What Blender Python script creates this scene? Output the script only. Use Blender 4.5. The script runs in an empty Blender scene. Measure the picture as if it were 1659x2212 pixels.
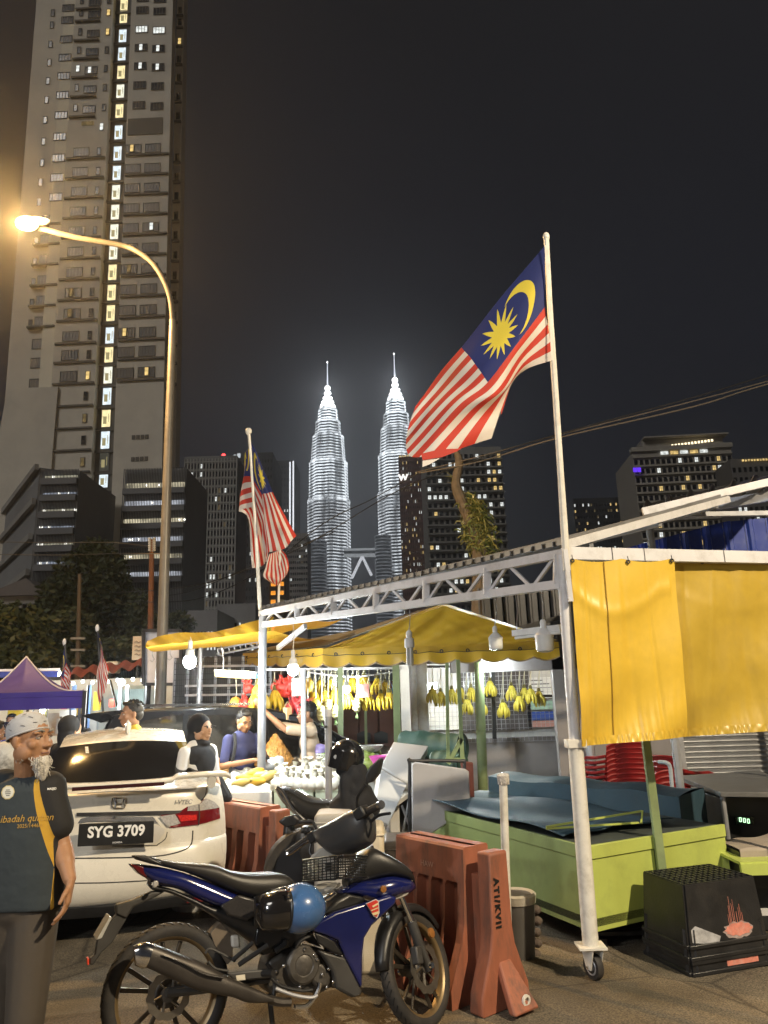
import bpy, bmesh, math, random
from math import sin, cos, pi, radians as R_
from mathutils import Vector as V, Matrix as Mx
from mathutils.geometry import tessellate_polygon
from mathutils.bvhtree import BVHTree
random.seed(7)
C = bpy.context.scene.collection
SC = bpy.context.scene

# ---------------------------------------------------------------- camera, sky, sun, exposure
CAM_H, FPX = 1.72, 1600.0            # lens height in metres; focal length for a 1659 x 2212 frame
PITCH, ROLL = R_(14.0), R_(1.69)
Fw = V((0, cos(PITCH), sin(PITCH)))
_u0 = V((0, -sin(PITCH), cos(PITCH))); _r0 = V((1, 0, 0))
Up = _u0 * cos(ROLL) + _r0 * sin(ROLL)
Rt = _r0 * cos(ROLL) - _u0 * sin(ROLL)
cd = bpy.data.cameras.new('camera'); co = bpy.data.objects.new('camera', cd); C.objects.link(co)
cd.sensor_fit = 'VERTICAL'; cd.sensor_height = 24.0; cd.lens = FPX / 2212 * 24.0
cd.clip_start = 0.05; cd.clip_end = 6000
m3 = Mx((Rt, Up, -Fw)).transposed().to_4x4(); m3.translation = V((0, 0, CAM_H))
co.matrix_world = m3
SC.camera = co

def ray(x, y):
    d = Rt * ((x - 829.5) / FPX) - Up * ((y - 1106) / FPX) + Fw
    return d / d.y
def P(x, y, Y):                      # a point seen at picture position x, y that stands Y metres away
    return V((0, 0, CAM_H)) + ray(x, y) * Y
def G(x, y, z=0.0):                  # the point at height z seen at x, y
    r = ray(x, y); return V((0, 0, CAM_H)) + r * ((z - CAM_H) / r.z)

W = bpy.data.worlds.new('World'); SC.world = W; W.use_nodes = True
nt = W.node_tree; nt.nodes.clear()
SUN_EL, SUN_AZ = R_(36), R_(-146)     # azimuth measured from +Y towards +X: glow of the city behind the camera's left
wo = nt.nodes.new('ShaderNodeOutputWorld')
sky = nt.nodes.new('ShaderNodeTexSky'); sky.sky_type = 'NISHITA'; sky.sun_disc = False
sky.sun_elevation = SUN_EL; sky.sun_rotation = SUN_AZ
bg1 = nt.nodes.new('ShaderNodeBackground'); bg1.inputs['Strength'].default_value = 0.0006
nt.links.new(sky.outputs[0], bg1.inputs['Color'])
tc = nt.nodes.new('ShaderNodeTexCoord'); sx = nt.nodes.new('ShaderNodeSeparateXYZ')
nt.links.new(tc.outputs['Generated'], sx.inputs[0])
rp = nt.nodes.new('ShaderNodeValToRGB'); nt.links.new(sx.outputs['Z'], rp.inputs[0])
e = rp.color_ramp.elements; e[0].position = 0.0; e[0].color = (0.024, 0.0235, 0.026, 1)
e[1].position = 0.75; e[1].color = (0.0095, 0.0092, 0.0102, 1)
n_ = rp.color_ramp.elements.new(0.32); n_.color = (0.0132, 0.0136, 0.0180, 1)
nz = nt.nodes.new('ShaderNodeTexNoise'); nz.inputs['Scale'].default_value = 2.2; nz.inputs['Detail'].default_value = 4
nt.links.new(tc.outputs['Generated'], nz.inputs['Vector'])
mr = nt.nodes.new('ShaderNodeMapRange'); mr.inputs[1].default_value = 0.3; mr.inputs[2].default_value = 0.7
mr.inputs[3].default_value = 0.85; mr.inputs[4].default_value = 1.15
nt.links.new(nz.outputs[0], mr.inputs[0])
bg2 = nt.nodes.new('ShaderNodeBackground'); nt.links.new(rp.outputs[0], bg2.inputs['Color']); nt.links.new(mr.outputs[0], bg2.inputs['Strength'])
ad = nt.nodes.new('ShaderNodeAddShader'); nt.links.new(bg1.outputs[0], ad.inputs[0]); nt.links.new(bg2.outputs[0], ad.inputs[1])
nt.links.new(ad.outputs[0], wo.inputs['Surface'])

sl = bpy.data.lights.new('city_glow', 'SUN'); sl.energy = 0.75; sl.angle = R_(16); sl.color = (1.0, 0.95, 0.88)
so = bpy.data.objects.new('city_glow', sl); C.objects.link(so)
so.rotation_euler = (R_(90) - SUN_EL, 0, -SUN_AZ + pi)
SC.view_settings.view_transform = 'Standard'; SC.view_settings.look = 'None'
SC.view_settings.gamma = 1; SC.view_settings.use_curve_mapping = False; SC.view_settings.exposure = 0.18
SC.cycles.max_bounces = 6; SC.cycles.diffuse_bounces = 3; SC.cycles.glossy_bounces = 3
SC.cycles.transparent_max_bounces = 10; SC.cycles.sample_clamp_indirect = 4.0

# ---------------------------------------------------------------- helpers
def lin(r, g, b):
    f = lambda c: (c / 255 / 12.92) if c <= 10 else ((c / 255 + 0.055) / 1.055) ** 2.4
    return (f(r), f(g), f(b))
_mats = {}
def mat(name, col, rough=0.55, metal=0.0, var=0.10, scale=6.0, bump=0.0, bscale=60.0, coat=0.0, dirt=None, spec=0.5, stretch=None, sss=0.0, trans=0.0):
    if name in _mats: return _mats[name]
    m = bpy.data.materials.new(name); m.use_nodes = True; t = m.node_tree
    b = t.nodes['Principled BSDF']; L = t.links.new
    b.inputs['Metallic'].default_value = metal; b.inputs['Roughness'].default_value = rough
    b.inputs['Coat Weight'].default_value = coat; b.inputs['Coat Roughness'].default_value = 0.06
    b.inputs['Specular IOR Level'].default_value = spec
    if trans: b.inputs['Transmission Weight'].default_value = trans
    if sss:
        b.inputs['Subsurface Weight'].default_value = sss; b.inputs['Subsurface Radius'].default_value = (0.01, 0.004, 0.002); b.inputs['Subsurface Scale'].default_value = 0.6
    tcn = t.nodes.new('ShaderNodeTexCoord'); vec = tcn.outputs['Object']
    if stretch:
        mp = t.nodes.new('ShaderNodeMapping'); mp.inputs['Scale'].default_value = stretch; L(vec, mp.inputs['Vector']); vec = mp.outputs[0]
    n = t.nodes.new('ShaderNodeTexNoise'); n.inputs['Scale'].default_value = scale; n.inputs['Detail'].default_value = 5; n.inputs['Roughness'].default_value = 0.65
    L(vec, n.inputs['Vector'])
    mrn = t.nodes.new('ShaderNodeMapRange'); mrn.inputs[1].default_value = 0.3; mrn.inputs[2].default_value = 0.7
    mrn.inputs[3].default_value = 1 - var; mrn.inputs[4].default_value = 1 + var; L(n.outputs[0], mrn.inputs[0])
    vm = t.nodes.new('ShaderNodeVectorMath'); vm.operation = 'SCALE'; vm.inputs[0].default_value = col; L(mrn.outputs[0], vm.inputs['Scale'])
    out = vm.outputs[0]
    if dirt:
        dc, amt, ds = dirt
        n2 = t.nodes.new('ShaderNodeTexNoise'); n2.inputs['Scale'].default_value = ds; n2.inputs['Detail'].default_value = 7; n2.inputs['Roughness'].default_value = 0.7
        L(vec, n2.inputs['Vector'])
        cr = t.nodes.new('ShaderNodeMapRange'); cr.inputs[1].default_value = 0.48; cr.inputs[2].default_value = 0.72; cr.inputs[3].default_value = 0; cr.inputs[4].default_value = amt
        L(n2.outputs[0], cr.inputs[0])
        mx = t.nodes.new('ShaderNodeMix'); mx.data_type = 'RGBA'; L(cr.outputs[0], mx.inputs['Factor']); L(out, mx.inputs['A']); mx.inputs['B'].default_value = (*dc, 1)
        out = mx.outputs['Result']
    L(out, b.inputs['Base Color'])
    mr2 = t.nodes.new('ShaderNodeMapRange'); mr2.inputs[1].default_value = 0.3; mr2.inputs[2].default_value = 0.7
    mr2.inputs[3].default_value = max(0.02, rough * 0.82); mr2.inputs[4].default_value = min(1, rough * 1.18); L(n.outputs[0], mr2.inputs[0]); L(mr2.outputs[0], b.inputs['Roughness'])
    if bump:
        n3 = t.nodes.new('ShaderNodeTexNoise'); n3.inputs['Scale'].default_value = bscale; n3.inputs['Detail'].default_value = 4
        L(vec, n3.inputs['Vector'])
        bp = t.nodes.new('ShaderNodeBump'); bp.inputs['Strength'].default_value = bump; bp.inputs['Distance'].default_value = 0.01
        L(n3.outputs[0], bp.inputs['Height']); L(bp.outputs[0], b.inputs['Normal'])
    _mats[name] = m; return m
def emit(name, col, s, sample=False, var=0.0, scale=1.0, zs=1.0):
    if name in _mats: return _mats[name]
    m = bpy.data.materials.new(name); m.use_nodes = True; t = m.node_tree; t.nodes.clear()
    o = t.nodes.new('ShaderNodeOutputMaterial'); em = t.nodes.new('ShaderNodeEmission')
    em.inputs[0].default_value = (*col, 1); em.inputs[1].default_value = s
    if var:
        tcn = t.nodes.new('ShaderNodeTexCoord'); n = t.nodes.new('ShaderNodeTexNoise'); n.inputs['Scale'].default_value = scale; n.inputs['Detail'].default_value = 3
        mp = t.nodes.new('ShaderNodeMapping'); mp.inputs['Scale'].default_value = (1, 1, zs); t.links.new(tcn.outputs['Object'], mp.inputs[0]); t.links.new(mp.outputs[0], n.inputs['Vector'])
        k = t.nodes.new('ShaderNodeMapRange'); k.inputs[1].default_value = 0.35; k.inputs[2].default_value = 0.65; k.inputs[3].default_value = s * (1 - var); k.inputs[4].default_value = s * (1 + var)
        t.links.new(n.outputs[0], k.inputs[0]); t.links.new(k.outputs[0], em.inputs[1])
    t.links.new(em.outputs[0], o.inputs[0])
    if not sample: m.cycles.emission_sampling = 'NONE'
    _mats[name] = m; return m

WM = {}
def tag(o, label=None, cat=None, group=None, kind=None):
    if label: o['label'] = label
    if cat: o['category'] = cat
    if group: o['group'] = group
    if kind: o['kind'] = kind
    return o
def thing(name, label, cat, loc=(0, 0, 0), rot=None, group=None):
    o = bpy.data.objects.new(name, None); C.objects.link(o); o.empty_display_size = 0.1
    m = Mx.Translation(V(loc))
    if rot is not None: m = m @ (rot if isinstance(rot, Mx) else Mx.Rotation(rot, 4, 'Z'))
    o.matrix_world = m; WM[o.name] = m
    return tag(o, label, cat, group)
def dup(root, loc=None, rot=None, label=None, group=None):
    r = root.copy(); C.objects.link(r)
    m = root.matrix_world.copy() if root.name not in WM else WM[root.name].copy()
    if loc is not None:
        m = Mx.Translation(V(loc))
        if rot is not None: m = m @ (rot if isinstance(rot, Mx) else Mx.Rotation(rot, 4, 'Z'))
    r.matrix_world = m; WM[r.name] = m
    if label: r['label'] = label
    if group: r['group'] = group
    for ch in root.children:
        c = ch.copy(); C.objects.link(c); c.parent = r
        for g in ch.children:
            d = g.copy(); C.objects.link(d); d.parent = c
    return r
def place(me, name, m, parent=None, mt=None):  # another object showing the same mesh data
    o = bpy.data.objects.new(name, me); C.objects.link(o)
    if parent is not None:
        o.parent = parent; o.matrix_basis = WM[parent.name].inverted() @ m if parent.name in WM else m
    else: o.matrix_world = m
    if mt is not None:
        o.material_slots[0].link = 'OBJECT'; o.material_slots[0].material = mt
    return o
def rotm(rx=0, ry=0, rz=0):
    return Mx.Rotation(rz, 4, 'Z') @ Mx.Rotation(ry, 4, 'Y') @ Mx.Rotation(rx, 4, 'X')
def frame(d, up=V((0, 0, 1))):       # x along d
    x = V(d).normalized(); y = up.cross(x)
    if y.length < 1e-5: y = V((0, 1, 0)).cross(x)
    y.normalize(); z = x.cross(y)
    return x, y, z
class MB:
    def __init__(s): s.v = []; s.f = []; s.mi = []; s.cur = 0
    def add(s, vs, fs, m=None):
        o = len(s.v)
        s.v += [(m @ V(p)) if m is not None else V(p) for p in vs]
        s.f += [tuple(i + o for i in q) for q in fs]; s.mi += [s.cur] * len(fs)
        return s
    def box(s, c, sz, m=None):
        x, y, z = sz[0] / 2, sz[1] / 2, sz[2] / 2; c = V(c)
        vs = [V((i * x, j * y, k * z)) for k in (-1, 1) for j in (-1, 1) for i in (-1, 1)]
        if m is not None: vs = [m @ p for p in vs]
        return s.add([p + c for p in vs], [(0, 2, 3, 1), (4, 5, 7, 6), (0, 1, 5, 4), (2, 6, 7, 3), (0, 4, 6, 2), (1, 3, 7, 5)])
    def bar(s, p, q, w, h=None, up=V((0, 0, 1))):
        h = h or w; p, q = V(p), V(q); x, y, z = frame(q - p, up)
        vs = [a + y * (i * w / 2) + z * (j * h / 2) for a in (p, q) for i, j in ((-1, -1), (1, -1), (1, 1), (-1, 1))]
        return s.add(vs, [(0, 3, 2, 1), (4, 5, 6, 7), (0, 1, 5, 4), (1, 2, 6, 5), (2, 3, 7, 6), (3, 0, 4, 7)])
    def tube(s, pts, r, n=8, cap=True, closed=False):
        pts = [V(p) for p in pts]; k = len(pts); rs = r if isinstance(r, (list, tuple)) else [r] * k
        vs = []; prev = None
        for i, p in enumerate(pts):
            a = pts[i - 1] if (i or closed) else p; b = pts[(i + 1) % k] if (i < k - 1 or closed) else p
            d = (b - a)
            if d.length < 1e-9: d = V((0, 0, 1))
            d.normalize()
            if prev is None:
                y = V((0, 0, 1)).cross(d)
                if y.length < 1e-3: y = V((1, 0, 0)).cross(d)
            else: y = prev - d * prev.dot(d)
            y.normalize(); z = d.cross(y); prev = y
            vs += [p + (y * cos(2 * pi * j / n) + z * sin(2 * pi * j / n)) * rs[i] for j in range(n)]
        fs = [(i * n + j, i * n + (j + 1) % n, ((i + 1) % k) * n + (j + 1) % n, ((i + 1) % k) * n + j) for i in range(k if closed else k - 1) for j in range(n)]
        if cap and not closed: fs += [tuple(range(n - 1, -1, -1)), tuple((k - 1) * n + j for j in range(n))]
        return s.add(vs, fs)
    def lathe(s, prof, m=None, n=16, cap=True):
        vs = [V((r * cos(2 * pi * j / n), r * sin(2 * pi * j / n), z)) for r, z in prof for j in range(n)]
        k = len(prof)
        fs = [(i * n + j, i * n + (j + 1) % n, (i + 1) * n + (j + 1) % n, (i + 1) * n + j) for i in range(k - 1) for j in range(n)]
        if cap: fs += [tuple(range(n - 1, -1, -1)), tuple((k - 1) * n + j for j in range(n))]
        return s.add(vs, fs, m)
    def prism(s, poly, off):
        poly = [V(p) for p in poly]; off = V(off); n = len(poly)
        nrm = V((0, 0, 0))
        for i in range(n): nrm += poly[i].cross(poly[(i + 1) % n])
        if nrm.dot(off) > 0: poly = poly[::-1]     # front outline faces away from off
        tr = tessellate_polygon([poly]); fix = []
        for t in tr:
            a, b, c = (poly[i] for i in t)
            fix.append(t if (b - a).cross(c - a).dot(off) < 0 else (t[0], t[2], t[1]))
        vs = poly + [p + off for p in poly]
        fs = list(fix) + [tuple(i + n for i in reversed(t)) for t in fix] + [(i, i + n, (i + 1) % n + n, (i + 1) % n) for i in range(n)]
        return s.add(vs, fs)
    def grid(s, fn, nu, nv):
        vs = [V(fn(i / nu, j / nv)) for j in range(nv + 1) for i in range(nu + 1)]; w = nu + 1
        return s.add(vs, [(j * w + i, j * w + i + 1, (j + 1) * w + i + 1, (j + 1) * w + i) for j in range(nv) for i in range(nu)])
    def ell(s, c, r, nu=16, nv=10, m=None):
        if not isinstance(r, (tuple, list, V)): r = (r, r, r)
        c = V(c); vs = []; fs = []
        for j in range(1, nv):
            for i in range(nu):
                p = V((r[0] * sin(pi * j / nv) * cos(2 * pi * i / nu), r[1] * sin(pi * j / nv) * sin(2 * pi * i / nu), -r[2] * cos(pi * j / nv)))
                vs.append((m @ p if m is not None else p) + c)
        a = len(vs)
        for k in (-1, 1):
            p = V((0, 0, k * r[2])); vs.append((m @ p if m is not None else p) + c)
        for j in range(nv - 2): fs += [(j * nu + i, j * nu + (i + 1) % nu, (j + 1) * nu + (i + 1) % nu, (j + 1) * nu + i) for i in range(nu)]
        fs += [(a, (i + 1) % nu, i) for i in range(nu)] + [(a + 1, (nv - 2) * nu + i, (nv - 2) * nu + (i + 1) % nu) for i in range(nu)]
        return s.add(vs, fs)
    def cap(s, p, q, r0, r1, n=12):   # tapered capsule
        p, q = V(p), V(q); d = (q - p)
        if d.length < 1e-6: return s.ell(p, r0)
        d.normalize(); pts = []; rs = []
        for k in range(5): a = -pi / 2 + k * pi / 8; pts.append(p + d * (r0 * sin(a))); rs.append(max(r0 * cos(a), 1e-4))
        for k in range(5): a = k * pi / 8; pts.append(q + d * (r1 * sin(a))); rs.append(max(r1 * cos(a), 1e-4))
        return s.tube(pts, rs, n)
    def blade(s, top, bot, hw, c=None, n=16, p=0.7):  # rounded body between an upper and a lower outline; hw half widths
        k = len(top); vs = []
        for i in range(k):
            t, b = V(top[i]), V(bot[i]); mid = (t + b) / 2; h = (t - b) / 2
            t0 = V(top[max(i - 1, 0)]) + V(bot[max(i - 1, 0)]); t1 = V(top[min(i + 1, k - 1)]) + V(bot[min(i + 1, k - 1)])
            side = (c if c is not None else (t1 - t0).cross(h)).normalized()
            for j in range(n):
                a = 2 * pi * j / n; sg = lambda x: (abs(x) ** p) * (1 if x >= 0 else -1)
                vs.append(mid + h * sg(sin(a)) + side * (hw[i] * sg(cos(a))))
        fs = [(i * n + j, i * n + (j + 1) % n, (i + 1) * n + (j + 1) % n, (i + 1) * n + j) for i in range(k - 1) for j in range(n)]
        fs += [tuple(range(n - 1, -1, -1)), tuple((k - 1) * n + j for j in range(n))]
        return s.add(vs, fs)
    def mesh(s, name, mats, inv=None, smooth=None):
        me = bpy.data.meshes.new(name)
        me.from_pydata([tuple(inv @ p) if inv is not None else tuple(p) for p in s.v], [], s.f)
        for m in (mats if isinstance(mats, (list, tuple)) else [mats]): me.materials.append(m)
        if any(s.mi): me.polygons.foreach_set('material_index', s.mi)
        bm = bmesh.new(); bm.from_mesh(me); bmesh.ops.recalc_face_normals(bm, faces=bm.faces); bm.to_mesh(me); bm.free()
        if smooth is not None:
            me.polygons.foreach_set('use_smooth', [True] * len(me.polygons))
            if smooth < 180: me.set_sharp_from_angle(angle=R_(smooth))
        me.update(); return me
    def build(s, name, mats, parent=None, smooth=35, bevel=0, seg=2, local=False):
        if parent is None:
            xs = [p.x for p in s.v]; ys = [p.y for p in s.v]
            base = V(((min(xs) + max(xs)) / 2, (min(ys) + max(ys)) / 2, min(p.z for p in s.v))); w = Mx.Translation(base); inv = w.inverted()
        else:
            w = WM.get(parent.name, Mx()); inv = None if local else w.inverted()
        o = bpy.data.objects.new(name, s.mesh(name, mats, inv, smooth)); C.objects.link(o)
        if parent is not None:
            o.parent = parent; WM[o.name] = w
        else:
            o.matrix_world = w; WM[o.name] = w
        if bevel:
            b = o.modifiers.new('Bevel', 'BEVEL'); b.width = bevel; b.segments = seg; b.limit_method = 'ANGLE'; b.angle_limit = R_(40); b.harden_normals = False
        return o
def baked(o):                        # apply the modifiers of o
    dg = bpy.context.evaluated_depsgraph_get(); me = bpy.data.meshes.new_from_object(o.evaluated_get(dg)); old = o.data
    o.modifiers.clear(); o.data = me; me.name = old.name; return o
def fuse(mb, name, mt, parent, voxel=0.01, it=4, fac=0.5):   # union of overlapping shapes as one continuous smooth surface
    o = mb.build(name, mt, parent, smooth=180)
    r = o.modifiers.new('Remesh', 'REMESH'); r.mode = 'VOXEL'; r.voxel_size = voxel; r.use_smooth_shade = True
    s = o.modifiers.new('Smooth', 'SMOOTH'); s.factor = fac; s.iterations = it
    return baked(o)
def text_geo(txt, size=1.0, depth=0.0, bold=0.0, align='CENTER', shear=0.0, space=1.0):
    cu = bpy.data.curves.new('lettering', 'FONT'); cu.body = txt; cu.size = size; cu.align_x = align; cu.align_y = 'CENTER'
    cu.extrude = depth; cu.offset = bold; cu.shear = shear; cu.resolution_u = 3; cu.space_character = space
    o = bpy.data.objects.new('lettering', cu); C.objects.link(o)
    dg = bpy.context.evaluated_depsgraph_get(); me = bpy.data.meshes.new_from_object(o.evaluated_get(dg))
    vs = [v.co.copy() for v in me.vertices]; fs = [tuple(p.vertices) for p in me.polygons]
    bpy.data.objects.remove(o); bpy.data.meshes.remove(me); bpy.data.curves.remove(cu)
    return vs, fs
def basis(o, x, y, z):               # matrix with the given axes and origin
    m = Mx((V(x), V(y), V(z))).transposed().to_4x4(); m.translation = V(o); return m
def wrap(mb, targets, d, off=0.004): # press the points of mb along d on the surfaces of targets
    trees = []
    for o in targets:
        bm = bmesh.new(); bm.from_mesh(o.data); bm.transform(WM[o.name]); trees.append(BVHTree.FromBMesh(bm)); bm.free()
    d = V(d).normalized(); miss = []
    for i, p in enumerate(mb.v):
        best = None
        for t in trees:
            h = t.ray_cast(p - d * 1.0, d)
            if h[0] is not None and (best is None or (h[0] - p).dot(d) < (best - p).dot(d)): best = h[0]
        if best is not None: mb.v[i] = best - d * off
        else: miss.append(i)
    if miss:
        ms = set(miss); keep = [k for k, f in enumerate(mb.f) if not (ms & set(f))]
        mb.f = [mb.f[k] for k in keep]; mb.mi = [mb.mi[k] for k in keep]
    return mb
def tess(poly, mb, step=0.02):       # flat outline cut into small faces so it can be wrapped
    bm = bmesh.new(); vs = [bm.verts.new(p) for p in poly]; f = bm.faces.new(vs)
    bmesh.ops.triangulate(bm, faces=[f])
    for _ in range(7):
        es = [e for e in bm.edges if e.calc_length() > step]
        if not es: break
        bmesh.ops.subdivide_edges(bm, edges=es, cuts=1); bmesh.ops.triangulate(bm, faces=[f for f in bm.faces if len(f.verts) > 3])
    bm.verts.index_update(); mb.add([v.co.copy() for v in bm.verts], [tuple(v.index for v in f.verts) for f in bm.faces]); bm.free(); return mb
def smooth_path(pts, k=6, closed=False):
    pts = [V(p) for p in pts]; n = len(pts); out = []
    for i in range(n if closed else n - 1):
        g = lambda j: pts[j % n] if closed else pts[min(max(j, 0), n - 1)]
        p0, p1, p2, p3 = g(i - 1), g(i), g(i + 1), g(i + 2)
        for q in range(k):
            t = q / k; out.append(0.5 * ((2 * p1) + (p2 - p0) * t + (2 * p0 - 5 * p1 + 4 * p2 - p3) * t * t + (3 * p1 - p0 - 3 * p2 + p3) * t ** 3))
    if not closed: out.append(pts[-1])
    return out
def lamp(name, loc, watts, col=(1, 1, 1), r=0.05, typ='POINT'):
    l = bpy.data.lights.new(name, typ); l.energy = watts; l.color = col; l.shadow_soft_size = r
    o = bpy.data.objects.new(name, l); C.objects.link(o); o.location = V(loc); return o

# ---------------------------------------------------------------- materials
NTH = ('leftmost', 'second from the left', 'third from the left', 'fourth from the left', 'fifth from the left', 'sixth from the left', 'seventh from the left', 'eighth from the left', 'ninth from the left')
TOP = ('topmost', 'second from the top', 'third from the top', 'fourth from the top', 'fifth from the top', 'sixth from the top', 'seventh from the top', 'eighth from the top', 'lowest')
white_paint = mat('white_painted_steel', (0.62, 0.62, 0.64), 0.4, var=0.08, scale=4, dirt=((0.28, 0.26, 0.23), 0.5, 5), bump=0.05)
cream_paint = mat('cream_painted_pole', (0.68, 0.66, 0.60), 0.4, var=0.08, scale=5, dirt=((0.3, 0.27, 0.22), 0.5, 9), bump=0.05)
grey_steel = mat('galvanised_steel', (0.42, 0.43, 0.46), 0.42, metal=0.5, var=0.12, scale=9)
dark_steel = mat('dark_steel', (0.035, 0.035, 0.038), 0.5, metal=0.3)
black_plastic = mat('black_plastic', (0.012, 0.012, 0.013), 0.42, var=0.2, scale=12, bump=0.03)
rubber = mat('tyre_rubber', (0.022, 0.020, 0.019), 0.72, var=0.25, scale=10, bump=0.15, bscale=120, dirt=((0.07, 0.055, 0.04), 0.55, 8))
chrome = mat('chrome', (0.75, 0.75, 0.75), 0.14, metal=1.0, var=0.05)
yellow_pvc = mat('yellow_tarpaulin', (0.66, 0.44, 0.048), 0.36, var=0.10, scale=3, dirt=((0.44, 0.29, 0.05), 0.35, 3.2), bump=0.04, bscale=25, spec=0.6)
yellow_canvas = mat('yellow_canvas', (0.47, 0.295, 0.022), 0.5, var=0.12, scale=3, dirt=((0.36, 0.25, 0.04), 0.35, 4), bump=0.08, bscale=30)
def let_through(m, col, f):          # cloth that lets part of the light pass
    t = m.node_tree; o = t.nodes['Material Output']; p = t.nodes['Principled BSDF']; tr_ = t.nodes.new('ShaderNodeBsdfTranslucent'); tr_.inputs[0].default_value = (*col, 1)
    k = t.nodes.new('ShaderNodeMixShader'); k.inputs[0].default_value = f; t.links.new(p.outputs[0], k.inputs[1]); t.links.new(tr_.outputs[0], k.inputs[2]); t.links.new(k.outputs[0], o.inputs[0])
let_through(yellow_canvas, (.60, .38, .03), .22)
green_paint = mat('pale_green_paint', (0.22, 0.28, 0.13), 0.45, var=0.1, scale=6, dirt=((0.16, 0.17, 0.1), 0.5, 8))
lime_paint = mat('lime_green_paint', (0.45, 0.52, 0.12), 0.42, var=0.08, scale=3, dirt=((0.25, 0.28, 0.09), 0.45, 3.5), bump=0.03)
concrete = mat('concrete', (0.24, 0.235, 0.225), 0.85, var=0.2, scale=3, bump=0.25, bscale=40, dirt=((0.12, 0.115, 0.105), 0.6, 1.4))
orange_plastic = mat('orange_barrier_plastic', (0.31, 0.105, 0.058), 0.6, var=0.25, scale=4, dirt=((0.11, 0.066, 0.05), 0.95, 6), bump=0.08, bscale=30, stretch=(1.7, 1.7, .45))

# the sun lamp stands in for the city's glow; a street lamp behind the camera's right lights the foreground
so.rotation_euler = (-V((sin(SUN_AZ) * cos(SUN_EL), cos(SUN_AZ) * cos(SUN_EL), sin(SUN_EL)))).to_track_quat('-Z', 'Y').to_euler()
key = lamp('street_lamp_light', (6.8, -1.4, 8.7), 6300, (1.0, 0.82, 0.56), 0.14)
lamp('left_fill_light', (-6.5, -4.0, 4.3), 900, (0.93, 0.97, 1.0), 0.2)  # unseen lamp added behind the left to brighten gable and truss

# ================================================================ ground
def gz(x, y):
    return 0.085 * math.exp(-(((x + 1.15) / 0.95) ** 2 + ((y - 3.65) / 0.75) ** 2)) + 0.012 * sin(x * 1.7) * sin(y * 1.3)
asph = mat('worn_asphalt', (0.120, 0.098, 0.068), 0.80, var=0.38, scale=1.7, bump=0.7, bscale=140, dirt=((0.19, 0.155, 0.105), 0.7, 0.9))
mb = MB(); mb.grid(lambda u, v: (-9 + 20 * u, 1.5 + 18 * v, gz(-9 + 20 * u, 1.5 + 18 * v)), 100, 90)
far = [(-2500, -600, -0.02), (2500, -600, -0.02), (2500, 3500, -0.02), (-2500, 3500, -0.02)]
mb.add(far, [(0, 1, 2, 3)])
tag(mb.build('ground', asph, None, smooth=180), kind='structure')
_t = asph.node_tree; _b = _t.nodes['Principled BSDF']; _l = _b.inputs['Base Color'].links[0].from_socket; _c = next(n for n in _t.nodes if n.type == 'TEX_COORD')
for _s, _lo, _hi, _a, _z in ((95, .55, 1.5, .35, .65), (430, .6, 1.45, .3, .7), (.55, .62, 1.2, .38, .6)):   # stones, grit and broad worn areas
    _n = _t.nodes.new('ShaderNodeTexNoise'); _n.inputs['Scale'].default_value = _s; _n.inputs['Detail'].default_value = 3; _t.links.new(_c.outputs['Object'], _n.inputs[0]); _r = _t.nodes.new('ShaderNodeMapRange')
    for _i, _v in ((1, _a), (2, _z), (3, _lo), (4, _hi)): _r.inputs[_i].default_value = _v
    _m = _t.nodes.new('ShaderNodeVectorMath'); _m.operation = 'SCALE'; _t.links.new(_n.outputs[0], _r.inputs[0]); _t.links.new(_l, _m.inputs[0]); _t.links.new(_r.outputs[0], _m.inputs['Scale']); _l = _m.outputs[0]
_n = _t.nodes.new('ShaderNodeTexVoronoi'); _n.feature = 'DISTANCE_TO_EDGE'; _n.inputs['Scale'].default_value = .9; _t.links.new(_c.outputs['Object'], _n.inputs[0]); _r = _t.nodes.new('ShaderNodeMapRange')
for _i, _v in ((1, 0), (2, .012), (3, .45), (4, 1)): _r.inputs[_i].default_value = _v
_m = _t.nodes.new('ShaderNodeVectorMath'); _m.operation = 'SCALE'; _t.links.new(_n.outputs[0], _r.inputs[0]); _t.links.new(_l, _m.inputs[0]); _t.links.new(_r.outputs[0], _m.inputs['Scale']); _t.links.new(_m.outputs[0], _b.inputs['Base Color'])
# repaired patches and a drain channel in the asphalt
pat = mat('asphalt_patch', (0.085, 0.072, 0.055), 0.85, var=0.3, scale=5, bump=0.5, bscale=160)
pat2 = mat('pale_asphalt_patch', (0.105, 0.092, 0.070), 0.85, var=0.3, scale=4, bump=0.5, bscale=160)
for n, (mt_, pts) in enumerate(((pat, [(0.15, 3.7), (0.75, 3.95), (0.5, 4.3), (-0.1, 4.1)]),)):
    mb = MB(); out = smooth_path([(x, y, gz(x, y) + 0.006) for x, y in pts], 5, True)
    mb.prism([(p.x, p.y, gz(p.x, p.y) + 0.006 + n * 0.002) for p in out], (0, 0, -0.03)); tag(mb.build('road_patch', mt_), kind='structure')

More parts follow.
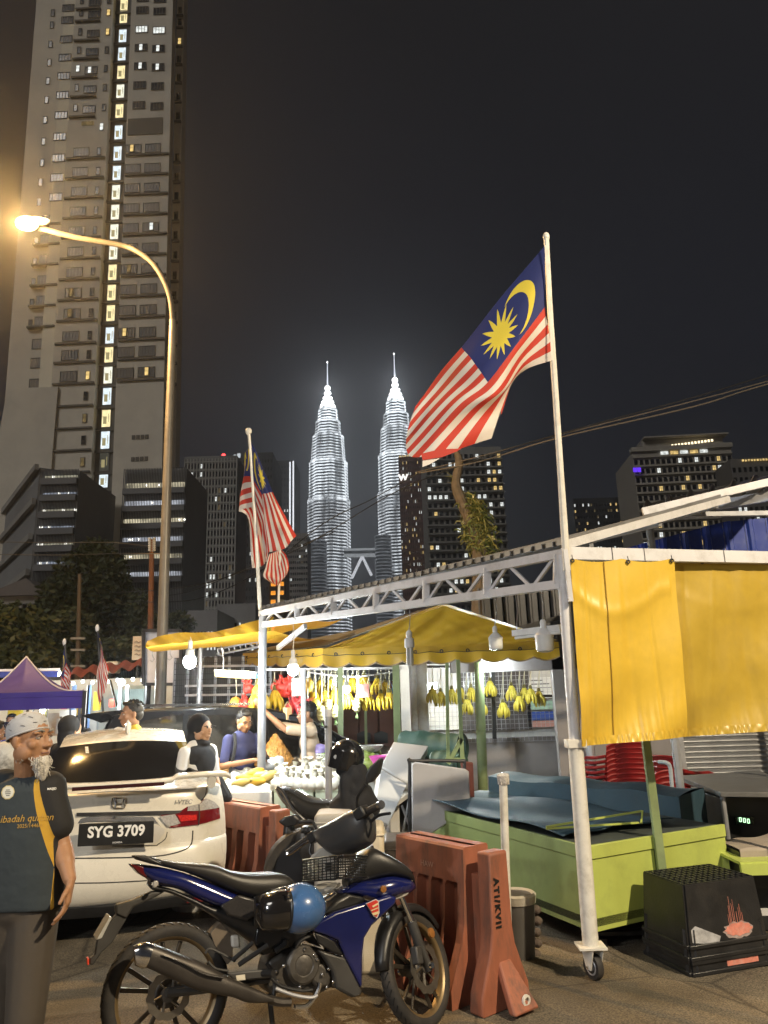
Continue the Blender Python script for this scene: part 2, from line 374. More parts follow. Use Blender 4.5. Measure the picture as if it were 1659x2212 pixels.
# ================================================================ far skyline
tw_ledge = [emit('tower_floodlit_ledge_' + n, lin(*c), s * 1.7, var=0.75, scale=0.16, zs=.07) for n, c, s in (('low', (216, 222, 228), 0.68), ('middle', (226, 234, 240), 0.9), ('high', (235, 244, 250), 1.7))]  # floodlighting put into the ledges as glow, stronger on higher tiers, in upright streaks
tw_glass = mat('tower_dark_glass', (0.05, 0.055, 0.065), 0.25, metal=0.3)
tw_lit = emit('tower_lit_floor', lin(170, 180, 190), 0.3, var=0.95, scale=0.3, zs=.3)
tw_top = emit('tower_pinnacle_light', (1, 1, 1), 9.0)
PROF = [(300, 13), (312, 20), (335, 15), (345, 29), (362, 23), (372, 39), (386, 33), (400, 48), (424, 46), (430, 60), (500, 66), (508, 78), (590, 83), (604, 97), (625, 100), (760, 107), (772, 118), (1005, 120), (1018, 128), (1900, 128)]
YL = 940.0
AX = P(707, 781.6, YL); z_top = AX.z
YRt = (z_top - CAM_H) / ray(851, 763).z
def zof(yc): return P(707, yc / 2.977 + 743, YL).z
mpp = (P(750, 1100, YL) - P(749, 1100, YL)).x / 2.977 * 1.0
def twin(axis_x, Y, yb, bust_x, bust_y, bust_hw, label):
    t = thing('twin_tower', label, 'skyscraper', (axis_x, Y, 0), 0, 'floodlit twin towers')
    prof = [(zof(y), h * mpp * (1.0 + 0.03 * min(1, (y - 300) / 700))) for y, h in PROF]
    def rad(z):
        for (za, ra), (zb, rb) in zip(prof, prof[1:]):
            if za >= z >= zb: return ra + (rb - ra) * (za - z) / max(za - zb, 1e-6)
        return prof[-1][1] if z < prof[-1][0] else 2
    N = 48
    def ring(r, z): return [V((axis_x + r * (1 + 0.05 * cos(8 * 2 * pi * j / N)) * cos(2 * pi * j / N + .2), Y + r * (1 + 0.05 * cos(8 * 2 * pi * j / N)) * sin(2 * pi * j / N + .2), z)) for j in range(N)]
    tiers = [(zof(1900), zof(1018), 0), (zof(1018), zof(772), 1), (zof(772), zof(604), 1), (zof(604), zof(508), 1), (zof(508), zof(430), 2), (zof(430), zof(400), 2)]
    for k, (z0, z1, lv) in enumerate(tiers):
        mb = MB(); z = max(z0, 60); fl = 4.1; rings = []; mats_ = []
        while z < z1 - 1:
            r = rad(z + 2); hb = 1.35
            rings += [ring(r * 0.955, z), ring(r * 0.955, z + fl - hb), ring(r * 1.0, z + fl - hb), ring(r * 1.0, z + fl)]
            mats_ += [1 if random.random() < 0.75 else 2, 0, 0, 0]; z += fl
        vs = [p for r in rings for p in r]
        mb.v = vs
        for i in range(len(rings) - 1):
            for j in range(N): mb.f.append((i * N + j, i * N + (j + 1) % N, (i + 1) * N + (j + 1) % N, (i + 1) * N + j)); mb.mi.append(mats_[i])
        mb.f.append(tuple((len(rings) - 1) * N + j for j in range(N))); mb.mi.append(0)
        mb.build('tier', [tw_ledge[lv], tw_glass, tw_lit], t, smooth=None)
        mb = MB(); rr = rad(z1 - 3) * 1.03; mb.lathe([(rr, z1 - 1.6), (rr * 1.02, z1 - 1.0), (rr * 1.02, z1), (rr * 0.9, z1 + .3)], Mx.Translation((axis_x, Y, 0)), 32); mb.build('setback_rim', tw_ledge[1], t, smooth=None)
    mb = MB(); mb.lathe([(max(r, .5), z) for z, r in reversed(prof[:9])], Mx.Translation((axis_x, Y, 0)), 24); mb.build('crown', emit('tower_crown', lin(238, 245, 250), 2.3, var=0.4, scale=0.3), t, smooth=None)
    for y_, h_ in ((312, 21), (345, 30), (372, 40), (400, 49)):
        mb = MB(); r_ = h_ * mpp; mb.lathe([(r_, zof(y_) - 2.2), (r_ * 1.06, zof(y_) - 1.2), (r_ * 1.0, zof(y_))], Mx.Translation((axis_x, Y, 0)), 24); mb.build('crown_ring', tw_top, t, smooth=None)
    mb = MB(); mb.ell((axis_x, Y, zof(286)), 19 * mpp); mb.build('pinnacle_ball', tw_top, t)
    for zz in (zof(286) + 8, zof(420)): lamp('tower_floodlight', (axis_x, Y - 45 * (zz < zof(300)), zz), 6500, (.72, .84, 1.0), 3)
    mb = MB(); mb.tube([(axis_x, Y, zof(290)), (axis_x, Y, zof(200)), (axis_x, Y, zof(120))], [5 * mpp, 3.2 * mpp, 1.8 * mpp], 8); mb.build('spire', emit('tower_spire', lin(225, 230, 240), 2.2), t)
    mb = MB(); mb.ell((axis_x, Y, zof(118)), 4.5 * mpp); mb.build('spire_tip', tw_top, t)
    b = P(bust_x, bust_y, Y - 38); mb = MB(); rb = bust_hw * mpp * 2.977; z = 60; N2 = 32; rings = []; mats_ = []
    while z < b.z:
        for r, zz, m_ in ((rb * .95, z, 1), (rb * .95, z + 2.8, 0), (rb, z + 2.8, 0), (rb, z + 4.1, 0)):
            rings.append([V((b.x + r * cos(2 * pi * j / N2), b.y + r * sin(2 * pi * j / N2), zz)) for j in range(N2)]); mats_.append(m_)
        z += 4.1
    mb.v = [p for r in rings for p in r]
    for i in range(len(rings) - 1):
        for j in range(N2): mb.f.append((i * N2 + j, i * N2 + (j + 1) % N2, (i + 1) * N2 + (j + 1) % N2, (i + 1) * N2 + j)); mb.mi.append(mats_[i])
    mb.f.append(tuple((len(rings) - 1) * N2 + j for j in range(N2))); mb.mi.append(1)
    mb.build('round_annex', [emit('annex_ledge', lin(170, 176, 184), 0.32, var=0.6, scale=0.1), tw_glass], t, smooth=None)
    return t
AXR = P(851, 763, YRt)
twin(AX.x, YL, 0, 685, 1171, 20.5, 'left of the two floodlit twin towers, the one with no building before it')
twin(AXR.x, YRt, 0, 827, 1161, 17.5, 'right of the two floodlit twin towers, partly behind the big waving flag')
t = thing('skybridge', 'white lit bridge joining the two floodlit towers above an arched strut', 'bridge', P(780, 1195, 925))
for y_, h_ in ((1188, 5), (1200, 6)):
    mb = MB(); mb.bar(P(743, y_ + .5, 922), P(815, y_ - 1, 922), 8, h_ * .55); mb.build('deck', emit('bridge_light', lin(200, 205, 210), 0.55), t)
mb = MB(); mb.bar(P(743, 1194, 923), P(815, 1193, 923), 7, 5); mb.build('glazed_walkway', tw_glass, t)
for a, b in (((782.4, 1202), (760, 1249)), ((782.4, 1202), (802.5, 1243))):
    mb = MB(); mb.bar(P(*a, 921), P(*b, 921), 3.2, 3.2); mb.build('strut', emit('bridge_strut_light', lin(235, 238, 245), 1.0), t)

# --- generic far building
def winmesh(name, w, h, nv=1, nh=0, pane=None, fr=None):
    mb = MB(); mb.box((0, 0.02, 0), (w, 0.04, h)); mb.cur = 1; b = min(0.09 * w, 0.12)
    for sx_ in (-1, 1): mb.box((sx_ * (w / 2), -.02, 0), (b, .14, h + b))
    for sz in (-1, 1): mb.box((0, -.02, sz * (h / 2)), (w + b, .13, b))
    for k in range(nv): mb.box((-w / 2 + w * (k + 1) / (nv + 1), -.02, 0), (b * .7, .1, h))
    for k in range(nh): mb.box((0, -.02, -h / 2 + h * (k + 1) / (nh + 1)), (w, .1, b * .7))
    return mb.mesh(name, [pane, fr], None, None)
dark_pane = mat('dark_window_pane', (0.012, 0.013, 0.016), 0.15, var=0.3, scale=0.5)
lit_w = emit('lit_window_white', lin(235, 240, 235), 1.0, var=0.4, scale=1.2)
lit_y = emit('lit_window_warm', lin(240, 205, 130), 0.9, var=0.4, scale=1.2)
lit_o = emit('lit_window_orange', lin(255, 160, 50), 1.2, var=0.3, scale=.6)
lit_d = emit('lit_window_dim', lin(150, 130, 90), 0.35, var=0.5, scale=1.2)
lit_p = emit('lit_window_violet', lin(110, 60, 255), 1.1)
grey_frame = mat('grey_window_frame', (0.18, 0.18, 0.18), 0.6)
def block(name, label, xl, xr, yt, Y, wall, cols, rows, fl=3.3, lit=0.1, mats=(lit_w, lit_y), depth=22, yaw=0, ww=0.6, wh=0.5, balcony=False, grid_bars=None, cat='building', win_z0=0.0, lone=True, group=None, nv=1):
    a = P(xl, yt, Y); b = P(xr, yt, Y); w = b.x - a.x; H = (a.z + b.z) / 2
    t = thing(name, label, cat, ((a.x + b.x) / 2, Y, 0), yaw, group)
    mb = MB(); mb.box((0, depth / 2, H / 2), (w, depth, H)); mb.build('wall', wall, t, smooth=None, local=True)
    cw = w / cols; me = winmesh('window', cw * ww, fl * wh, nv, 0, dark_pane, grey_frame)
    dk = MB(); nwin = 0
    for r in range(rows):
        z = H - 2.2 - (r + .5) * fl
        if z < win_z0 + 1: break
        for c in range(cols):
            x = -w / 2 + (c + .5) * cw
            if random.random() < lit * 1.5:
                m_ = random.choice(mats); o = place(me, 'window', WM[t.name] @ Mx.Translation((x, -.06, z)), t, m_)
            else: dk.box((x, -.03, z), (cw * ww, .06, fl * wh)); nwin += 1
        if balcony:
            mb = MB(); mb.box((0, -.7, z - fl * .5), (w * 1.02, 1.5, .28)); mb.build('balcony_slab', balcony, t, smooth=None, local=True)
    if nwin: tag(dk.build('dark_window', dark_pane, t, smooth=None, local=True), kind='stuff')
    if grid_bars:
        g = MB()
        for r in range(rows + 1): g.box((0, -.25, H - 2.2 - r * fl), (w, .5, .35))
        for c in range(cols + 1): g.box((-w / 2 + c * cw, -.2, H / 2), (.42, .45, H - 2))
        tag(g.build('facade_grid', grid_bars, t, smooth=None, local=True), kind='stuff')
    return t, w, H
conc_d = mat('dark_facade', (0.22, 0.22, 0.22), 0.8, var=0.15, scale=.2)
conc_m = mat('grey_facade', (0.30, 0.285, 0.26), 0.8, var=0.12, scale=.1, dirt=((0.11, 0.10, 0.09), 0.5, .15))
conc_b = mat('brown_facade', (0.135, 0.065, 0.052), 0.8, var=0.12, scale=.2)
pale_f = mat('pale_facade', (0.36, 0.33, 0.28), 0.8, var=0.1, scale=.2)
black_f = mat('black_facade', (0.045, 0.045, 0.048), 0.5, var=0.15, scale=.2)
random.seed(3)
block('apartment_block', 'dark residential slab with a grid facade beside the lamp post', 400, 512, 985, 250, conc_d, 17, 27, 3.05, 0.075, (lit_w, lit_w, lit_d), 20, 0, 0.55, 0.55, grid_bars=mat('grid_concrete', (0.42, 0.41, 0.38), .8), win_z0=12)
t, w, H = block('office_tower', 'black tower behind the middle flag with a red light on its roof', 505, 589, 978, 330, black_f, 14, 25, 4.0, 0.05, (lit_w, lit_d), 30, 0, 0.4, 0.4, win_z0=20)
o = P(483, 984, 328); mb = MB(); mb.ell(o, .9, 8, 6); mb.build('beacon', emit('red_beacon', (1, .05, .05), 6), t)
for k in range(3):
    q = P(500 + 8 * k, 990 - 3 * k, 329); mb = MB(); mb.box(q, (1.4, .3, 2.0)); mb.build('roof_light', emit('roof_flood', lin(230, 240, 245), .8), t)
t, w, H = block('strip_lit_tower', 'dark office tower outlined by tall white light strips behind the flag', 588, 637, 995, 480, black_f, 8, 20, 4.4, 0.03, (lit_w,), 30, 0, 0.4, 0.4, win_z0=30)
for x_, y0, y1 in ((590.5, 998, 1150), (626.5, 998, 1215), (633.5, 996, 1200)):
    mb = MB(); a = P(x_, y0, 478); b = P(x_ + .6, y1, 478); mb.bar(a, (a.x, a.y, b.z), .8, .8); mb.build('light_strip', emit('white_strip', lin(235, 240, 245), 1.5), t)
block('grey_office', 'small grey office building just left of the left floodlit tower', 622, 664, 1152, 430, conc_m, 9, 14, 3.4, 0.08, (lit_w, lit_d), 20, 0, .7, .45, win_z0=10)
t, w, H = block('gold_lit_tower', 'low tower with golden lit storeys below the hanging flags', 582, 617, 1222, 300, mat('amber_facade', (0.12, 0.06, 0.02), .8), 2, 7, 3.6, 0.95, (lit_o, lit_o, lit_d), 12, 0, 0.62, 0.5, win_z0=10)
t, w, H = block('hotel_tower', 'reddish brown hotel tower with a white W sign beside the right floodlit tower', 860, 915, 986, 420, conc_b, 14, 34, 3.4, 0.17, (lit_y, lit_d, lit_w), 26, R_(-3), 0.3, 0.55, win_z0=8, nv=0)
vs, fs = text_geo('W', 5, .3, .25); mb = MB(); mb.add(vs, fs, basis(P(871, 1032, 419), (1, 0, 0), (0, 0, 1), (0, -1, 0))); mb.build('sign_letter', emit('sign_white', (1, .97, .9), 1.6), t)
for k in range(9):
    q = P(864 + k * 5.6, 986 - k * .6, 419.4); mb = MB(); mb.box(q, (.9, .3, .9)); mb.build('roof_lamp', lit_y, t)
block('balcony_tower', 'grey apartment tower with deep balconies behind the dead palm trunk', 917, 1082, 966, 290, conc_m, 14, 19, 3.45, 0.20, (lit_w, lit_w, lit_y), 22, R_(2), 0.6, 0.5, balcony=mat('balcony_concrete', (0.30, 0.29, 0.27), .8), win_z0=10)
block('low_tower', 'dim dark block with clusters of lit windows left of the pale tower', 1237, 1368, 1075, 390, black_f, 22, 12, 3.4, 0.16, (lit_w, lit_y, lit_d), 25, 0, 0.5, 0.45, win_z0=20, nv=0)
t, w, H = block('pale_tower', 'pale apartment tower with a row of roof lights and one violet window', 1367, 1576, 972, 250, pale_f, 18, 14, 3.3, 0.12, (lit_y, lit_w, lit_y), 26, R_(-4), 0.66, 0.55, win_z0=20)
for r in range(13):
    mb = MB(); mb.box((0, -.35, H - 2.2 - r * 3.3), (w, .8, .35)); mb.build('floor_band', pale_f, t, smooth=None, local=True)
for k in range(13):
    mb = MB(); mb.box((-3 + k * 1.15, -.6, H + 1.6 + k * .1), (.6, .3, .8)); mb.build('roof_lamp', emit('roof_lamp_light', lin(255, 235, 190), 2.2), t, smooth=None, local=True)
mb = MB(); mb.box((1.5, 8, H + 2.4), (w * .82, 12, 4.8)); mb.box((2.2, 7, H + 5.3), (w * .86, 15, .5)); mb.box((0, .5, H + .8), (w * 1.02, 3, 1.6)); mb.build('penthouse', pale_f, t, smooth=None, local=True)
for k in range(5):
    mb = MB(); mb.box((-6 + k * 3.4, -.3, H - .9), (2.6, .3, 1.1)); mb.build('lit_lounge', lit_y if k % 2 else lit_w, t, smooth=None, local=True)
q = P(1376, 1015, 249); place(winmesh('window', 2.9, 1.8, 1, 0, lit_p, grey_frame), 'window', Mx.Translation(q), t)
t, w, H = block('far_right_block', 'grey apartment block at the right edge of the skyline', 1578, 1740, 988, 235, mat('taupe_facade', (0.15, 0.14, 0.13), .8), 14, 8, 3.4, 0.07, (lit_y, lit_w), 20, R_(-3), 0.55, 0.5, win_z0=20)
for k in range(14):
    mb = MB(); mb.box((-w / 2 + 4 + k * .95, -.4, H - .8), (.5, .3, .6)); mb.build('roof_lamp', lit_y, t, smooth=None, local=True)
for a in range(2):
    x0, x1, yt, Yb = ((405, 470, 1318, 90), (468, 552, 1304, 100))[a]
    block('shop_house', ('low dark building with lit windows behind the yellow stall roof', 'wide low building with scattered lights under the middle flag pole')[a], x0, x1, yt, Yb, conc_d, 9, 5, 1.5, 0.3, (lit_w, lit_d, lit_w), 12, 0, .45, .5, lone=True)

# ================================================================ tall apartment tower at the left
YT = 130.0
tower_wall = mat('tower_render', (0.64, 0.59, 0.50), 0.85, var=0.10, scale=.08, dirt=((0.46, 0.42, 0.36), 0.6, .12))
tower_pale = mat('tower_pale_render', (0.78, 0.72, 0.58), 0.85, var=0.08, scale=.1)
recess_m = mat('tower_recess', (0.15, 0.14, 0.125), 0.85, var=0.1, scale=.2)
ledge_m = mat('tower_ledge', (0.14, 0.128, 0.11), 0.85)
def TX(x): return P(x, 600, YT).x
def TZ(y): return P(255, y, YT).z
t = thing('apartment_tower', 'towering beige apartment block with a lit white stairwell column', 'building', (TX(215), YT, 0))
ZT = TZ(-170); ZB = 0
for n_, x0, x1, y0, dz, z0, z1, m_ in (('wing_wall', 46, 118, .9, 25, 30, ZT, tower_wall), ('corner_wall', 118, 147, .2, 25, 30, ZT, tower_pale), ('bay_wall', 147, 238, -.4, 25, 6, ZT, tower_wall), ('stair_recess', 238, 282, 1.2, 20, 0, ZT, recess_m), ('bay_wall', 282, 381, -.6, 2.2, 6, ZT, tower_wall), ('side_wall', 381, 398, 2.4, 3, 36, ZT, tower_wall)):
    mb = MB(); a, b = TX(x0), TX(x1); mb.box(((a + b) / 2, YT + y0 + dz / 2, (z0 + z1) / 2), (b - a, dz, z1 - z0)); mb.build(n_, m_, t, smooth=None)
yc = [5, 82, 205, 322, 440, 562, 690, 828, 964, 1090, 1215, 1343, 1470, 1600, 1732, 1863, 1996, 2140]
fl = [y / 2.977 for y in yc] + [y / 2.977 + 743 for y in (50, 185, 322, 465, 605, 745, 863, 977, 1090, 1205, 1320, 1420)]
stair_w = [emit('stair_light_' + n, lin(*c), 1.15, var=0.22, scale=0.8) for n, c in (('warm', (250, 232, 175)), ('cool', (222, 236, 242)), ('neutral', (240, 240, 220)))]
stair_seq = [0, 0, 1, 1, 0, 2, 0, 1, 1, 1, 2, 2, 2, 2, 0, 0, 0, 1, 0, 2, 1, 0, 1, 2, 1, 1, 1, 1, 1, 1]
stair_dim = mat('stair_inner_wall', (0.32, 0.30, 0.22), .8)
me_s = winmesh('stair_window', TX(267) - TX(248), TZ(600) - TZ(635), 0, 0, stair_w[0], grey_frame)
door_s = emit('stair_door_shade', lin(190, 178, 130), .62)
for k, y in enumerate(fl):
    if k == 23: mt_ = emit('stair_light_off', lin(95, 95, 85), .4)
    else: mt_ = stair_w[stair_seq[k]]
    z = TZ(y); hh = 1.0 if k < 24 else .86
    o = place(me_s, 'stair_window', Mx.Translation((TX(257.5), YT + 1.1, z)) @ Mx.Scale(hh, 4, V((0, 0, 1))), t, mt_)
    mb = MB(); mb.box((TX(255), YT + 1.06, z - .35), ((TX(259) - TX(252)), .04, 1.5)); mb.box((TX(262.5), YT + 1.05, z + .1), (.1, .05, 1.7)); d_ = mb.mesh('door', door_s)
    dd = place(d_, 'stair_door', Mx(), None); dd.parent = o; dd.matrix_basis = Mx.Translation((TX(257.5), YT + 1.1, z)).inverted()
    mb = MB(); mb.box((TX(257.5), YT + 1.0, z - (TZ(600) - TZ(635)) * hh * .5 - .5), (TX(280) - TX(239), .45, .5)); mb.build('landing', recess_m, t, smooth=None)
me_d = winmesh('window', 2.55, 1.75, 3, 0, dark_pane, mat('tower_frame', (0.13, 0.12, 0.11), .7))
me_n = winmesh('window', .75, 1.7, 0, 0, dark_pane, mat('tower_frame', (0.13, 0.12, 0.11), .7))
me_w = winmesh('window', 3.1, 2.0, 4, 0, mat('balcony_pane', (0.045, 0.04, 0.036), .3), mat('tower_frame', (0.13, 0.12, 0.11), .7))
me_l = winmesh('window', 1.3, 1.6, 1, 1, lit_w, mat('tower_frame', (0.13, 0.12, 0.11), .7))
def put(me, x, z, y, mt_=None): return place(me, 'window', Mx.Translation((TX(x), YT + y, z)), t, mt_)
for k, y in enumerate(fl):
    z = TZ(y) - .4
    if k < 7:                        # upper flats
        lw = {2: lit_w, 3: None, 4: None}.get(k)
        put(me_d, 309, z, -.7, lit_w if k == 2 else None); put(me_d, 350, z - .5, -.7, lit_w if k == 2 else None)
        if k in (3, 4): put(me_n, 309, z, -.78, lit_w); put(me_n, 349, z - .5, -.78, lit_w)
        put(me_n, 389.5, z - .4, 2.3, lit_y if k == 2 else None)
        put(me_n, 163, z + .3, -.5, lit_w if k == 4 else None); put(me_d, 194, z - .3, -.5); put(me_n, 228, z, -.5, lit_y if k in (1, 2) else None)
        if k == 4: put(me_n, 191, z - .3, -.58, lit_w)
        for x0, x1, yy in ((150, 209, -.6),): mb = MB(); mb.box((TX((x0 + x1) / 2), YT + yy, z - 2.1), (TX(x1) - TX(x0), .5, .4)); mb.build('ledge', ledge_m, t, smooth=None)
        mb = MB(); mb.box((TX(389.5), YT + 2.2, z - 2.0), (TX(398) - TX(382), .5, .45)); mb.build('ledge', ledge_m, t, smooth=None)
    elif k == 7:
        mb = MB(); mb.box((TX(325), YT - .66, z), (TX(363) - TX(284), .2, 4.0)); mb.build('louvre_panel', recess_m, t, smooth=None)
        for q in range(4): mb = MB(); mb.box((TX(182 + q * 7), YT - .5, z + 1.6), (.55, .2, .9)); mb.build('vent', lit_d, t, smooth=None)
        put(me_n, 225, z + .6, -.5, lit_w)
    elif k < 20:                     # flats with wide glazing and dark ledges
        put(me_w, 300, z - .2, -.7); put(me_w, 344, z - .2, -.7)
        lk = {8: (297, lit_y), 12: (346, lit_w), 14: (300, lit_d), 17: (296, lit_y), 19: (345, lit_y)}.get(k)
        if lk: put(me_n, lk[0], z - .1, -.8, lk[1])
        put(me_w, 182, z - .2, -.5); put(me_n, 222, z - .2, -.5, lit_y if k == 19 else None)
        if k in (15, 16): put(me_n, 178, z - .1, -.62, lit_d)
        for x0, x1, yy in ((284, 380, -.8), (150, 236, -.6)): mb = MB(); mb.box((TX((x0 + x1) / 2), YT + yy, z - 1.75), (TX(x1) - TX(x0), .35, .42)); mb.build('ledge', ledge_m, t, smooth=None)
        put(me_n, 389.5, z - .2, 2.3, lit_y if k == 19 else None)
        mb = MB(); mb.box((TX(390), YT + 2.1, z - 1.7), (TX(399) - TX(383), .7, .42)); mb.build('ledge', ledge_m, t, smooth=None)
    elif k < 24:
        put(me_n, 220, z, -.5, lit_d if k in (21, 23) else None)
        mb = MB(); mb.box((TX(193), YT - .55, z - 1.9), (TX(236) - TX(150), .5, .35)); mb.build('ledge', ledge_m, t, smooth=None)
        if k in (22, 23):
            for q in range(4): mb = MB(); mb.box((TX(322 + q * 9), YT - .66, z), (.62, .16, .8)); mb.build('vent', ledge_m, t, smooth=None)
    else:
        put(me_n, 216, z, -.5)
        if k < 28: put(me_l, 190, z, -.5, stair_w[1] if k % 2 else stair_w[0])
    if k < 17:
        put(me_d if k < 11 else me_w, 128 - (k > 10) * 14, z - .8, .12 if k < 11 else .8); put(me_n, 88, z - 1.2, .8)
        if k >= 11: mb = MB(); mb.box((TX(114), YT + .5, z - 2.3), (5.4, 1.2, .4)); mb.build('ledge', ledge_m, t, smooth=None)
    elif k < 22: put(me_w, 112, z - .8, .8)
t.matrix_world = WM[t.name] @ Mx.Rotation(-.0215, 4, 'Y')
# podium of parking decks, right of the stairs
def deck_stack(name, label, x0, x1, ytop, ybot, rows, Y, litm, fins):
    a = P(x0, 1100, Y).x; b = P(x1, 1100, Y).x; zt = P(x0, ytop, Y).z; zb = P(x0, ybot, Y).z
    t = thing(name, label, 'car park', ((a + b) / 2, Y, 0))
    mb = MB(); mb.box(((a + b) / 2, Y + 8, zt / 2), (b - a, 15.8, zt)); mb.build('wall', conc_d, t, smooth=None)
    for k, (y, h) in enumerate(rows):
        z = P(x0, y, Y).z; hh = P(x0, y, Y).z - P(x0, y + h, Y).z
        mb = MB(); mb.box(((a + b) / 2, Y - .02, z), (b - a - .6, .2, hh)); mb.build('lit_deck', litm[k % len(litm)], t, smooth=None)
        mb = MB(); mb.box(((a + b) / 2, Y - .5, z - hh * .5 - .5), (b - a, .9, 1.0)); mb.build('parapet', mat('parapet_concrete', (.17, .17, .175), .8), t, smooth=None)
        for q in range(5):
            if random.random() < .6: mb = MB(); mb.ell((a + (b - a) * random.random(), Y - .25, z + hh * .1), .2, 8, 6); mb.build('deck_lamp', emit('deck_lamp_light', (1, .97, .88), 3), t)
    n = fins
    mb = MB()
    for q in range(n): mb.box((a + (b - a) * q / (n - 1), Y - .55, zt / 2), (.11, .12, zt))
    tag(mb.build('fin', dark_steel, t, smooth=None), kind='stuff')
    return t
dk = [emit('deck_light_a', lin(205, 195, 165), 1.1, var=.6, scale=.35), emit('deck_light_b', lin(195, 200, 210), 1.0, var=.6, scale=.3)]
deck_stack('parking_podium', 'parking decks with lit strips and dark fins under the right bays of the tower', 266, 400, 1015, 1262, ((1052, 13), (1090, 12), (1128, 11), (1168, 11), (1205, 11), (1243, 11)), 127, dk, 40)
deck_stack('parking_block', 'narrow parking block with bright strips beside the dark sloping roof', 88, 166, 1018, 1240, ((1033, 8), (1069, 6.5), (1105, 6.5), (1141, 5.5), (1178, 5.5), (1218, 7)), 112, [emit('deck_white_a', lin(240, 235, 205), .8, var=.3, scale=.6), emit('deck_white_b', lin(215, 228, 250), .72, var=.3, scale=.6)], 26)
# stepped wing that falls back to the left of it
a0 = P(86, 1010, 113); b0 = P(-60, 1190, 150)
t = thing('stepped_wing', 'dark wing with slanting balcony lines running back at the left edge', 'building', (a0.x, a0.y, 0))
mb = MB(); mb.prism([(a0.x, a0.y, 0), (b0.x, b0.y, 0), (b0.x, b0.y, b0.z), (a0.x, a0.y, a0.z)], (6, 4, 0)); mb.build('wall', conc_d, t, smooth=None)
for k in range(6):
    mb = MB(); f_ = 1 - k * .145; mb.bar((a0.x - .3, a0.y - .4, a0.z * f_), (b0.x, b0.y - .4, b0.z * f_ * .98), .6, 1.0); mb.build('balcony_band', conc_m, t, smooth=None)
a0 = P(0, 1010, 128); b0 = P(90, 1000, 128)
t = thing('low_podium', 'plain grey podium wall stepping down left of the tower foot', 'building', (a0.x, 128, 0))
q = [P(28, 905, 129), P(30, 950, 129), P(20, 985, 129), P(8, 1030, 129)]
mb = MB(); mb.prism([V((TX(46), 129, 60)), V((TX(150), 129, 60)), V((TX(150), 129, 0)), V((TX(22), 129, 0)), V((TX(24), 129, 30)), V((TX(34), 129, 45))], (0, 14, 0)); mb.build('wall', tower_wall, t, smooth=None)
# old houses under the tower, with pitched roofs
for k, (xl, xr, ye, yr, Y, lab) in enumerate(((-30, 95, 1290, 1250, 62, 'dim house with a grey pitched roof at the left edge under the wing'), (60, 150, 1340, 1295, 58, 'dim house with a pale sloping roof below the parking block'))):
    a = P(xl, ye, Y); b = P(xr, ye, Y); zr = P(xr, yr, Y).z
    t = thing('old_house', lab, 'house', ((a.x + b.x) / 2, Y, 0))
    mb = MB(); mb.box(((a.x + b.x) / 2, Y + 3, a.z / 2), (b.x - a.x, 6, a.z)); mb.build('wall', conc_m, t, smooth=None)
    mb = MB(); mb.prism([(a.x - .4, Y - .5, a.z), (b.x + .4, Y - .5, a.z), ((a.x + b.x) / 2 + 1, Y - .5, zr)], (0, 7, 0)); mb.build('roof', mat('old_roof', (.16, .14, .13), .8), t, smooth=None)
    for q in range(3): place(winmesh('window', .9, 1.1, 1, 0, dark_pane, grey_frame), 'window', Mx.Translation((a.x + 1 + q * 1.3, Y - .05, a.z - 1.2)), t)

# ================================================================ trees
bark = mat('bark', (0.07, 0.05, 0.035), 0.9, var=0.3, scale=8, bump=0.4)
leafm = [mat('leaf_dark', (0.030, 0.042, 0.016), 0.6, var=0.5, scale=2.0), mat('leaf_mid', (0.05, 0.062, 0.02), 0.6, var=0.5, scale=2.0), mat('leaf_olive', (0.075, 0.075, 0.022), 0.6, var=0.5, scale=2.0)]
def leaves(mb, balls, n, ls, r):
    for _ in range(n):
        c, rad = balls[r.randrange(len(balls))]
        d = V((r.gauss(0, 1), r.gauss(0, 1), r.gauss(0, 1))).normalized() * (r.random() ** 0.45)
        p = V(c) + V((d.x * rad[0], d.y * rad[1], d.z * rad[2]))
        a = V((r.gauss(0, 1), r.gauss(0, 1), r.gauss(0, .6))).normalized(); b = a.cross(V((r.gauss(0, 1), r.gauss(0, 1), r.gauss(0, 1)))).normalized()
        s = ls * (.6 + .8 * r.random()); mb.cur = r.choice((0, 0, 1, 1, 2))
        mb.add([p - a * s, p + b * s * .45, p + a * s, p - b * s * .45], [(0, 1, 2, 3)])
def tree(label, base, top, balls, n, ls, seed, trunk_r=.25):
    r = random.Random(seed); t = thing('tree', label, 'tree', base, 0, 'dark trees below the tower')
    mb = MB(); leaves(mb, balls, n, ls, r); mb.cur = 0; mb.build('crown', leafm, t, smooth=None)
    mb = MB(); b = V(base); mid = V(top); mb.tube(smooth_path([b, b.lerp(mid, .5) + V((.3, 0, 0)), mid], 4), [trunk_r * (1 - .6 * k / 8) for k in range(9)], 8)
    for c, rad in balls: mb.tube(smooth_path([b.lerp(mid, .45 + .3 * r.random()), (b.lerp(mid, .8) + V(c)) / 2 + V((0, 0, -.3)), V(c)], 3), [trunk_r * .5, trunk_r * .4, trunk_r * .35, trunk_r * .3, trunk_r * .22, trunk_r * .15, trunk_r * .1], 6)
    mb.build('trunk', bark, t)
def balls(lst, Y, dp=2.2):
    out = []
    for x, y, rx, ry in lst:
        c = P(x, y, Y + random.uniform(-1, 1)); k = P(x + rx, y, Y).x - P(x, y, Y).x; k2 = P(x, y - ry, Y).z - P(x, y, Y).z
        out.append(((c.x, c.y, c.z), (k, dp, k2)))
    return out
random.seed(11)
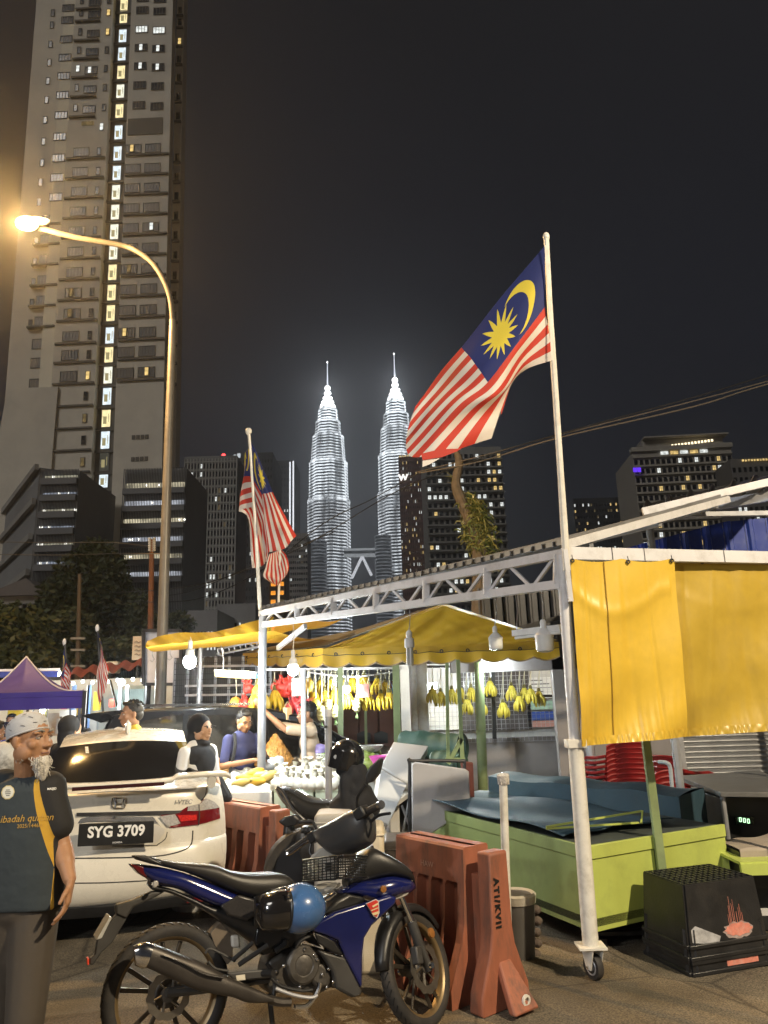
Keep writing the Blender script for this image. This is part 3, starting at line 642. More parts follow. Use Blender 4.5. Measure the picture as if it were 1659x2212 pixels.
for i, (lab, x, Y, bl, n, ls) in enumerate((
    ('dense olive tree at the left edge above the purple tent', 20, 26, [(5, 1375, 45, 55), (60, 1400, 40, 50), (-40, 1400, 50, 60), (40, 1340, 35, 40), (90, 1430, 30, 30), (15, 1440, 50, 30)], 4600, .13),
    ('dark tall tree in front of the parking block, tallest of the trees', 165, 48, [(170, 1245, 55, 55), (210, 1200, 40, 40), (130, 1290, 45, 45), (190, 1310, 60, 50), (235, 1260, 40, 55), (110, 1330, 40, 40)], 5200, .22),
    ('dark tree reaching before the lit stairwell', 240, 52, [(245, 1240, 30, 50), (262, 1290, 32, 50), (230, 1330, 45, 50), (275, 1350, 35, 40), (205, 1385, 40, 45)], 3600, .22),
    ('low bushy dark tree behind the two small flags', 180, 34, [(130, 1390, 40, 40), (185, 1400, 45, 45), (240, 1410, 45, 40), (290, 1410, 30, 40), (160, 1350, 40, 35)], 4200, .16),
    ('black leafy tree between the leaning wood pole and the lamp post', 310, 44, [(300, 1330, 25, 60), (330, 1370, 20, 45), (390, 1350, 25, 30), (290, 1400, 30, 30)], 2200, .18))):
    b = P(x, 1500, Y); tree(lab, (b.x, Y, 0), P(x, bl[0][1], Y), balls(bl, Y, 2.0), n, ls, i)
# dead palm trunk with ferns, right of the balcony tower
t = thing('fern_covered_trunk', 'broken leaning trunk with a clump of green ferns hanging on it', 'tree', P(1030, 1250, 22))
mb = MB(); path = [P(1036, 1330, 22), P(1036, 1190, 22), P(1022, 1140, 22), P(998, 1085, 22), P(985, 1045, 22), P(992, 1000, 22), P(985, 975, 22)]
mb.tube(smooth_path(path, 4), [.26, .25, .25, .24, .24, .23, .22, .2, .2, .2, .18, .18, .17, .17, .17, .16, .15, .14, .14, .13, .13, .12, .11, .09, .06], 10); mb.build('trunk', mat('dead_trunk', (0.13, 0.10, 0.065), .9, var=.3, scale=6, bump=.5), t)
mb = MB(); r = random.Random(5); mb.cur = 0
for _ in range(1500):
    q = r.random(); c = P(1020 + 22 * q, 1085 + 105 * q, 22) + V((r.gauss(0, .13 + .08 * q), r.gauss(0, .14), r.gauss(0, .12)))
    d = V((r.gauss(0, .8), r.gauss(0, .6), r.gauss(-.1, .7))).normalized(); s = .16 + .2 * r.random(); w = d.cross(V((r.gauss(0, 1), 1, r.gauss(0, 1)))).normalized() * .022
    e1 = c + d * s * .6 + V((0, 0, .03)); e2 = c + d * s + V((0, 0, -.08)); mb.cur = r.choice((0, 1, 1))
    mb.add([c - w, c + w, e1 + w, e1 - w, e2], [(0, 1, 2, 3), (3, 2, 4)])
for nx in range(3):
    c0 = P(978 + nx * 6, 1030 + 14 * nx, 22)
    for _ in range(12): d = V((r.gauss(0, 1), r.gauss(0, .5), r.gauss(0, 1))).normalized() * .3; w = V((.015, 0, .01)); mb.add([c0 - w, c0 + w, c0 + d], [(0, 1, 2)])
mb.build('fern', [mat('fern_green', (0.10, 0.13, 0.03), .6, var=.4), mat('fern_olive', (0.17, 0.165, 0.04), .6, var=.4)], t, smooth=None)

# ================================================================ street lamp, poles, wires, signs
LY = 14.0
t = thing('street_lamp', 'tall grey street lamp with a curved arm and a glowing orange head', 'street lamp', (P(350, 1400, LY).x, LY, 0))
b = P(350, 1400, LY); pth = [V((b.x + .02, LY, 0)), b, P(361, 1040, LY), P(371, 760, LY), P(372, 680, LY), P(362, 625, LY), P(335, 575, LY), P(300, 545, LY), P(262, 530, LY), P(160, 512, LY - .4), P(85, 492, LY - .8)]
pp = smooth_path(pth, 5); mb = MB(); kk = 19; mb.tube(pp[:kk + 1], [(.115 - .055 * min(1, k / 22)) for k in range(kk + 1)], 12); m2 = MB(); m2.tube(pp[kk:], .058, 12); m2.build('arm', mat('arm_grey_shaded', (.07, .065, .06), .6), t); mb.build('pole', mat('lamp_post_steel', (0.22, 0.20, 0.17), .45, metal=.35, var=.15, scale=3), t)  # the arm's dimness above the lamp is put into a darker grey
hd = P(58, 483, LY - 1.0); mb = MB(); mb.ell(hd + V((.1, .05, .09)), (.34, .13, .07), 14, 8); mb.build('lamp_head', grey_steel, t)
mb = MB(); mb.ell(hd, (.22, .16, .13), 14, 8); mb.build('lens', emit('sodium_lens', (1.0, 0.72, 0.28), 30.0), t)
lamp('sodium_lamp_light', hd - V((0, .3, .2)), 4600, (1.0, 0.58, 0.20), .15)
t = thing('utility_pole', 'leaning brown wooden pole with ring insulators left of the lamp post', 'utility pole', P(325, 1400, 30))
mb = MB(); mb.tube([P(323, 1480, 30), P(328, 1165, 30)], [.13, .1], 8); mb.build('pole', mat('rusty_wood', (0.20, 0.085, 0.04), .85, var=.25, scale=4), t)
for k in range(6):
    for s_ in (-1, 1): mb = MB(); mb.tube([P(328 + s_ * 6, 1163 + k * 5, 29.8), P(328 + s_ * 3, 1165 + k * 5, 29.9)], .05, 6); mb.build('insulator', cream_paint, t)
t = thing('power_pole', 'thin dark pole with three cross arms standing before the trees', 'utility pole', P(170, 1500, 25))
mb = MB(); mb.tube([P(167, 1480, 25), P(172, 1240, 25)], [.09, .06], 8); mb.build('pole', mat('dark_wood_pole', (0.06, .045, .03), .9), t)
for y_ in (1379, 1404, 1439): mb = MB(); mb.bar(P(153, y_, 24.9), P(184, y_, 24.9), .06, .07); mb.build('cross_arm', mat('grey_arm', (.2, .19, .17), .7), t)
# wires
wire = mat('cable_black', (0.02, 0.02, 0.02), .6); wire_p = mat('cable_pale', (0.13, 0.11, 0.085), .6)
def cable(label, pts, r, m, n=8):
    mb = MB(); mb.tube(smooth_path([P(*p) for p in pts], n), r, 5); o = mb.build('cable', m); tag(o, label, 'cable', 'overhead cables')
cable('upper black cable from the right edge down past the big flag', [(2500, 560, 15.5), (1700, 798, 16), (1500, 858, 16), (1200, 940, 17), (1040, 990, 18), (860, 1060, 19), (700, 1155, 20), (600, 1205, 21), (420, 1265, 24), (250, 1280, 30)], .014, wire)
cable('pale cable just under the upper black one behind the flag pole', [(2500, 590, 15.5), (1700, 812, 16), (1500, 866, 16), (1206, 940, 17), (1040, 985, 18), (900, 1020, 19)], .012, wire_p)
cable('lower pale doubled cable crossing the right flag pole', [(2500, 600, 15.5), (1700, 818, 16), (1500, 878, 16), (1206, 946, 16.5), (1040, 996, 17.5), (905, 1022, 18.5)], .016, wire_p)
cable('lower black cable sloping across the right floodlit tower', [(905, 1022, 18.5), (800, 1080, 19.5), (700, 1130, 20), (560, 1235, 22), (420, 1295, 25), (280, 1300, 30)], .014, wire)
cable('thin cable running to the leaning wooden pole', [(720, 1150, 20), (560, 1215, 23), (420, 1275, 26), (330, 1290, 30)], .012, wire)
cable('high thin cable over the trees on the left', [(-40, 1170, 30), (120, 1172, 30), (240, 1172, 30), (326, 1180, 30)], .014, wire_p)
cable('second thin cable over the trees on the left', [(-40, 1197, 30), (120, 1199, 30), (240, 1196, 30), (350, 1196, 15)], .014, wire_p)
# big grey sign on posts
SY = 15.0
t = thing('billboard', 'blank grey sign board in a dark frame beside the lamp post', 'sign', P(352, 1560, SY))
mb = MB(); a, b = P(310, 1478, SY), P(391, 1362, SY); mb.box(((a.x + b.x) / 2, SY, (a.z + b.z) / 2), (b.x - a.x, .08, b.z - a.z)); mb.build('panel', mat('sign_grey', (0.62, 0.62, 0.68), .5, var=.05), t)
for x0, y0, x1, y1 in ((310, 1362, 391, 1362), (310, 1478, 391, 1478), (310, 1362, 310, 1478), (391, 1362, 391, 1478)):
    mb = MB(); p, q = P(x0, y0, SY - .06), P(x1, y1, SY - .06); mb.bar(p, q, .06, .06); mb.build('frame', dark_steel, t)
for x_ in (320, 382): mb = MB(); p = P(x_, 1478, SY + .05); mb.tube([p, (p.x, p.y, 0)], .06, 8); mb.build('post', dark_steel, t)
t = thing('small_sign', 'small cream board with faint wavy lines left of the grey sign', 'sign', P(297, 1425, 20))
mb = MB(); mb.box(P(297, 1400, 20), (.28 * .9, .06, .62)); mb.build('panel', mat('sign_cream', (0.42, 0.37, 0.30), .6), t)
for k in range(4): mb = MB(); q = P(297, 1387 + k * 9, 19.95); mb.tube([q + V((-.08, 0, .0)), q + V((-.03, 0, .03)), q + V((.03, 0, -.02)), q + V((.08, 0, .02))], .012, 5); mb.build('stroke', mat('sign_stroke', (.25, .2, .17), .7), t)
mb = MB(); p = P(297, 1425, 20); mb.tube([p, (p.x, p.y, 0)], .03, 6); mb.build('post', dark_steel, t)
t = thing('water_tank', 'small cream box on the roof behind the rightmost small flag', 'box', P(244, 1455, 22)); mb = MB(); mb.box(P(244, 1442, 22), (.36, .3, .34)); mb.build('body', mat('tank_cream', (.45, .44, .36), .6), t, bevel=.03)
mb = MB(); mb.box(P(244, 1434, 22) + V((0, 0, .0)), (.4, .34, .05)); mb.build('lid', cream_paint, t)

# ================================================================ flags
class NX:
    def __init__(s, t): s.t = t
    def __call__(s, op, a, b=None, c=None):
        n = s.t.nodes.new('ShaderNodeMath'); n.operation = op
        for i, v in enumerate((a, b, c)):
            if v is None: continue
            if isinstance(v, (int, float)): n.inputs[i].default_value = v
            else: s.t.links.new(v, n.inputs[i])
        return n.outputs[0]
fm = bpy.data.materials.new('striped_flag_cloth'); fm.use_nodes = True; ft = fm.node_tree; fb = ft.nodes['Principled BSDF']; fb.inputs['Roughness'].default_value = .75
q = NX(ft); uvn = ft.nodes.new('ShaderNodeTexCoord'); sp = ft.nodes.new('ShaderNodeSeparateXYZ'); ft.links.new(uvn.outputs['UV'], sp.inputs[0])
X = q('MULTIPLY', sp.outputs[0], 28.0); Y_ = q('MULTIPLY', sp.outputs[1], 14.0)
red = q('LESS_THAN', q('MODULO', q('FLOOR', Y_), 2.0), .5)
cant = q('MULTIPLY', q('LESS_THAN', X, 14.0), q('LESS_THAN', Y_, 8.0))
def dist(cx, cy): return q('SQRT', q('ADD', q('POWER', q('ABSOLUTE', q('SUBTRACT', X, cx)), 2.0), q('POWER', q('ABSOLUTE', q('SUBTRACT', Y_, cy)), 2.0)))
cres = q('MULTIPLY', q('LESS_THAN', dist(5.3, 4.0), 3.2), q('GREATER_THAN', dist(6.35, 4.2), 2.85))
ang = q('DIVIDE', q('ADD', q('ARCTAN2', q('SUBTRACT', Y_, 4.0), q('SUBTRACT', X, 9.0)), 6.28318), 2 * pi / 14)
mm = q('MULTIPLY', q('ABSOLUTE', q('SUBTRACT', q('FRACT', ang), .5)), 2.0)
star = q('LESS_THAN', dist(9.0, 4.0), q('ADD', 1.5, q('MULTIPLY', q('POWER', mm, 1.45), 1.75)))
yel = q('MAXIMUM', cres, star)
def mixc(f, a, b):
    m = ft.nodes.new('ShaderNodeMix'); m.data_type = 'RGBA'; ft.links.new(f, m.inputs['Factor'])
    for k, v in (('A', a), ('B', b)):
        if isinstance(v, tuple): m.inputs[k].default_value = (*v, 1)
        else: ft.links.new(v, m.inputs[k])
    return m.outputs['Result']
col = mixc(red, (0.66, 0.62, 0.58), (0.50, 0.045, 0.028)); can = mixc(yel, (0.014, 0.024, 0.135), (0.68, 0.56, 0.06)); col = mixc(cant, col, can)
ft.links.new(col, fb.inputs['Base Color'])
tr = ft.nodes.new('ShaderNodeBsdfTranslucent'); ft.links.new(col, tr.inputs[0]); ms = ft.nodes.new('ShaderNodeMixShader'); ms.inputs[0].default_value = .3
ft.links.new(fb.outputs[0], ms.inputs[1]); ft.links.new(tr.outputs[0], ms.inputs[2]); ft.links.new(ms.outputs[0], ft.nodes['Material Output'].inputs[0])
nzf = ft.nodes.new('ShaderNodeTexNoise'); nzf.inputs['Scale'].default_value = 260; ft.links.new(uvn.outputs['UV'], nzf.inputs['Vector']); bpf = ft.nodes.new('ShaderNodeBump'); bpf.inputs['Strength'].default_value = .12; ft.links.new(nzf.outputs[0], bpf.inputs['Height']); ft.links.new(bpf.outputs[0], fb.inputs['Normal'])
def cr(a, b, c, d, t): return 0.5 * ((2 * b) + (c - a) * t + (2 * a - 5 * b + 4 * c - d) * t * t + (3 * b - a - 3 * c + d) * t ** 3)
def cloth(name, parent, ctrl, us, vs_, nu=56, nv=40, wrink=.0, m=fm, fold=None):
    # ctrl[i][j]: point of the cloth at us[i] along the fly and vs_[j] down the hoist
    def loc(arr, u):
        for i in range(len(arr) - 1):
            if u <= arr[i + 1] + 1e-9: return i, (u - arr[i]) / (arr[i + 1] - arr[i])
        return len(arr) - 2, 1.0
    def at(u, v):
        i, tu = loc(us, u); j, tv = loc(vs_, v); row = []
        for k in range(i - 1, i + 3):
            def g(k, l):
                k2 = min(max(k, 0), len(us) - 1); l2 = min(max(l, 0), len(vs_) - 1); p = ctrl[k2][l2]
                if k != k2: a = ctrl[k2][l2]; b = ctrl[1 if k < 0 else len(us) - 2][l2]; p = a * 2 - b
                if l != l2:
                    b = ctrl[k2][1 if l < 0 else len(vs_) - 2]; p = ctrl[k2][l2] * 2 - b
                return p
            row.append(cr(g(k, j - 1), g(k, j), g(k, j + 1), g(k, j + 2), tv))
        return cr(*row, tu)
    mb = MB(); mb.grid(lambda u, v: at(u, v) + V((0, wrink * sin(u * 17 + v * 9) * u + wrink * .5 * sin(v * 23 - u * 11) * u, 0)), nu, nv)
    o = mb.build(name, m, parent, smooth=180)
    uv = o.data.uv_layers.new(name='UVMap'); w = nu + 1
    for l in o.data.loops: i = l.vertex_index; uv.data[l.index].uv = ((i % w) / nu, (i // w) / nv)
    return o
def FP(x, y, Y): return P(x / 4.0 + 846.8, y / 4.0 + 483.9, Y)
FY = 5.05
t = thing('flag_on_pole', 'biggest flag of red and white stripes on a tall cream pole above the corner post', 'flag', P(1222, 1190, FY))
mb = MB(); pp = [P(1225, 1230, FY), P(1222, 1190, FY), P(1200, 850, FY + .02), P(1190, 700, FY + .03), P(1180, 513, FY + .05)]; mb.tube(smooth_path(pp, 4), [.026] * 6 + [.023] * 6 + [.021] * 5, 10); mb.build('pole', cream_paint, t)
mb = MB(); mb.ell(P(1180, 512, FY + .05), (.026, .026, .04)); mb.build('pole_cap', cream_paint, t)
ct = [[FP(1322, 185, FY), FP(1322, 450, FY), FP(1322, 715, FY), FP(1357, 940, FY), FP(1390, 1175, FY)],
      [FP(960, 610, FY + .12), FP(1030, 850, FY - .02), FP(1085, 1030, FY - .10), FP(1125, 1170, FY + .0), FP(1150, 1260, FY + .05)],
      [FP(600, 1060, FY + .15), FP(715, 1210, FY - .05), FP(830, 1360, FY - .15), FP(950, 1440, FY - .12), FP(1030, 1390, FY + .08)],
      [FP(372, 1340, FY + .2), FP(470, 1460, FY + .0), FP(560, 1590, FY - .12), FP(720, 1640, FY - .1), FP(930, 1640, FY + .02)],
      [FP(200, 1580, FY + .1), FP(122, 1850, FY + .05), FP(170, 2010, FY - .06), FP(430, 1990, FY - .1), FP(860, 1850, FY - .02)]]
cloth('cloth', t, ct, [0, .25, .5, .75, 1], [0, .2857, .5714, .7857, 1], 80, 56, .018)
mb = MB(); mb.grid(lambda u, v: FP(1330 + 62 * v - 14 * u + (2 if v < .5 else 0), 185 + 990 * v, FY - .03), 2, 12); mb.build('hoist_sleeve', mat('flag_sleeve', (.62, .58, .52), .8), t, smooth=180)
# folded back end of the same cloth
mb = MB(); pts = [FP(1000, 1375, FY + .1), FP(1036, 1360, FY + .12), FP(990, 1500, FY + .14), FP(945, 1650, FY + .14), FP(935, 1560, FY + .1)]; mb.add(pts, [(0, 1, 2, 4), (2, 3, 4)]); mb.build('back_fold', mat('flag_red_cloth', (.45, .045, .03), .8), t)
# lower loop of the fly end turned up
mb = MB()
fold = [(250, 1985), (420, 1945), (600, 1940), (560, 1965), (430, 2015), (265, 2040)]
mb.add([FP(x, y, FY - .16) for x, y in fold], [(0, 1, 2, 3, 4, 5)]); mb.build('turned_stripe', mat('flag_red_cloth', (.45, .045, .03), .8), t)
fold2 = [(265, 2040), (430, 2015), (330, 2075), (262, 2100)]
mb = MB(); mb.add([FP(x, y, FY - .155) for x, y in fold2], [(0, 1, 2, 3)]); mb.build('turned_stripe', mat('flag_white_cloth', (.66, .62, .58), .8), t)
# middle flag on the far corner of the truss
def GP(x, y, Y): return P(x / 5.333 + 483.9, y / 5.333 + 915.9, Y)
MY = 8.3
t = thing('flag_on_pole', 'limp striped flag glowing orange in the lamp light on the far truss corner', 'flag', P(561, 1315, MY))
mb = MB(); mb.tube([GP(415, 2140, MY), GP(360, 1100, MY), GP(305, 300, MY), GP(285, 80, MY)], [.022, .02, .018, .018], 8); mb.build('pole', cream_paint, t)
mb = MB(); mb.ell(GP(284, 85, MY), (.04, .03, .045)); mb.build('pole_cap', cream_paint, t)
ct = [[GP(305, 190, MY), GP(322, 500, MY), GP(335, 640, MY), GP(345, 780, MY), GP(350, 920, MY)],
      [GP(375, 330, MY - .05), GP(410, 600, MY - .12), GP(440, 820, MY - .1), GP(440, 1010, MY), GP(430, 1160, MY + .1)],
      [GP(560, 780, MY - .1), GP(500, 800, MY - .2), GP(435, 835, MY - .1), GP(470, 1100, MY), GP(440, 1350, MY + .1)],
      [GP(700, 1050, MY - .15), GP(600, 1130, MY - .22), GP(480, 1150, MY - .15), GP(495, 1300, MY), GP(470, 1500, MY + .05)],
      [GP(835, 1290, MY - .1), GP(700, 1425, MY - .2), GP(525, 1475, MY - .15), GP(505, 1500, MY - .05), GP(490, 1600, MY + .05)]]
cloth('cloth', t, ct, [0, .25, .5, .75, 1], [0, .2857, .5714, .7857, 1], 48, 40, .02)
ct = [[GP(300, 260, MY + .05), GP(318, 560, MY + .05), GP(345, 760, MY + .05), GP(355, 950, MY + .05)],
      [GP(240, 400, MY + .12), GP(228, 600, MY + .15), GP(185, 840, MY + .15), GP(170, 1000, MY + .12)],
      [GP(330, 900, MY + .16), GP(400, 1000, MY + .14), GP(320, 1030, MY + .1), GP(280, 1100, MY + .1)],
      [GP(520, 1400, MY + .12), GP(500, 1520, MY + .1), GP(440, 1640, MY + .1), GP(320, 1660, MY + .1)]]
hf = cloth('hanging_fold', t, ct, [.0, .34, .67, 1], [0, .33, .67, 1], 36, 30, .02)
for l in hf.data.uv_layers[0].data: l.uv = (min(l.uv[0] * 1.25, 1), .3 + .7 * l.uv[1])
t = thing('flag_on_pole', 'small striped flag hanging behind the orange lit flag', 'flag', P(603, 1300, 10))
mb = MB(); mb.tube([GP(628, 2070, 10), GP(648, 1450, 10)], .016, 8); mb.build('pole', cream_paint, t)
ct = [[GP(648, 1440, 10), GP(600, 1470, 10), GP(520, 1500, 10)], [GP(720, 1520, 9.95), GP(620, 1640, 10), GP(470, 1680, 10)], [GP(745, 1680, 10), GP(640, 1800, 9.9), GP(455, 1760, 9.95)], [GP(640, 1840, 10), GP(610, 1860, 9.95), GP(560, 1840, 10)]]
o = cloth('cloth', t, ct, [0, .4, .75, 1], [0, .5, 1], 30, 24, .015)
for l in o.data.uv_layers[0].data: l.uv = (.5 + .5 * l.uv[0], l.uv[1])
# two small flags on the left
for lab, xb, tops, Y, seq in (('small drooping striped flag right behind the purple tent peak', 139, (139, 1387), 12.5, [(139, 1400, 142, 1432, 145, 1436), (137, 1422, 133, 1455, 131, 1470), (148, 1440, 144, 1470, 138, 1500), (154, 1462, 150, 1485, 146, 1520)]),
                          ('taller drooping striped flag over the black car', 210, (210, 1357), 11.5, [(211, 1365, 215, 1385, 218, 1395), (219, 1388, 222, 1412, 216, 1425), (225, 1420, 222, 1450, 208, 1470), (236, 1447, 228, 1490, 214, 1524)])):
    t = thing('flag_on_pole', lab, 'flag', P(xb, 1560, Y), 0, 'small flags on poles')
    mb = MB(); mb.tube([P(tops[0], tops[1], Y), P(tops[0] + 6, 1440, Y), P(tops[0] + 14, 1560, Y)], .018, 6); mb.build('pole', dark_steel, t)
    mb = MB(); mb.ell(P(*tops, Y), (.03, .03, .06)); mb.build('pole_tip', white_paint, t)
    ct = [[P(a, b, Y - .03), P(c, d, Y - .08), P(e_, f_, Y - .04)] for a, b, c, d, e_, f_ in seq]
    cloth('cloth', t, ct, [0, .33, .66, 1], [0, .5, 1], 30, 24, .02)

# ================================================================ white saloon car seen from behind
car_white = mat('car_white_paint', (0.72, 0.68, 0.59), 0.28, var=0.02, coat=0.8, dirt=((0.6, 0.55, 0.46), 0.12, 1.5))
car_glass = mat('tinted_glass', (0.010, 0.009, 0.008), 0.07, var=0.1, spec=0.7)
lens_red = mat('tail_lens_red', (0.16, 0.004, 0.007), 0.12, var=0.15, scale=30, coat=1)
lens_clear = mat('tail_lens_clear', (0.42, 0.40, 0.38), 0.15, var=0.3, scale=60, coat=1)
glow_red = mat('tail_reflector', (0.55, 0.02, 0.015), 0.2, var=0.5, scale=90, coat=1)
seam_m = mat('panel_seam', (0.03, 0.028, 0.025), 0.7)
plate_black = mat('plate_black', (0.010, 0.010, 0.010), 0.4)
letter_white = mat('letter_white', (0.78, 0.77, 0.74), 0.5, var=.03)
def shell(t, path, rngs, mats_, nt=24, cy=.13, wrap_=.16, drop=.03, power=.75):
    # a skin swept along the centre outline; every range of it is a part
    def row(y, z, hw, dr, cyk):
        out = []
        for i in range(nt + 1):
            a = -1 + 2 * i / nt; s_ = (abs(a) ** power) * (1 if a > 0 else -1)
            x = hw * s_; out.append(V((x, y + cyk * (cy * s_ * s_ + wrap_ * max(0, (abs(a) - .62) / .38) ** 2), z - dr * drop * s_ * s_)))
        return out
    objs = {}
    for name, i0, i1, m in rngs:
        seg_ = path[i0:i1 + 1]; pts = smooth_path([V((p[0], p[1], p[2])) for p in seg_], 4); ext = smooth_path([V((p[3], p[4], 0)) for p in seg_], 4)
        mb = MB(); rows = [row(p.x, p.y, p.z, e_.x, e_.y) for p, e_ in zip(pts, ext)]
        w = nt + 1; mb.v = [WM[t.name] @ p for r in rows for p in r]
        mb.f = [(j * w + i, j * w + i + 1, (j + 1) * w + i + 1, (j + 1) * w + i) for j in range(len(rows) - 1) for i in range(nt)]; mb.mi = [0] * len(mb.f)
        objs[name] = mb.build(name, m, t, smooth=50)
    for sd in (0, -1):
        poly = [row(p[0], p[1], p[2], p[3], p[4])[sd] for p in path]
        tr = tessellate_polygon([[V((p.y, p.z, 0)) for p in poly]])
        mb = MB(); mb.add([WM[t.name] @ p for p in poly], [tuple(x) for x in tr]); mb.build('side_panel', mats_[0], t, smooth=None)
    return objs
CARR = R_(18)
t = car = thing('saloon_car', 'white saloon car with a rear spoiler and number plate SYG 3709', 'car', (-2.09, 6.0, 0), CARR)
path = [(.14, .24, .72, 0, 1), (.05, .29, .80, 0, 1), (.0, .40, .838, 0, 1), (.0, .52, .850, 0, 1), (.03, .63, .852, 0, 1), (.06, .66, .850, 0, 1),
        (.075, .80, .842, 0, 1), (.10, .93, .825, 0, 1), (.13, 1.03, .80, 0, 1), (.20, 1.065, .77, .4, .9), (.42, 1.085, .735, .6, .7),
        (.56, 1.10, .70, .8, .6), (.85, 1.27, .615, 1, .5), (1.12, 1.395, .555, 1.2, .4), (1.22, 1.425, .55, 1.5, .3), (1.6, 1.475, .55, 1.5, .1), (2.2, 1.48, .56, 1.5, -.1), (2.75, 1.42, .58, 1, -.3),
        (3.4, 1.08, .68, .8, -.4), (3.9, .98, .73, .6, -.6), (4.3, .80, .76, .3, -.8), (4.42, .55, .78, 0, -1), (4.40, .25, .74, 0, -1)]
ob = shell(t, path, (('rear_bumper', 0, 5, car_white), ('boot_lid', 5, 11, car_white), ('rear_window', 11, 13, car_glass), ('roof', 13, 17, car_white), ('windscreen', 17, 18, car_glass), ('bonnet', 18, 20, car_white), ('front_bumper', 20, 22, car_white)), [car_white])
allb = [ob['rear_bumper'], ob['boot_lid'], ob['rear_window'], ob['roof']]
WL = WM[t.name]
def K3(x, y): return (x / 3.0, y / 3.0 + 1486.2)
def cpatch(name, pts, m, Y=5.5, off=.006, step=.03, parent=None, crop=K3, targets=None):
    mb = MB(); pl = [P(*crop(*p), Y) if crop else P(*p, Y) for p in pts]; tess(pl, mb, step)
    c_ = sum(pl, V((0, 0, 0))) / len(pl); wrap(mb, targets or allb, c_ - V((0, 0, CAM_H)), off)
    return mb.build(name, m, parent or t, smooth=60)
def cline(name, pts, m, w=.006, Y=5.5, off=.003, crop=K3, parent=None, targets=None):
    pl = smooth_path([P(*crop(*p), Y) if crop else P(*p, Y) for p in pts], 8); mb = MB(); mb.v = list(pl); c_ = sum(pl, V((0, 0, 0))) / len(pl)
    mb.f = [(0, 1, 2)] ; wrap(mb, targets or allb, c_ - V((0, 0, CAM_H)), off); pp = list(mb.v); m2 = MB(); m2.tube(pp, w, 6); return m2.build(name, m, parent or t)
# lamps, right then mirrored to the left
def mirror(pts): return pts
right_lamp = [(1012, 828), (1150, 800), (1205, 765), (1300, 742), (1322, 712), (1350, 704), (1405, 728), (1450, 772), (1456, 855), (1290, 898), (1085, 920)]
lo = cpatch('tail_lamp', right_lamp, lens_red, off=.012)
cpatch('clear_lens', [(1022, 830), (1138, 812), (1178, 880), (1085, 905)], lens_clear, off=.018, parent=lo)
cpatch('indicator_lens', [(1205, 768), (1296, 748), (1325, 716), (1350, 710), (1405, 735), (1446, 778), (1300, 800), (1200, 802)], lens_clear, off=.018, parent=lo)
cpatch('glowing_strip', [(1142, 822), (1283, 818), (1283, 858), (1168, 868)], glow_red, off=.019, parent=lo)
cline('lamp_seam', [(1290, 745), (1292, 830), (1286, 898)], seam_m, .004, off=.019, parent=lo)
# left lamp by mirroring the vertices of the right one in the car's own frame
for src in [lo] + list(lo.children):
    me = src.data.copy(); me.transform(Mx.Scale(-1, 4, V((1, 0, 0)))); me.flip_normals(); o = bpy.data.objects.new(src.name.split('.')[0], me); C.objects.link(o)
    if src is lo: o.parent = t; WM[o.name] = WL; left_lo = o
    else: o.parent = left_lo; WM[o.name] = WL
# number plate, badge, trim
pc = P(*K3(755, 942), 5.96); ry = (WL.to_3x3() @ V((1, 0, -.03))).normalized(); rz = (WL.to_3x3() @ V((0, .10, 1))).normalized(); rn = ry.cross(rz)
def on_plate(mb_, dx=0, dz=0, dn=0): return basis(pc + ry * dx + rz * dz - rn * (-dn), ry, rz, rn)
mb = MB(); mb.box((0, 0, 0), (.535, .155, .016), None); mb.v = [basis(pc, ry, rz, rn) @ p for p in mb.v]; pl_ = mb.build('number_plate', plate_black, t, bevel=.004)
hw_ = -rn if rn.y > 0 else rn
vs, fs = text_geo('SYG 3709', .105, .001, .0035, space=1.02); xs = [v.x for v in vs]; sc_ = .405 / (max(xs) - min(xs))
mb = MB(); mb.add([(v.x * sc_, v.y, v.z) for v in vs], fs, basis(pc + hw_ * .011 + rz * .012, ry, rz, hw_)); mb.build('plate_lettering', letter_white, pl_)
vs, fs = text_geo('HONDA', .017, .0005, .001, space=1.15); mb = MB(); mb.add(vs, fs, basis(pc + hw_ * .011 - rz * .063 + ry * .01, ry, rz, hw_)); mb.build('plate_lettering', mat('letter_grey', (.45, .45, .45), .5), pl_)
cpatch('plate_recess', [(520, 868), (990, 868), (1092, 905), (1095, 935), (1040, 1005), (990, 1025), (560, 1025), (500, 1005)], mat('recess_white', (.60, .58, .54), .4), off=.004)
cline('recess_edge', [(1095, 925), (1080, 975), (1030, 1012), (990, 1025), (700, 1027)], seam_m, .003)
cpatch('chrome_strip', [(462, 808), (1230, 790), (1200, 812), (1090, 822), (700, 828), (462, 832)], mat('dark_chrome', (.30, .29, .28), .15, metal=.9), off=.016)
cpatch('chrome_wing', [(500, 845), (560, 832), (1020, 832), (1075, 905), (1050, 880), (990, 862), (560, 866), (478, 878)], mat('chrome_strip_pale', (.6, .6, .6), .2, metal=.8), off=.010)
cline('bumper_seam', [(355, 1108), (700, 1105), (1000, 1095), (1180, 1062), (1270, 1010), (1287, 905)], seam_m, .005, off=.001)
cline('lower_seam', [(355, 1266), (700, 1262), (1100, 1235), (1400, 1180)], seam_m, .004, off=.001)
cline('lid_seam', [(1340, 640), (1330, 700), (1300, 735)], seam_m, .004, off=.001)
cline('lid_crease', [(462, 690), (700, 672), (1000, 668), (1335, 650)], mat('crease_shadow', (.34, .33, .31), .5), .004, off=.0)
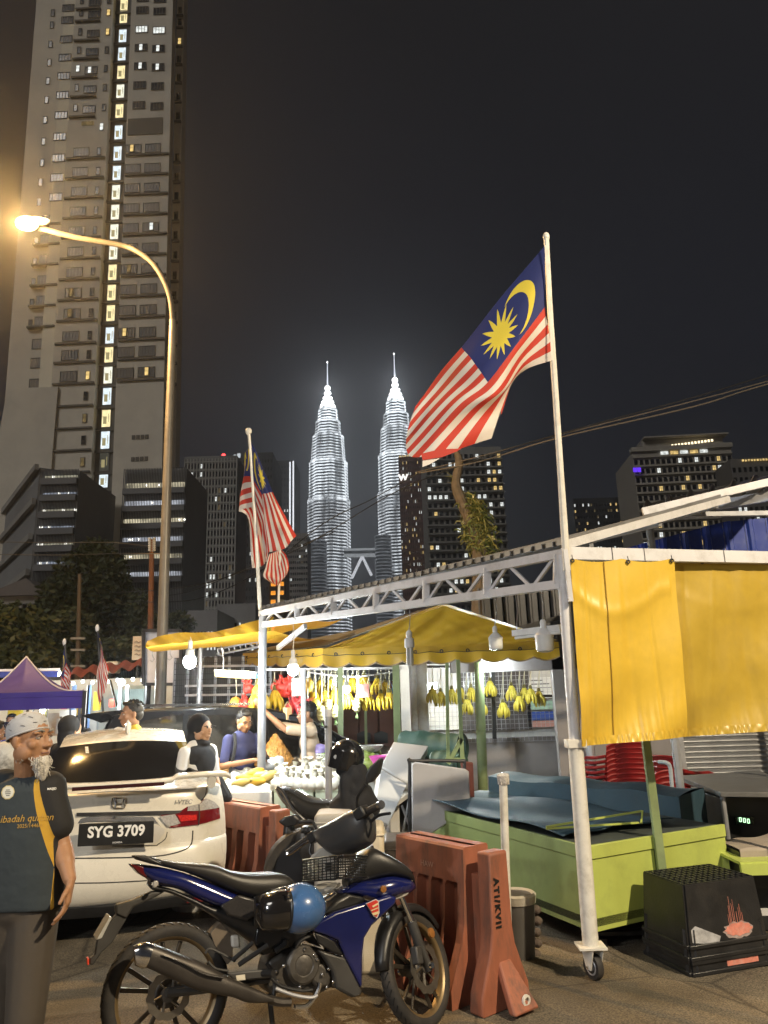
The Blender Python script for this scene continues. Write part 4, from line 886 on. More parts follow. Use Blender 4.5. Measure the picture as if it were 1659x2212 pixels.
# badge: ring frame and an H inside
def badge():
    mb = MB(); f_ = lambda pts: [P(*K3(*p), 5.5) for p in pts]
    def strip(pts, w):
        pl = f_(pts); m2 = MB(); m2.v = pl; m2.f = [(0, 1, 2)]; wrap(m2, allb, pl[0] - V((0, 0, CAM_H)), .01); return mb.tube(m2.v, w, 6)
    strip([(728, 716), (736, 711), (808, 711), (816, 716), (823, 735), (818, 775), (808, 786), (738, 786), (726, 775), (722, 735), (728, 716)], .006)
    strip([(742, 716), (752, 750), (747, 783)], .007); strip([(803, 716), (793, 750), (798, 783)], .007); strip([(752, 752), (793, 752)], .006)
    return mb
badge().build('boot_badge', chrome, t)
vs, fs = text_geo('i-VTEC', .046, .001, .0015, shear=.25); mb = MB(); q0 = P(*K3(1186, 740), 5.6); mb.add(vs, fs, basis(q0, ry, rz, hw_)); wrap(mb, allb, q0 - V((0, 0, CAM_H)), .005); mb.build('boot_lettering', mat('badge_grey', (.2, .2, .2), .3, metal=.8), t)
# spoiler: a wing on two feet, with a dark slot for the brake light
def blade_px(top, bot, Y, dy, hw, name, m, parent, k=4):
    tp = smooth_path([P(*K3(*p), Y) for p in top], k); bt = smooth_path([P(*K3(*p), Y) for p in bot], k); mb = MB(); mb.blade(tp, bt, [hw] * len(tp), None, 10); return mb.build(name, m, parent)
L = lambda x, y, z: WL @ V((x, y, z))
sp_t = [(-.86, .20, 1.13), (-.78, .12, 1.165), (-.45, .06, 1.17), (-.36, .04, 1.145), (0, .02, 1.14), (.36, .04, 1.145), (.45, .06, 1.17), (.78, .12, 1.165), (.86, .20, 1.13)]
mb = MB(); tp = smooth_path([L(*p) for p in sp_t], 5); mb.blade([p + V((0, 0, .008)) for p in tp], [p - V((0, 0, .036)) for p in tp], [.075] * len(tp), WL.to_3x3() @ V((0, 1, 0)), 12); spo = mb.build('spoiler', car_white, t)
for s_ in (-1, 1): mb = MB(); mb.blade([L(s_ * .70, .03, 1.14), L(s_ * .72, .22, 1.15)], [L(s_ * .69, .06, 1.05), L(s_ * .72, .30, 1.06)], [.035, .04], None, 10); mb.build('foot', car_white, spo)
mb = MB(); mb.bar(L(-.33, -.055, 1.118), L(.33, -.055, 1.118), .02, .026); mb.build('brake_light', mat('brake_slot', (.04, .01, .012), .2), spo)
mb = MB(); mb.blade([L(.02, 1.36, 1.58), L(.02, 1.45, 1.56), L(.02, 1.58, 1.49)], [L(.02, 1.28, 1.45), L(.02, 1.4, 1.45), L(.02, 1.58, 1.47)], [.008, .03, .02], None, 10); mb.build('roof_aerial', car_white, t)
cpatch('camera_button', [(734, 834), (742, 830), (750, 834), (750, 842), (742, 846), (734, 842)], dark_steel, off=.02)
# underside, tyres, reflector, exhaust
mb = MB(); mb.box((0, 2.3, .30), (1.5, 4.2, .2)); mb.v = [WL @ p for p in mb.v]; mb.build('underbody', black_plastic, t)
mb = MB(); mb.blade([L(-.72, .13, .30), L(0, .06, .285), L(.72, .13, .30)], [L(-.70, .16, .2), L(0, .1, .19), L(.70, .16, .2)], [.03] * 3, None, 8); mb.build('diffuser', black_plastic, t)
for s_ in (-1, 1):
    for yy in (.95, 3.55):
        mb = MB(); m_ = WL @ Mx.Translation((s_ * .76, yy, .30)) @ Mx.Rotation(pi / 2, 4, 'Y'); mb.lathe([(.17, -.1), (.28, -.1), (.30, -.07), (.30, .07), (.28, .1), (.17, .1)], m_, 28); w_ = mb.build('wheel', rubber, t)
        mb = MB(); mb.lathe([(.02, .04), (.19, .09 * 1)], m_ if s_ > 0 else m_ @ Mx.Rotation(pi, 4, 'X'), 20); mb.build('rim', chrome, w_)
    mb = MB(); mb.box((s_ * .60, .065, .245), (.13, .02, .03)); mb.v = [WL @ p for p in mb.v]; mb.build('reflector', lens_red, t)
# windscreen stickers seen through the rear glass
mb = MB(); q0 = P(188, 1618, 6.0)
for k in range(4): mb.box(P(187 + k * .5, 1614 + k * 4, 6.2), (.028, .002, .012))
wrap(mb, allb, q0 - V((0, 0, CAM_H)), .004); mb.build('sticker', mat('sticker_white', (.7, .7, .68), .6), t)

# ================================================================ black people carrier behind
car_black = mat('car_black_paint', (0.005, 0.005, 0.006), 0.3, var=0.05, coat=0.15, spec=.25)
YB = 8.6; q0 = P(185, 1600, YB); q1 = P(500, 1600, YB)
t = thing('estate_car', 'big glossy black car parked across behind the white car', 'car', (q0.x - .1, YB + .2, 0), R_(8))
mb = MB()
prof = [(0, .35), (.0, .9), (.06, 1.05), (.25, 1.52), (.30, 1.60), (.7, 1.66), (1.5, 1.67), (2.1, 1.62), (2.55, 1.50), (3.05, 1.22), (3.35, 1.08), (4.2, .98), (4.5, .8), (4.55, .4), (4.4, .28), (.2, .28)]
WB = WM[t.name]
def bside(pts, y, th): return [WB @ V((x, y, z)) for x, z in pts], WB.to_3x3() @ V((0, th, 0))
a_, o_ = bside(prof, -.05, 1.75); mb.prism(a_, o_); mb.build('body', car_black, t, bevel=.06, seg=3)
for pts in (((.42, 1.05), (.46, 1.5), (.95, 1.58), (1.1, 1.58), (1.1, 1.05)), ((1.16, 1.05), (1.16, 1.58), (1.9, 1.56), (2.0, 1.05)), ((2.06, 1.05), (1.98, 1.55), (2.4, 1.47), (2.9, 1.2), (2.95, 1.05))):
    mb = MB(); a_, o_ = bside(pts, -.062, .02); mb.prism(a_, o_); mb.build('side_window', car_glass, t)
mb = MB(); mb.prism(*bside(((.15, 1.52), (-.08, 1.61), (.1, 1.64), (.5, 1.665), (.5, 1.63)), .1, 1.45)); mb.build('roof_spoiler', car_black, t, bevel=.01)
mb = MB(); mb.add([WB @ V(p) for p in ((.045, .1, 1.08), (.045, 1.5, 1.08), (.225, 1.4, 1.5), (.225, .2, 1.5))], [(0, 1, 2, 3)]); mb.v = [p + WB.to_3x3() @ V((-.03, 0, .01)) for p in mb.v]; mb.build('rear_window', car_glass, t)
mb = MB(); mb.tube([WB @ V((.04, .9, 1.12)), WB @ V((-.01, .6, 1.2)), WB @ V((-.0, .4, 1.24))], .012, 6); mb.build('wiper', black_plastic, t)
mb = MB(); mb.bar(WB @ V((.6, .08, 1.70)), WB @ V((2.0, .08, 1.68)), .04, .03); mb.build('roof_rail', chrome, t)
for x_ in (.5, 1.13, 2.03): mb = MB(); mb.bar(WB @ V((x_, -.056, .45)), WB @ V((x_, -.056, 1.0)), .008, .008); mb.build('door_seam', seam_m, t)
for x_ in (1.2, 2.1): mb = MB(); mb.bar(WB @ V((x_, -.075, .95)), WB @ V((x_ + .2, -.075, .95)), .02, .03); mb.build('door_handle', chrome, t)
for x_ in (.85, 3.6):
    mb = MB(); m_ = WB @ Mx.Translation((x_, -.02, .33)) @ Mx.Rotation(pi / 2, 4, 'X'); mb.lathe([(.2, -.1), (.31, -.1), (.33, -.06), (.33, .1), (.2, .12)], m_, 24); w_ = mb.build('wheel', rubber, t)
    mb = MB(); mb.lathe([(.03, .11), (.21, .10)], m_, 18); mb.build('rim', chrome, w_)
mb = MB(); mb.bar(WB @ V((2.85, -.15, 1.16)), WB @ V((2.75, -.32, 1.18)), .16, .12); mb.build('door_mirror', car_black, t, bevel=.03)

# ================================================================ people
def skin(n, c): return mat('skin_' + n, c, .55, var=.08, scale=30, bump=.05, bscale=300, sss=.08)
sk1 = skin('tan', (0.36, 0.185, 0.095)); sk2 = skin('brown', (0.30, 0.155, 0.085)); sk3 = skin('light', (0.42, 0.25, 0.15))
def head(mb, c, yaw, s=1.0, pitch=0.0, neck_to=None):
    # face looks along the local -Y; yaw turns it about Z
    m = Mx.Translation(V(c)) @ Mx.Rotation(yaw, 4, 'Z') @ Mx.Rotation(pitch, 4, 'X') @ Mx.Scale(s, 4)
    e = lambda p, r: mb.ell(m @ V(p), [k * s for k in r], 16, 12, (Mx.Rotation(yaw, 4, 'Z') @ Mx.Rotation(pitch, 4, 'X')).to_3x3())
    e((0, .012, .03), (.076, .098, .088)); e((0, -.025, -.03), (.064, .072, .085)); e((0, -.045, -.088), (.044, .045, .035))
    e((0, -.092, -.018), (.013, .016, .032)); e((0, -.108, -.036), (.016, .014, .012)); e((.013, -.098, -.038), (.011, .011, .009)); e((-.013, -.098, -.038), (.011, .011, .009))
    for s_ in (-1, 1):
        e((s_ * .034, -.078, .022), (.028, .016, .010)); e((s_ * .045, -.058, -.028), (.024, .026, .024)); e((s_ * .078, .012, -.008), (.010, .018, .032)); e((s_ * .058, -.01, -.06), (.022, .05, .04))
    e((0, -.088, -.063), (.024, .014, .007)); e((0, -.086, -.074), (.021, .014, .007))
    if neck_to is not None: mb.cap(m @ V((0, .02, -.05)), neck_to, .055 * s, .062 * s, 14)
    return m
def face_bits(t, m, dark=(.012, .01, .008), brow=True, white=True):
    for s_ in (-1, 1):
        mb = MB(); mb.ell(m @ V((s_ * .032, -.0795, .004)), .0115, 12, 8); ey = mb.build('eye', mat('eye_white', (.5, .48, .45), .25), t)
        mb = MB(); mb.ell(m @ V((s_ * .032, -.0868, .0035)), .0056, 10, 6); mb.build('iris', mat('iris_brown', (.015, .009, .006), .15), ey)
        mb = MB(); mb.tube([m @ V((s_ * .017, -.0875, .007)), m @ V((s_ * .032, -.0905, .0105)), m @ V((s_ * .047, -.083, .005))], .0042, 6); mb.build('eyelid', mat('eyelid', (.20, .10, .055), .6), ey)
        if brow: mb = MB(); mb.tube([m @ V((s_ * .014, -.096, .027)), m @ V((s_ * .034, -.097, .033)), m @ V((s_ * .055, -.078, .027))], [.004, .005, .002], 6); mb.build('eyebrow', mat('brow_%s' % str(dark), dark, .8), t)
    mb = MB(); mb.tube([m @ V((-.022, -.0905, -.0685)), m @ V((0, -.1025, -.068)), m @ V((.022, -.0905, -.0685))], .003, 6); mb.build('mouth', mat('lips', (.17, .06, .045), .5), t)
def hand(mb, wrist, d, palm_n, s=1.0, curl=.35, thumb_side=1):
    # palm from the wrist along d, fingers of unequal length bending towards palm_n
    d = V(d).normalized(); n = (V(palm_n) - d * V(palm_n).dot(d)).normalized(); b = d.cross(n) * thumb_side; w = V(wrist)
    for k in range(4): o = (k - 1.5) * .019 * s; mb.cap(w + b * o * .7, w + d * .085 * s + b * o, .017 * s, .013 * s, 8)
    for k, ln in enumerate((.066, .080, .074, .058)):
        o = (1.5 - k) * .0205 * s; p = w + d * .088 * s + b * o; dd = d
        for j, f in enumerate((.45, .32, .25)):
            dd = (dd * cos(curl) + n * sin(curl)).normalized(); q = p + dd * ln * f * s * 1.1; mb.cap(p, q, (.0098 - j * .001) * s, (.009 - j * .001) * s, 8); p = q
    p = w + d * .025 * s + b * .026 * s; q = p + (d * .7 + b * .7 + n * .25).normalized() * .042 * s; r_ = q + (d * .9 + b * .25 + n * .3).normalized() * .036 * s
    mb.cap(p, q, .013 * s, .0115 * s, 8); mb.cap(q, r_, .011 * s, .0085 * s, 8)

# --- older man in the foreground
YM = 3.5
pm = lambda x, y, dy=0: P(x, y, YM + dy)
t = thing('person', 'older man with white goatee, white knitted cap and dark teal shirt with gold stripe', 'person', (pm(55, 2300).x, YM, 0))
hc = pm(66, 1596); mb = MB(); hm = head(mb, hc, R_(70), .97, R_(-4), pm(62, 1690, .05))
mb.cap(pm(62, 1672, .05), pm(66, 1710, .05), .062, .075, 14)
sh = pm(100, 1716, .04); el = pm(135, 1832, .04); wr = pm(150, 1898, -.04)
mb.cap(sh, el, .045, .042, 14); mb.cap(el, wr, .043, .028, 14); mb.cap(el.lerp(wr, .1), el.lerp(wr, .45), .043, .040, 14)
hand(mb, pm(153, 1903, -.04), (-.02, -.25, -1), (-.75, -.2, 0), .98, .30, -1)
wl = pm(-52, 1905, -.05); mb.cap(pm(-12, 1705, .1), pm(-40, 1830, .15), .055, .045, 14); mb.cap(pm(-40, 1830, .15), wl, .043, .03, 14); hand(mb, wl, (0, -.2, -1), (.8, 0, 0), .98, .3, 1)
fuse(mb, 'body', sk1, t, .0050, 3, .45)
face_bits(t, hm, (.25, .24, .22))
mb = MB(); M_ = hm
for k in range(420):    # goatee of fine hairs
    a = random.gauss(0, .020); b = random.uniform(-.115, -.078); y0 = random.uniform(-.085, -.055); p = M_ @ V((a, y0, b)); ln = random.uniform(.03, .085) * (1 - abs(a) * 12)
    ln = max(ln, .012); mb.tube([p, p + V((random.gauss(.004, .006), random.gauss(-.006, .004), -ln * .55)), p + V((random.gauss(.006, .009), random.gauss(-.004, .005), -ln))], [.0022, .002, .0008], 4)
wb = mat('white_beard', (.60, .57, .52), .85, var=.22, scale=90, bump=.8, bscale=160); gb = MB(); gb.ell(M_ @ V((0, -.066, -.108)), (.036, .030, .04)); gb.ell(M_ @ V((.002, -.072, -.14)), (.028, .026, .04)); gb.ell(M_ @ V((.004, -.076, -.168)), (.016, .016, .025)); go = fuse(gb, 'goatee', wb, t, .005, 2, .4); mb.build('beard_hair', wb, go)
mb = MB()
for s_ in (-1, 1):
    for k in range(24): p = M_ @ V((s_ * (.066 + random.gauss(0, .003)), -.01 + random.gauss(0, .014), -.05 - .045 * random.random())); mb.tube([p, p + V((0, -.002, -.012))], [.003, .001], 4)
mb.build('stubble', mat('white_beard', (.62, .59, .54), .85), t)
# cap: a knitted dome with a band, slightly tilted back
capm = mat('knitted_cap_white', (.46, .46, .47), .85, var=.06, scale=30, bump=.12, bscale=220)
mc = M_ @ Mx.Translation((0, .022, .045)) @ Mx.Rotation(R_(-14), 4, 'X')
mb = MB(); pr = []
for k in range(10): a = k / 9 * pi / 2; pr.append((max(.091 * cos(a), .001), .002 + .076 * sin(a) ** .9))
mb.lathe([(.089, -.030), (.0915, -.015)] + pr, mc @ Mx.Scale(1.10, 4, V((0, 1, 0))) @ Mx.Scale(.92, 4, V((1, 0, 0))), 32, False); capo = mb.build('cap', capm, t, smooth=60)
mb = MB(); r = random.Random(4)
for k in range(26):
    a = r.uniform(0, 2 * pi); h = r.choice((.0, .0, .03, .05)); rr = .0935 * math.sqrt(max(.05, 1 - (h / .1) ** 2)); p = V((rr * cos(a) * .92, rr * sin(a) * 1.10, h + .004)); tg = V((-sin(a), cos(a), r.uniform(-.8, .8))) * .009
    mb.tube([mc @ (p - tg), mc @ (p + tg)], .0016, 4)
mb.build('cap_pattern', mat('cap_thread', (.16, .16, .17), .8), capo)
mb = MB(); mb.tube([mc @ V((.0915 * cos(k * pi / 16) * .92, .0915 * sin(k * pi / 16) * 1.10, -.026)) for k in range(32)], .0042, 6, closed=True); mb.build('cap_band', capm, capo)
# shirt: one surface, teal with a gold stripe and a black side panel
shm = bpy.data.materials.new('teal_black_shirt'); shm.use_nodes = True; nt2 = shm.node_tree; q = NX(nt2); b_ = nt2.nodes['Principled BSDF']; b_.inputs['Roughness'].default_value = .85
tcx = nt2.nodes.new('ShaderNodeTexCoord'); sxx = nt2.nodes.new('ShaderNodeSeparateXYZ'); nt2.links.new(tcx.outputs['Object'], sxx.inputs[0])
xs0 = pm(90, 1700).x - WM[t.name].translation.x; z0, z1 = pm(90, 1672).z, pm(118, 1830).z; xs1 = pm(117, 1790).x - WM[t.name].translation.x
tt = q('DIVIDE', q('SUBTRACT', z0, sxx.outputs[2]), z0 - z1); tt = q('MINIMUM', q('MAXIMUM', tt, 0.0), 1.25)
edge = q('ADD', xs0 - .028, q('MULTIPLY', q('POWER', tt, 1.25), xs1 - xs0 + .02))
gold = q('MULTIPLY', q('GREATER_THAN', sxx.outputs[0], edge), q('LESS_THAN', sxx.outputs[0], q('ADD', edge, q('MULTIPLY', q('ADD', .016, q('MULTIPLY', tt, .014)), 1.4)))); blk = q('GREATER_THAN', sxx.outputs[0], edge)
gold = q('MULTIPLY', gold, q('LESS_THAN', sxx.outputs[1], -.02))
def mx2(f, a, b):
    m = nt2.nodes.new('ShaderNodeMix'); m.data_type = 'RGBA'; nt2.links.new(f, m.inputs['Factor'])
    for k, v in (('A', a), ('B', b)):
        if isinstance(v, tuple): m.inputs[k].default_value = (*v, 1)
        else: nt2.links.new(v, m.inputs[k])
    return m.outputs['Result']
cc_ = mx2(gold, mx2(blk, (.027, .037, .044), (.016, .015, .015)), (.52, .30, .03)); nt2.links.new(cc_, b_.inputs['Base Color'])
nn = nt2.nodes.new('ShaderNodeTexNoise'); nn.inputs['Scale'].default_value = 7; nn.inputs['Detail'].default_value = 3; nt2.links.new(tcx.outputs['Object'], nn.inputs['Vector']); bb = nt2.nodes.new('ShaderNodeBump'); bb.inputs['Strength'].default_value = .75; bb.inputs['Distance'].default_value = .02; nt2.links.new(nn.outputs[0], bb.inputs['Height']); nt2.links.new(bb.outputs[0], b_.inputs['Normal'])
mb = MB(); top = pm(55, 1690, .03)
rows = [(1676, 66, .075, .07), (1690, 63, .15, .085), (1705, 60, .175, .10), (1740, 58, .178, .115), (1800, 56, .178, .125), (1870, 55, .182, .13), (1930, 54, .185, .125), (1957, 54, .187, .122)]
rg = []
for y, x, a, b in rows:
    c_ = pm(x, y, .05); rg.append([c_ + V((a * (abs(cos(2 * pi * j / 24)) ** .8) * (1 if cos(2 * pi * j / 24) > 0 else -1) , b * sin(2 * pi * j / 24) , .006 * sin(5 * 2 * pi * j / 24 + y))) for j in range(24)])
mb.v = [p for r_ in rg for p in r_]; mb.f = [(i * 24 + j, i * 24 + (j + 1) % 24, (i + 1) * 24 + (j + 1) % 24, (i + 1) * 24 + j) for i in range(len(rg) - 1) for j in range(24)] + [tuple(range(23, -1, -1)), tuple(range((len(rg) - 1) * 24, len(rg) * 24))]; mb.mi = [0] * len(mb.f)
mb.ell(pm(102, 1700, .04), (.085, .08, .072)); mb.ell(pm(8, 1700, .08), (.09, .085, .08)); mb.cap(pm(104, 1708, .03), pm(127, 1782, .03), .074, .066, 14); mb.cap(pm(8, 1704, .08), pm(-34, 1785, .13), .085, .078, 14)
sho = fuse(mb, 'shirt', shm, t, .008, 5, .5)
mb = MB(); mb.tube([pm(66, 1683, .05) + V((.072 * cos(a), .066 * sin(a) - .0, .018 * sin(a))) for a in [k * pi / 10 for k in range(20)]], .007, 6, closed=True); mb.build('collar', mat('collar_dark', (.025, .025, .025), .85), sho)
gold_m = mat('gold_print', (.50, .30, .05), .6)
def shirt_text(s_, x, y, size, shear=0, m=gold_m, bold=.001):
    vs, fs = text_geo(s_, size, 0, bold, shear=shear); mb = MB(); q0 = pm(x, y, -.25); mb.add(vs, fs, basis(q0, (1, 0, .02), (0, 0, 1), (0, -1, 0))); wrap(mb, [sho], q0 - V((0, 0, CAM_H)), .003); return mb.build('print', m, sho, smooth=None)
shirt_text('ibadah qurban', 58, 1768, .041, .25, bold=.0); shirt_text('2025/1446H', 64, 1784, .022, bold=.0)
shirt_text('MASJID', 112, 1704, .013, 0, letter_white, .0003)
def disc(x, y, r, m, off, n=10):
    q0 = pm(x, y, -.25); mb = MB(); tess([q0 + V((r * cos(2 * pi * k / n), 0, r * sin(2 * pi * k / n))) for k in range(n)], mb, .02); wrap(mb, [sho], q0 - V((0, 0, CAM_H)), off); return mb.build('round_badge', m, sho)
disc(17, 1711.5, .030, mat('badge_gold', (.55, .45, .2), .5), .003); disc(17, 1711.5, .026, mat('badge_white', (.62, .6, .5), .5), .0042)
for k, (dx, dy, w) in enumerate(((0, -5, 9), (0, -1, 13), (0, 3, 12), (0, 7, 8))):
    mb = MB(); q0 = pm(17 + dx, 1711.5 + dy, -.25); mb.box(q0, (w * .0019, .001, .0035)); wrap(mb, [sho], q0 - V((0, 0, CAM_H)), .0052); mb.build('badge_print', mat('badge_ink', (.12, .12, .1), .6), sho)
# trousers and shoes
tr_m = mat('brown_trousers', (.055, .044, .033), .85, var=.15, scale=9, bump=.3, bscale=14)
mb = MB(); hipc = pm(52, 1950, .05)
mb.ell(hipc, (.165, .115, .12)); fr = V((pm(62, 2300).x, YM - .05, .09)); fl_ = V((pm(-28, 2300).x, YM + .22, .09))
for hip, foot, kn in ((pm(76, 1965, .05), fr, None), (pm(25, 1965, .06), fl_, None)):
    k_ = hip.lerp(foot, .5) + V((.01, -.04, 0)); mb.cap(hip, k_, .105, .078, 14); mb.cap(k_, foot, .078, .062, 14)
fuse(mb, 'trousers', tr_m, t, .010, 4, .5)
for f_ in (fr, fl_): mb = MB(); mb.blade([f_ + V((-.02, .08, .0)), f_ + V((0, 0, .01)), f_ + V((.03, -.1, -.03)), f_ + V((.04, -.17, -.06))], [V((f_.x - .02, f_.y + .09, gz(f_.x, f_.y))), V((f_.x, f_.y, gz(f_.x, f_.y))), V((f_.x + .03, f_.y - .1, gz(f_.x, f_.y))), V((f_.x + .04, f_.y - .18, gz(f_.x, f_.y)))], [.035, .045, .048, .03], None, 12); mb.build('shoe', black_plastic, t)

# --- simple full figures in the middle distance
def figure(label, x, ytop, Y, yaw, shirt, trousers, skinm, arms, hair=None, H=None, lean=(0, 0), scale=1.0, hpitch=0, sleeve=.5, seated=False):
    hd = P(x, ytop, Y); H = hd.z; s = H / 1.70 if not seated else scale
    t = thing('person', label, 'person', (hd.x, Y, 0)); R3 = Mx.Rotation(yaw, 4, 'Z')
    base = V((hd.x, Y, H - 1.70 * s)) if seated else V((hd.x, Y, 0))
    W_ = lambda p: base + (R3 @ (V(p) * s))
    mb = MB(); lx, ly = lean; hm = head(mb, W_((lx, ly - .01, 1.585)), yaw, s, hpitch, W_((0, .02, 1.40)))
    sh = [W_((s_ * .19, .02, 1.385)) for s_ in (-1, 1)]; hands_ = []
    for k, (e, w) in enumerate(arms):
        e, w = W_(e), W_(w); mb.cap(sh[k], e, .045 * s, .04 * s, 10); mb.cap(e, w, .04 * s, .027 * s, 10)
        hand(mb, w, w - e, R3 @ V((0, -.2, .3)) if (w - e).z > -.1 else R3 @ V((.4 * (1 - 2 * k), -.1, 0)), s * .95, .45, 1 if k else -1)
    fuse(mb, 'body', skinm, t, .0085, 2, .4)
    face_bits(t, hm)
    mb = MB()
    for z, a, b in ((.92, .165, .115), (1.08, .165, .112), (1.25, .185, .118), (1.36, .165, .095)): mb.ell(W_((0, .02, z)), (a * s, b * s, .14 * s), 16, 10, R3.to_3x3())
    for k, (e, w) in enumerate(arms): mb.cap(sh[k], sh[k].lerp(W_(e), min(1, sleeve * 1.6)), .066 * s, .058 * s, 10); 
    if sleeve > 1:
        for e, w in arms: mb.cap(W_(e), W_(e).lerp(W_(w), .9), .052 * s, .042 * s, 10)
    so_ = fuse(mb, 'shirt', shirt, t, .014, 3, .5)
    mb = MB(); mb.ell(W_((0, .02, .90)), (.160 * s, .115 * s, .13 * s), 16, 10, R3.to_3x3())
    if seated:
        for s_ in (-1, 1): mb.cap(W_((s_ * .09, 0, .86)), W_((s_ * .11, -.42, .84)), .085 * s, .065 * s, 10); mb.cap(W_((s_ * .11, -.42, .84)), W_((s_ * .11, -.40, .48)), .065 * s, .05 * s, 10)
    else:
        for s_ in (-1, 1): mb.cap(W_((s_ * .09, .01, .88)), W_((s_ * .095, -.02, .48)), .088 * s, .062 * s, 10); mb.cap(W_((s_ * .095, -.02, .48)), W_((s_ * .1, .02, .08)), .062 * s, .045 * s, 10)
    fuse(mb, 'trousers', trousers, t, .016, 3, .5)
    if not seated:
        for s_ in (-1, 1): mb = MB(); mb.blade([W_((s_ * .1, .06, .09)), W_((s_ * .1, -.04, .09)), W_((s_ * .1, -.16, .04))], [W_((s_ * .1, .08, 0)), W_((s_ * .1, -.04, 0)), W_((s_ * .1, -.18, 0))], [.04 * s, .045 * s, .035 * s], None, 10); mb.build('shoe', black_plastic, t)
    if hair is not None:
        mb = MB(); mh = hm; c3 = (Mx.Rotation(yaw, 4, 'Z') @ Mx.Rotation(hpitch, 4, 'X')).to_3x3()
        mb.ell(mh @ V((0, .028, .05)), [k * s for k in (.083, .096, .082)], 18, 12, c3); mb.ell(mh @ V((0, .055, .0)), [k * s for k in (.079, .065, .07)], 16, 10, c3); mb.ell(mh @ V((0, -.04, .105)), [k * s for k in (.062, .05, .024)], 14, 8, c3)
        r = random.Random(len(label))
        for _ in range(90):
            a = r.uniform(0, 2 * pi); b = r.uniform(.15, 1.45); n_ = V((cos(a) * sin(b), sin(a) * sin(b), cos(b))); 
            if n_.y < -.55: continue
            p = mh @ V((n_.x * .083, .028 + n_.y * .097, .05 + n_.z * .083)); q_ = mh @ V((n_.x * .094 + .008, .02 + n_.y * .105, .055 + n_.z * .096)); mb.tube([p, q_], [.007 * s, .002 * s], 4)
        mb.build('hair', hair, t, smooth=60)
    return t, W_, hm, so_
black_hair = mat('black_hair', (.012, .010, .009), .6, var=.3, scale=60)
navy = mat('navy_shirt', (.030, .034, .105), .85, var=.12, scale=8, bump=.2, bscale=20); dark_cloth = mat('black_cloth', (.012, .012, .014), .9, var=.2, scale=10, bump=.2, bscale=20)
denim = mat('dark_denim', (.022, .026, .045), .85)
t, W_, hm, so_ = figure('man in a navy shirt looking down at his phone at the fruit stall', 527, 1537, 8.7, R_(38), navy, dark_cloth, sk1, [((-.28, -.05, 1.10), (-.02, -.34, 1.16)), ((.27, -.08, 1.10), (.10, -.34, 1.15))], black_hair, hpitch=R_(18))
ph = W_((.05, -.43, 1.22)); mb = MB(); mb.box(ph, (.075, .012, .15), rotm(R_(-50), 0, R_(38)).to_3x3()); tag(mb.build('mobile_phone', black_plastic, None, bevel=.006), 'black mobile phone held by the man in the navy shirt', 'phone')
mb = MB(); mb.tube(smooth_path([W_((-.13, -.02, 1.45)), W_((-.17, -.12, 1.3)), W_((-.24, -.13, 1.0)), W_((-.28, -.08, .82))], 5), .018, 6); tag(mb.build('bag_strap', dark_cloth), 'black shoulder bag hanging beside the man in the navy shirt', 'bag')
mb = MB(); mb.blade([W_((-.38, -.05, .86)), W_((-.2, -.14, .88))], [W_((-.36, -.05, .55)), W_((-.18, -.14, .55))], [.05, .06], None, 12); bo = mb.build('pouch', dark_cloth, bpy.data.objects['bag_strap'])
peach = mat('peach_shirt', (.62, .47, .33), .8, var=.1, scale=8, bump=.2, bscale=18)
t, W_, hm, so_ = figure('fruit seller in a peach shirt reaching up to the hanging red bags', 664, 1520, 8.9, R_(-75), peach, mat('khaki_cloth', (.45, .36, .22), .85), sk2, [((-.22, -.30, 1.45), (-.10, -.52, 1.66)), ((.20, -.28, 1.42), (.10, -.50, 1.62))], black_hair, sleeve=.55)
shirt_w = mat('white_cloth', (.60, .60, .60), .85, var=.08, scale=8, bump=.2, bscale=18)
yellow_cloth = mat('yellow_cloth', (.60, .42, .05), .85)
t, W_, hm, so_ = figure('man with a moustache and a white towel on his shoulder behind the white car', 287, 1517, 7.75, R_(-58), yellow_cloth, denim, sk2, [((-.28, -.02, 1.12), (-.20, -.2, .92)), ((.27, -.10, 1.18), (.0, -.26, 1.30))], black_hair)
mb = MB(); mb.tube([hm @ V((-.026, -.100, -.052)), hm @ V((0, -.109, -.048)), hm @ V((.026, -.100, -.052))], [.003, .007, .003], 6); mb.build('moustache', black_hair, t)
mb = MB(); mb.blade([W_((-.26, -.1, 1.40)), W_((-.05, -.12, 1.47)), W_((.14, -.08, 1.46))], [W_((-.25, -.12, 1.15)), W_((-.05, -.15, 1.16)), W_((.14, -.13, 1.25))], [.05, .05, .04], None, 12); tag(mb.build('towel', shirt_w), 'white towel draped on the shoulder of the man with a moustache', 'towel')
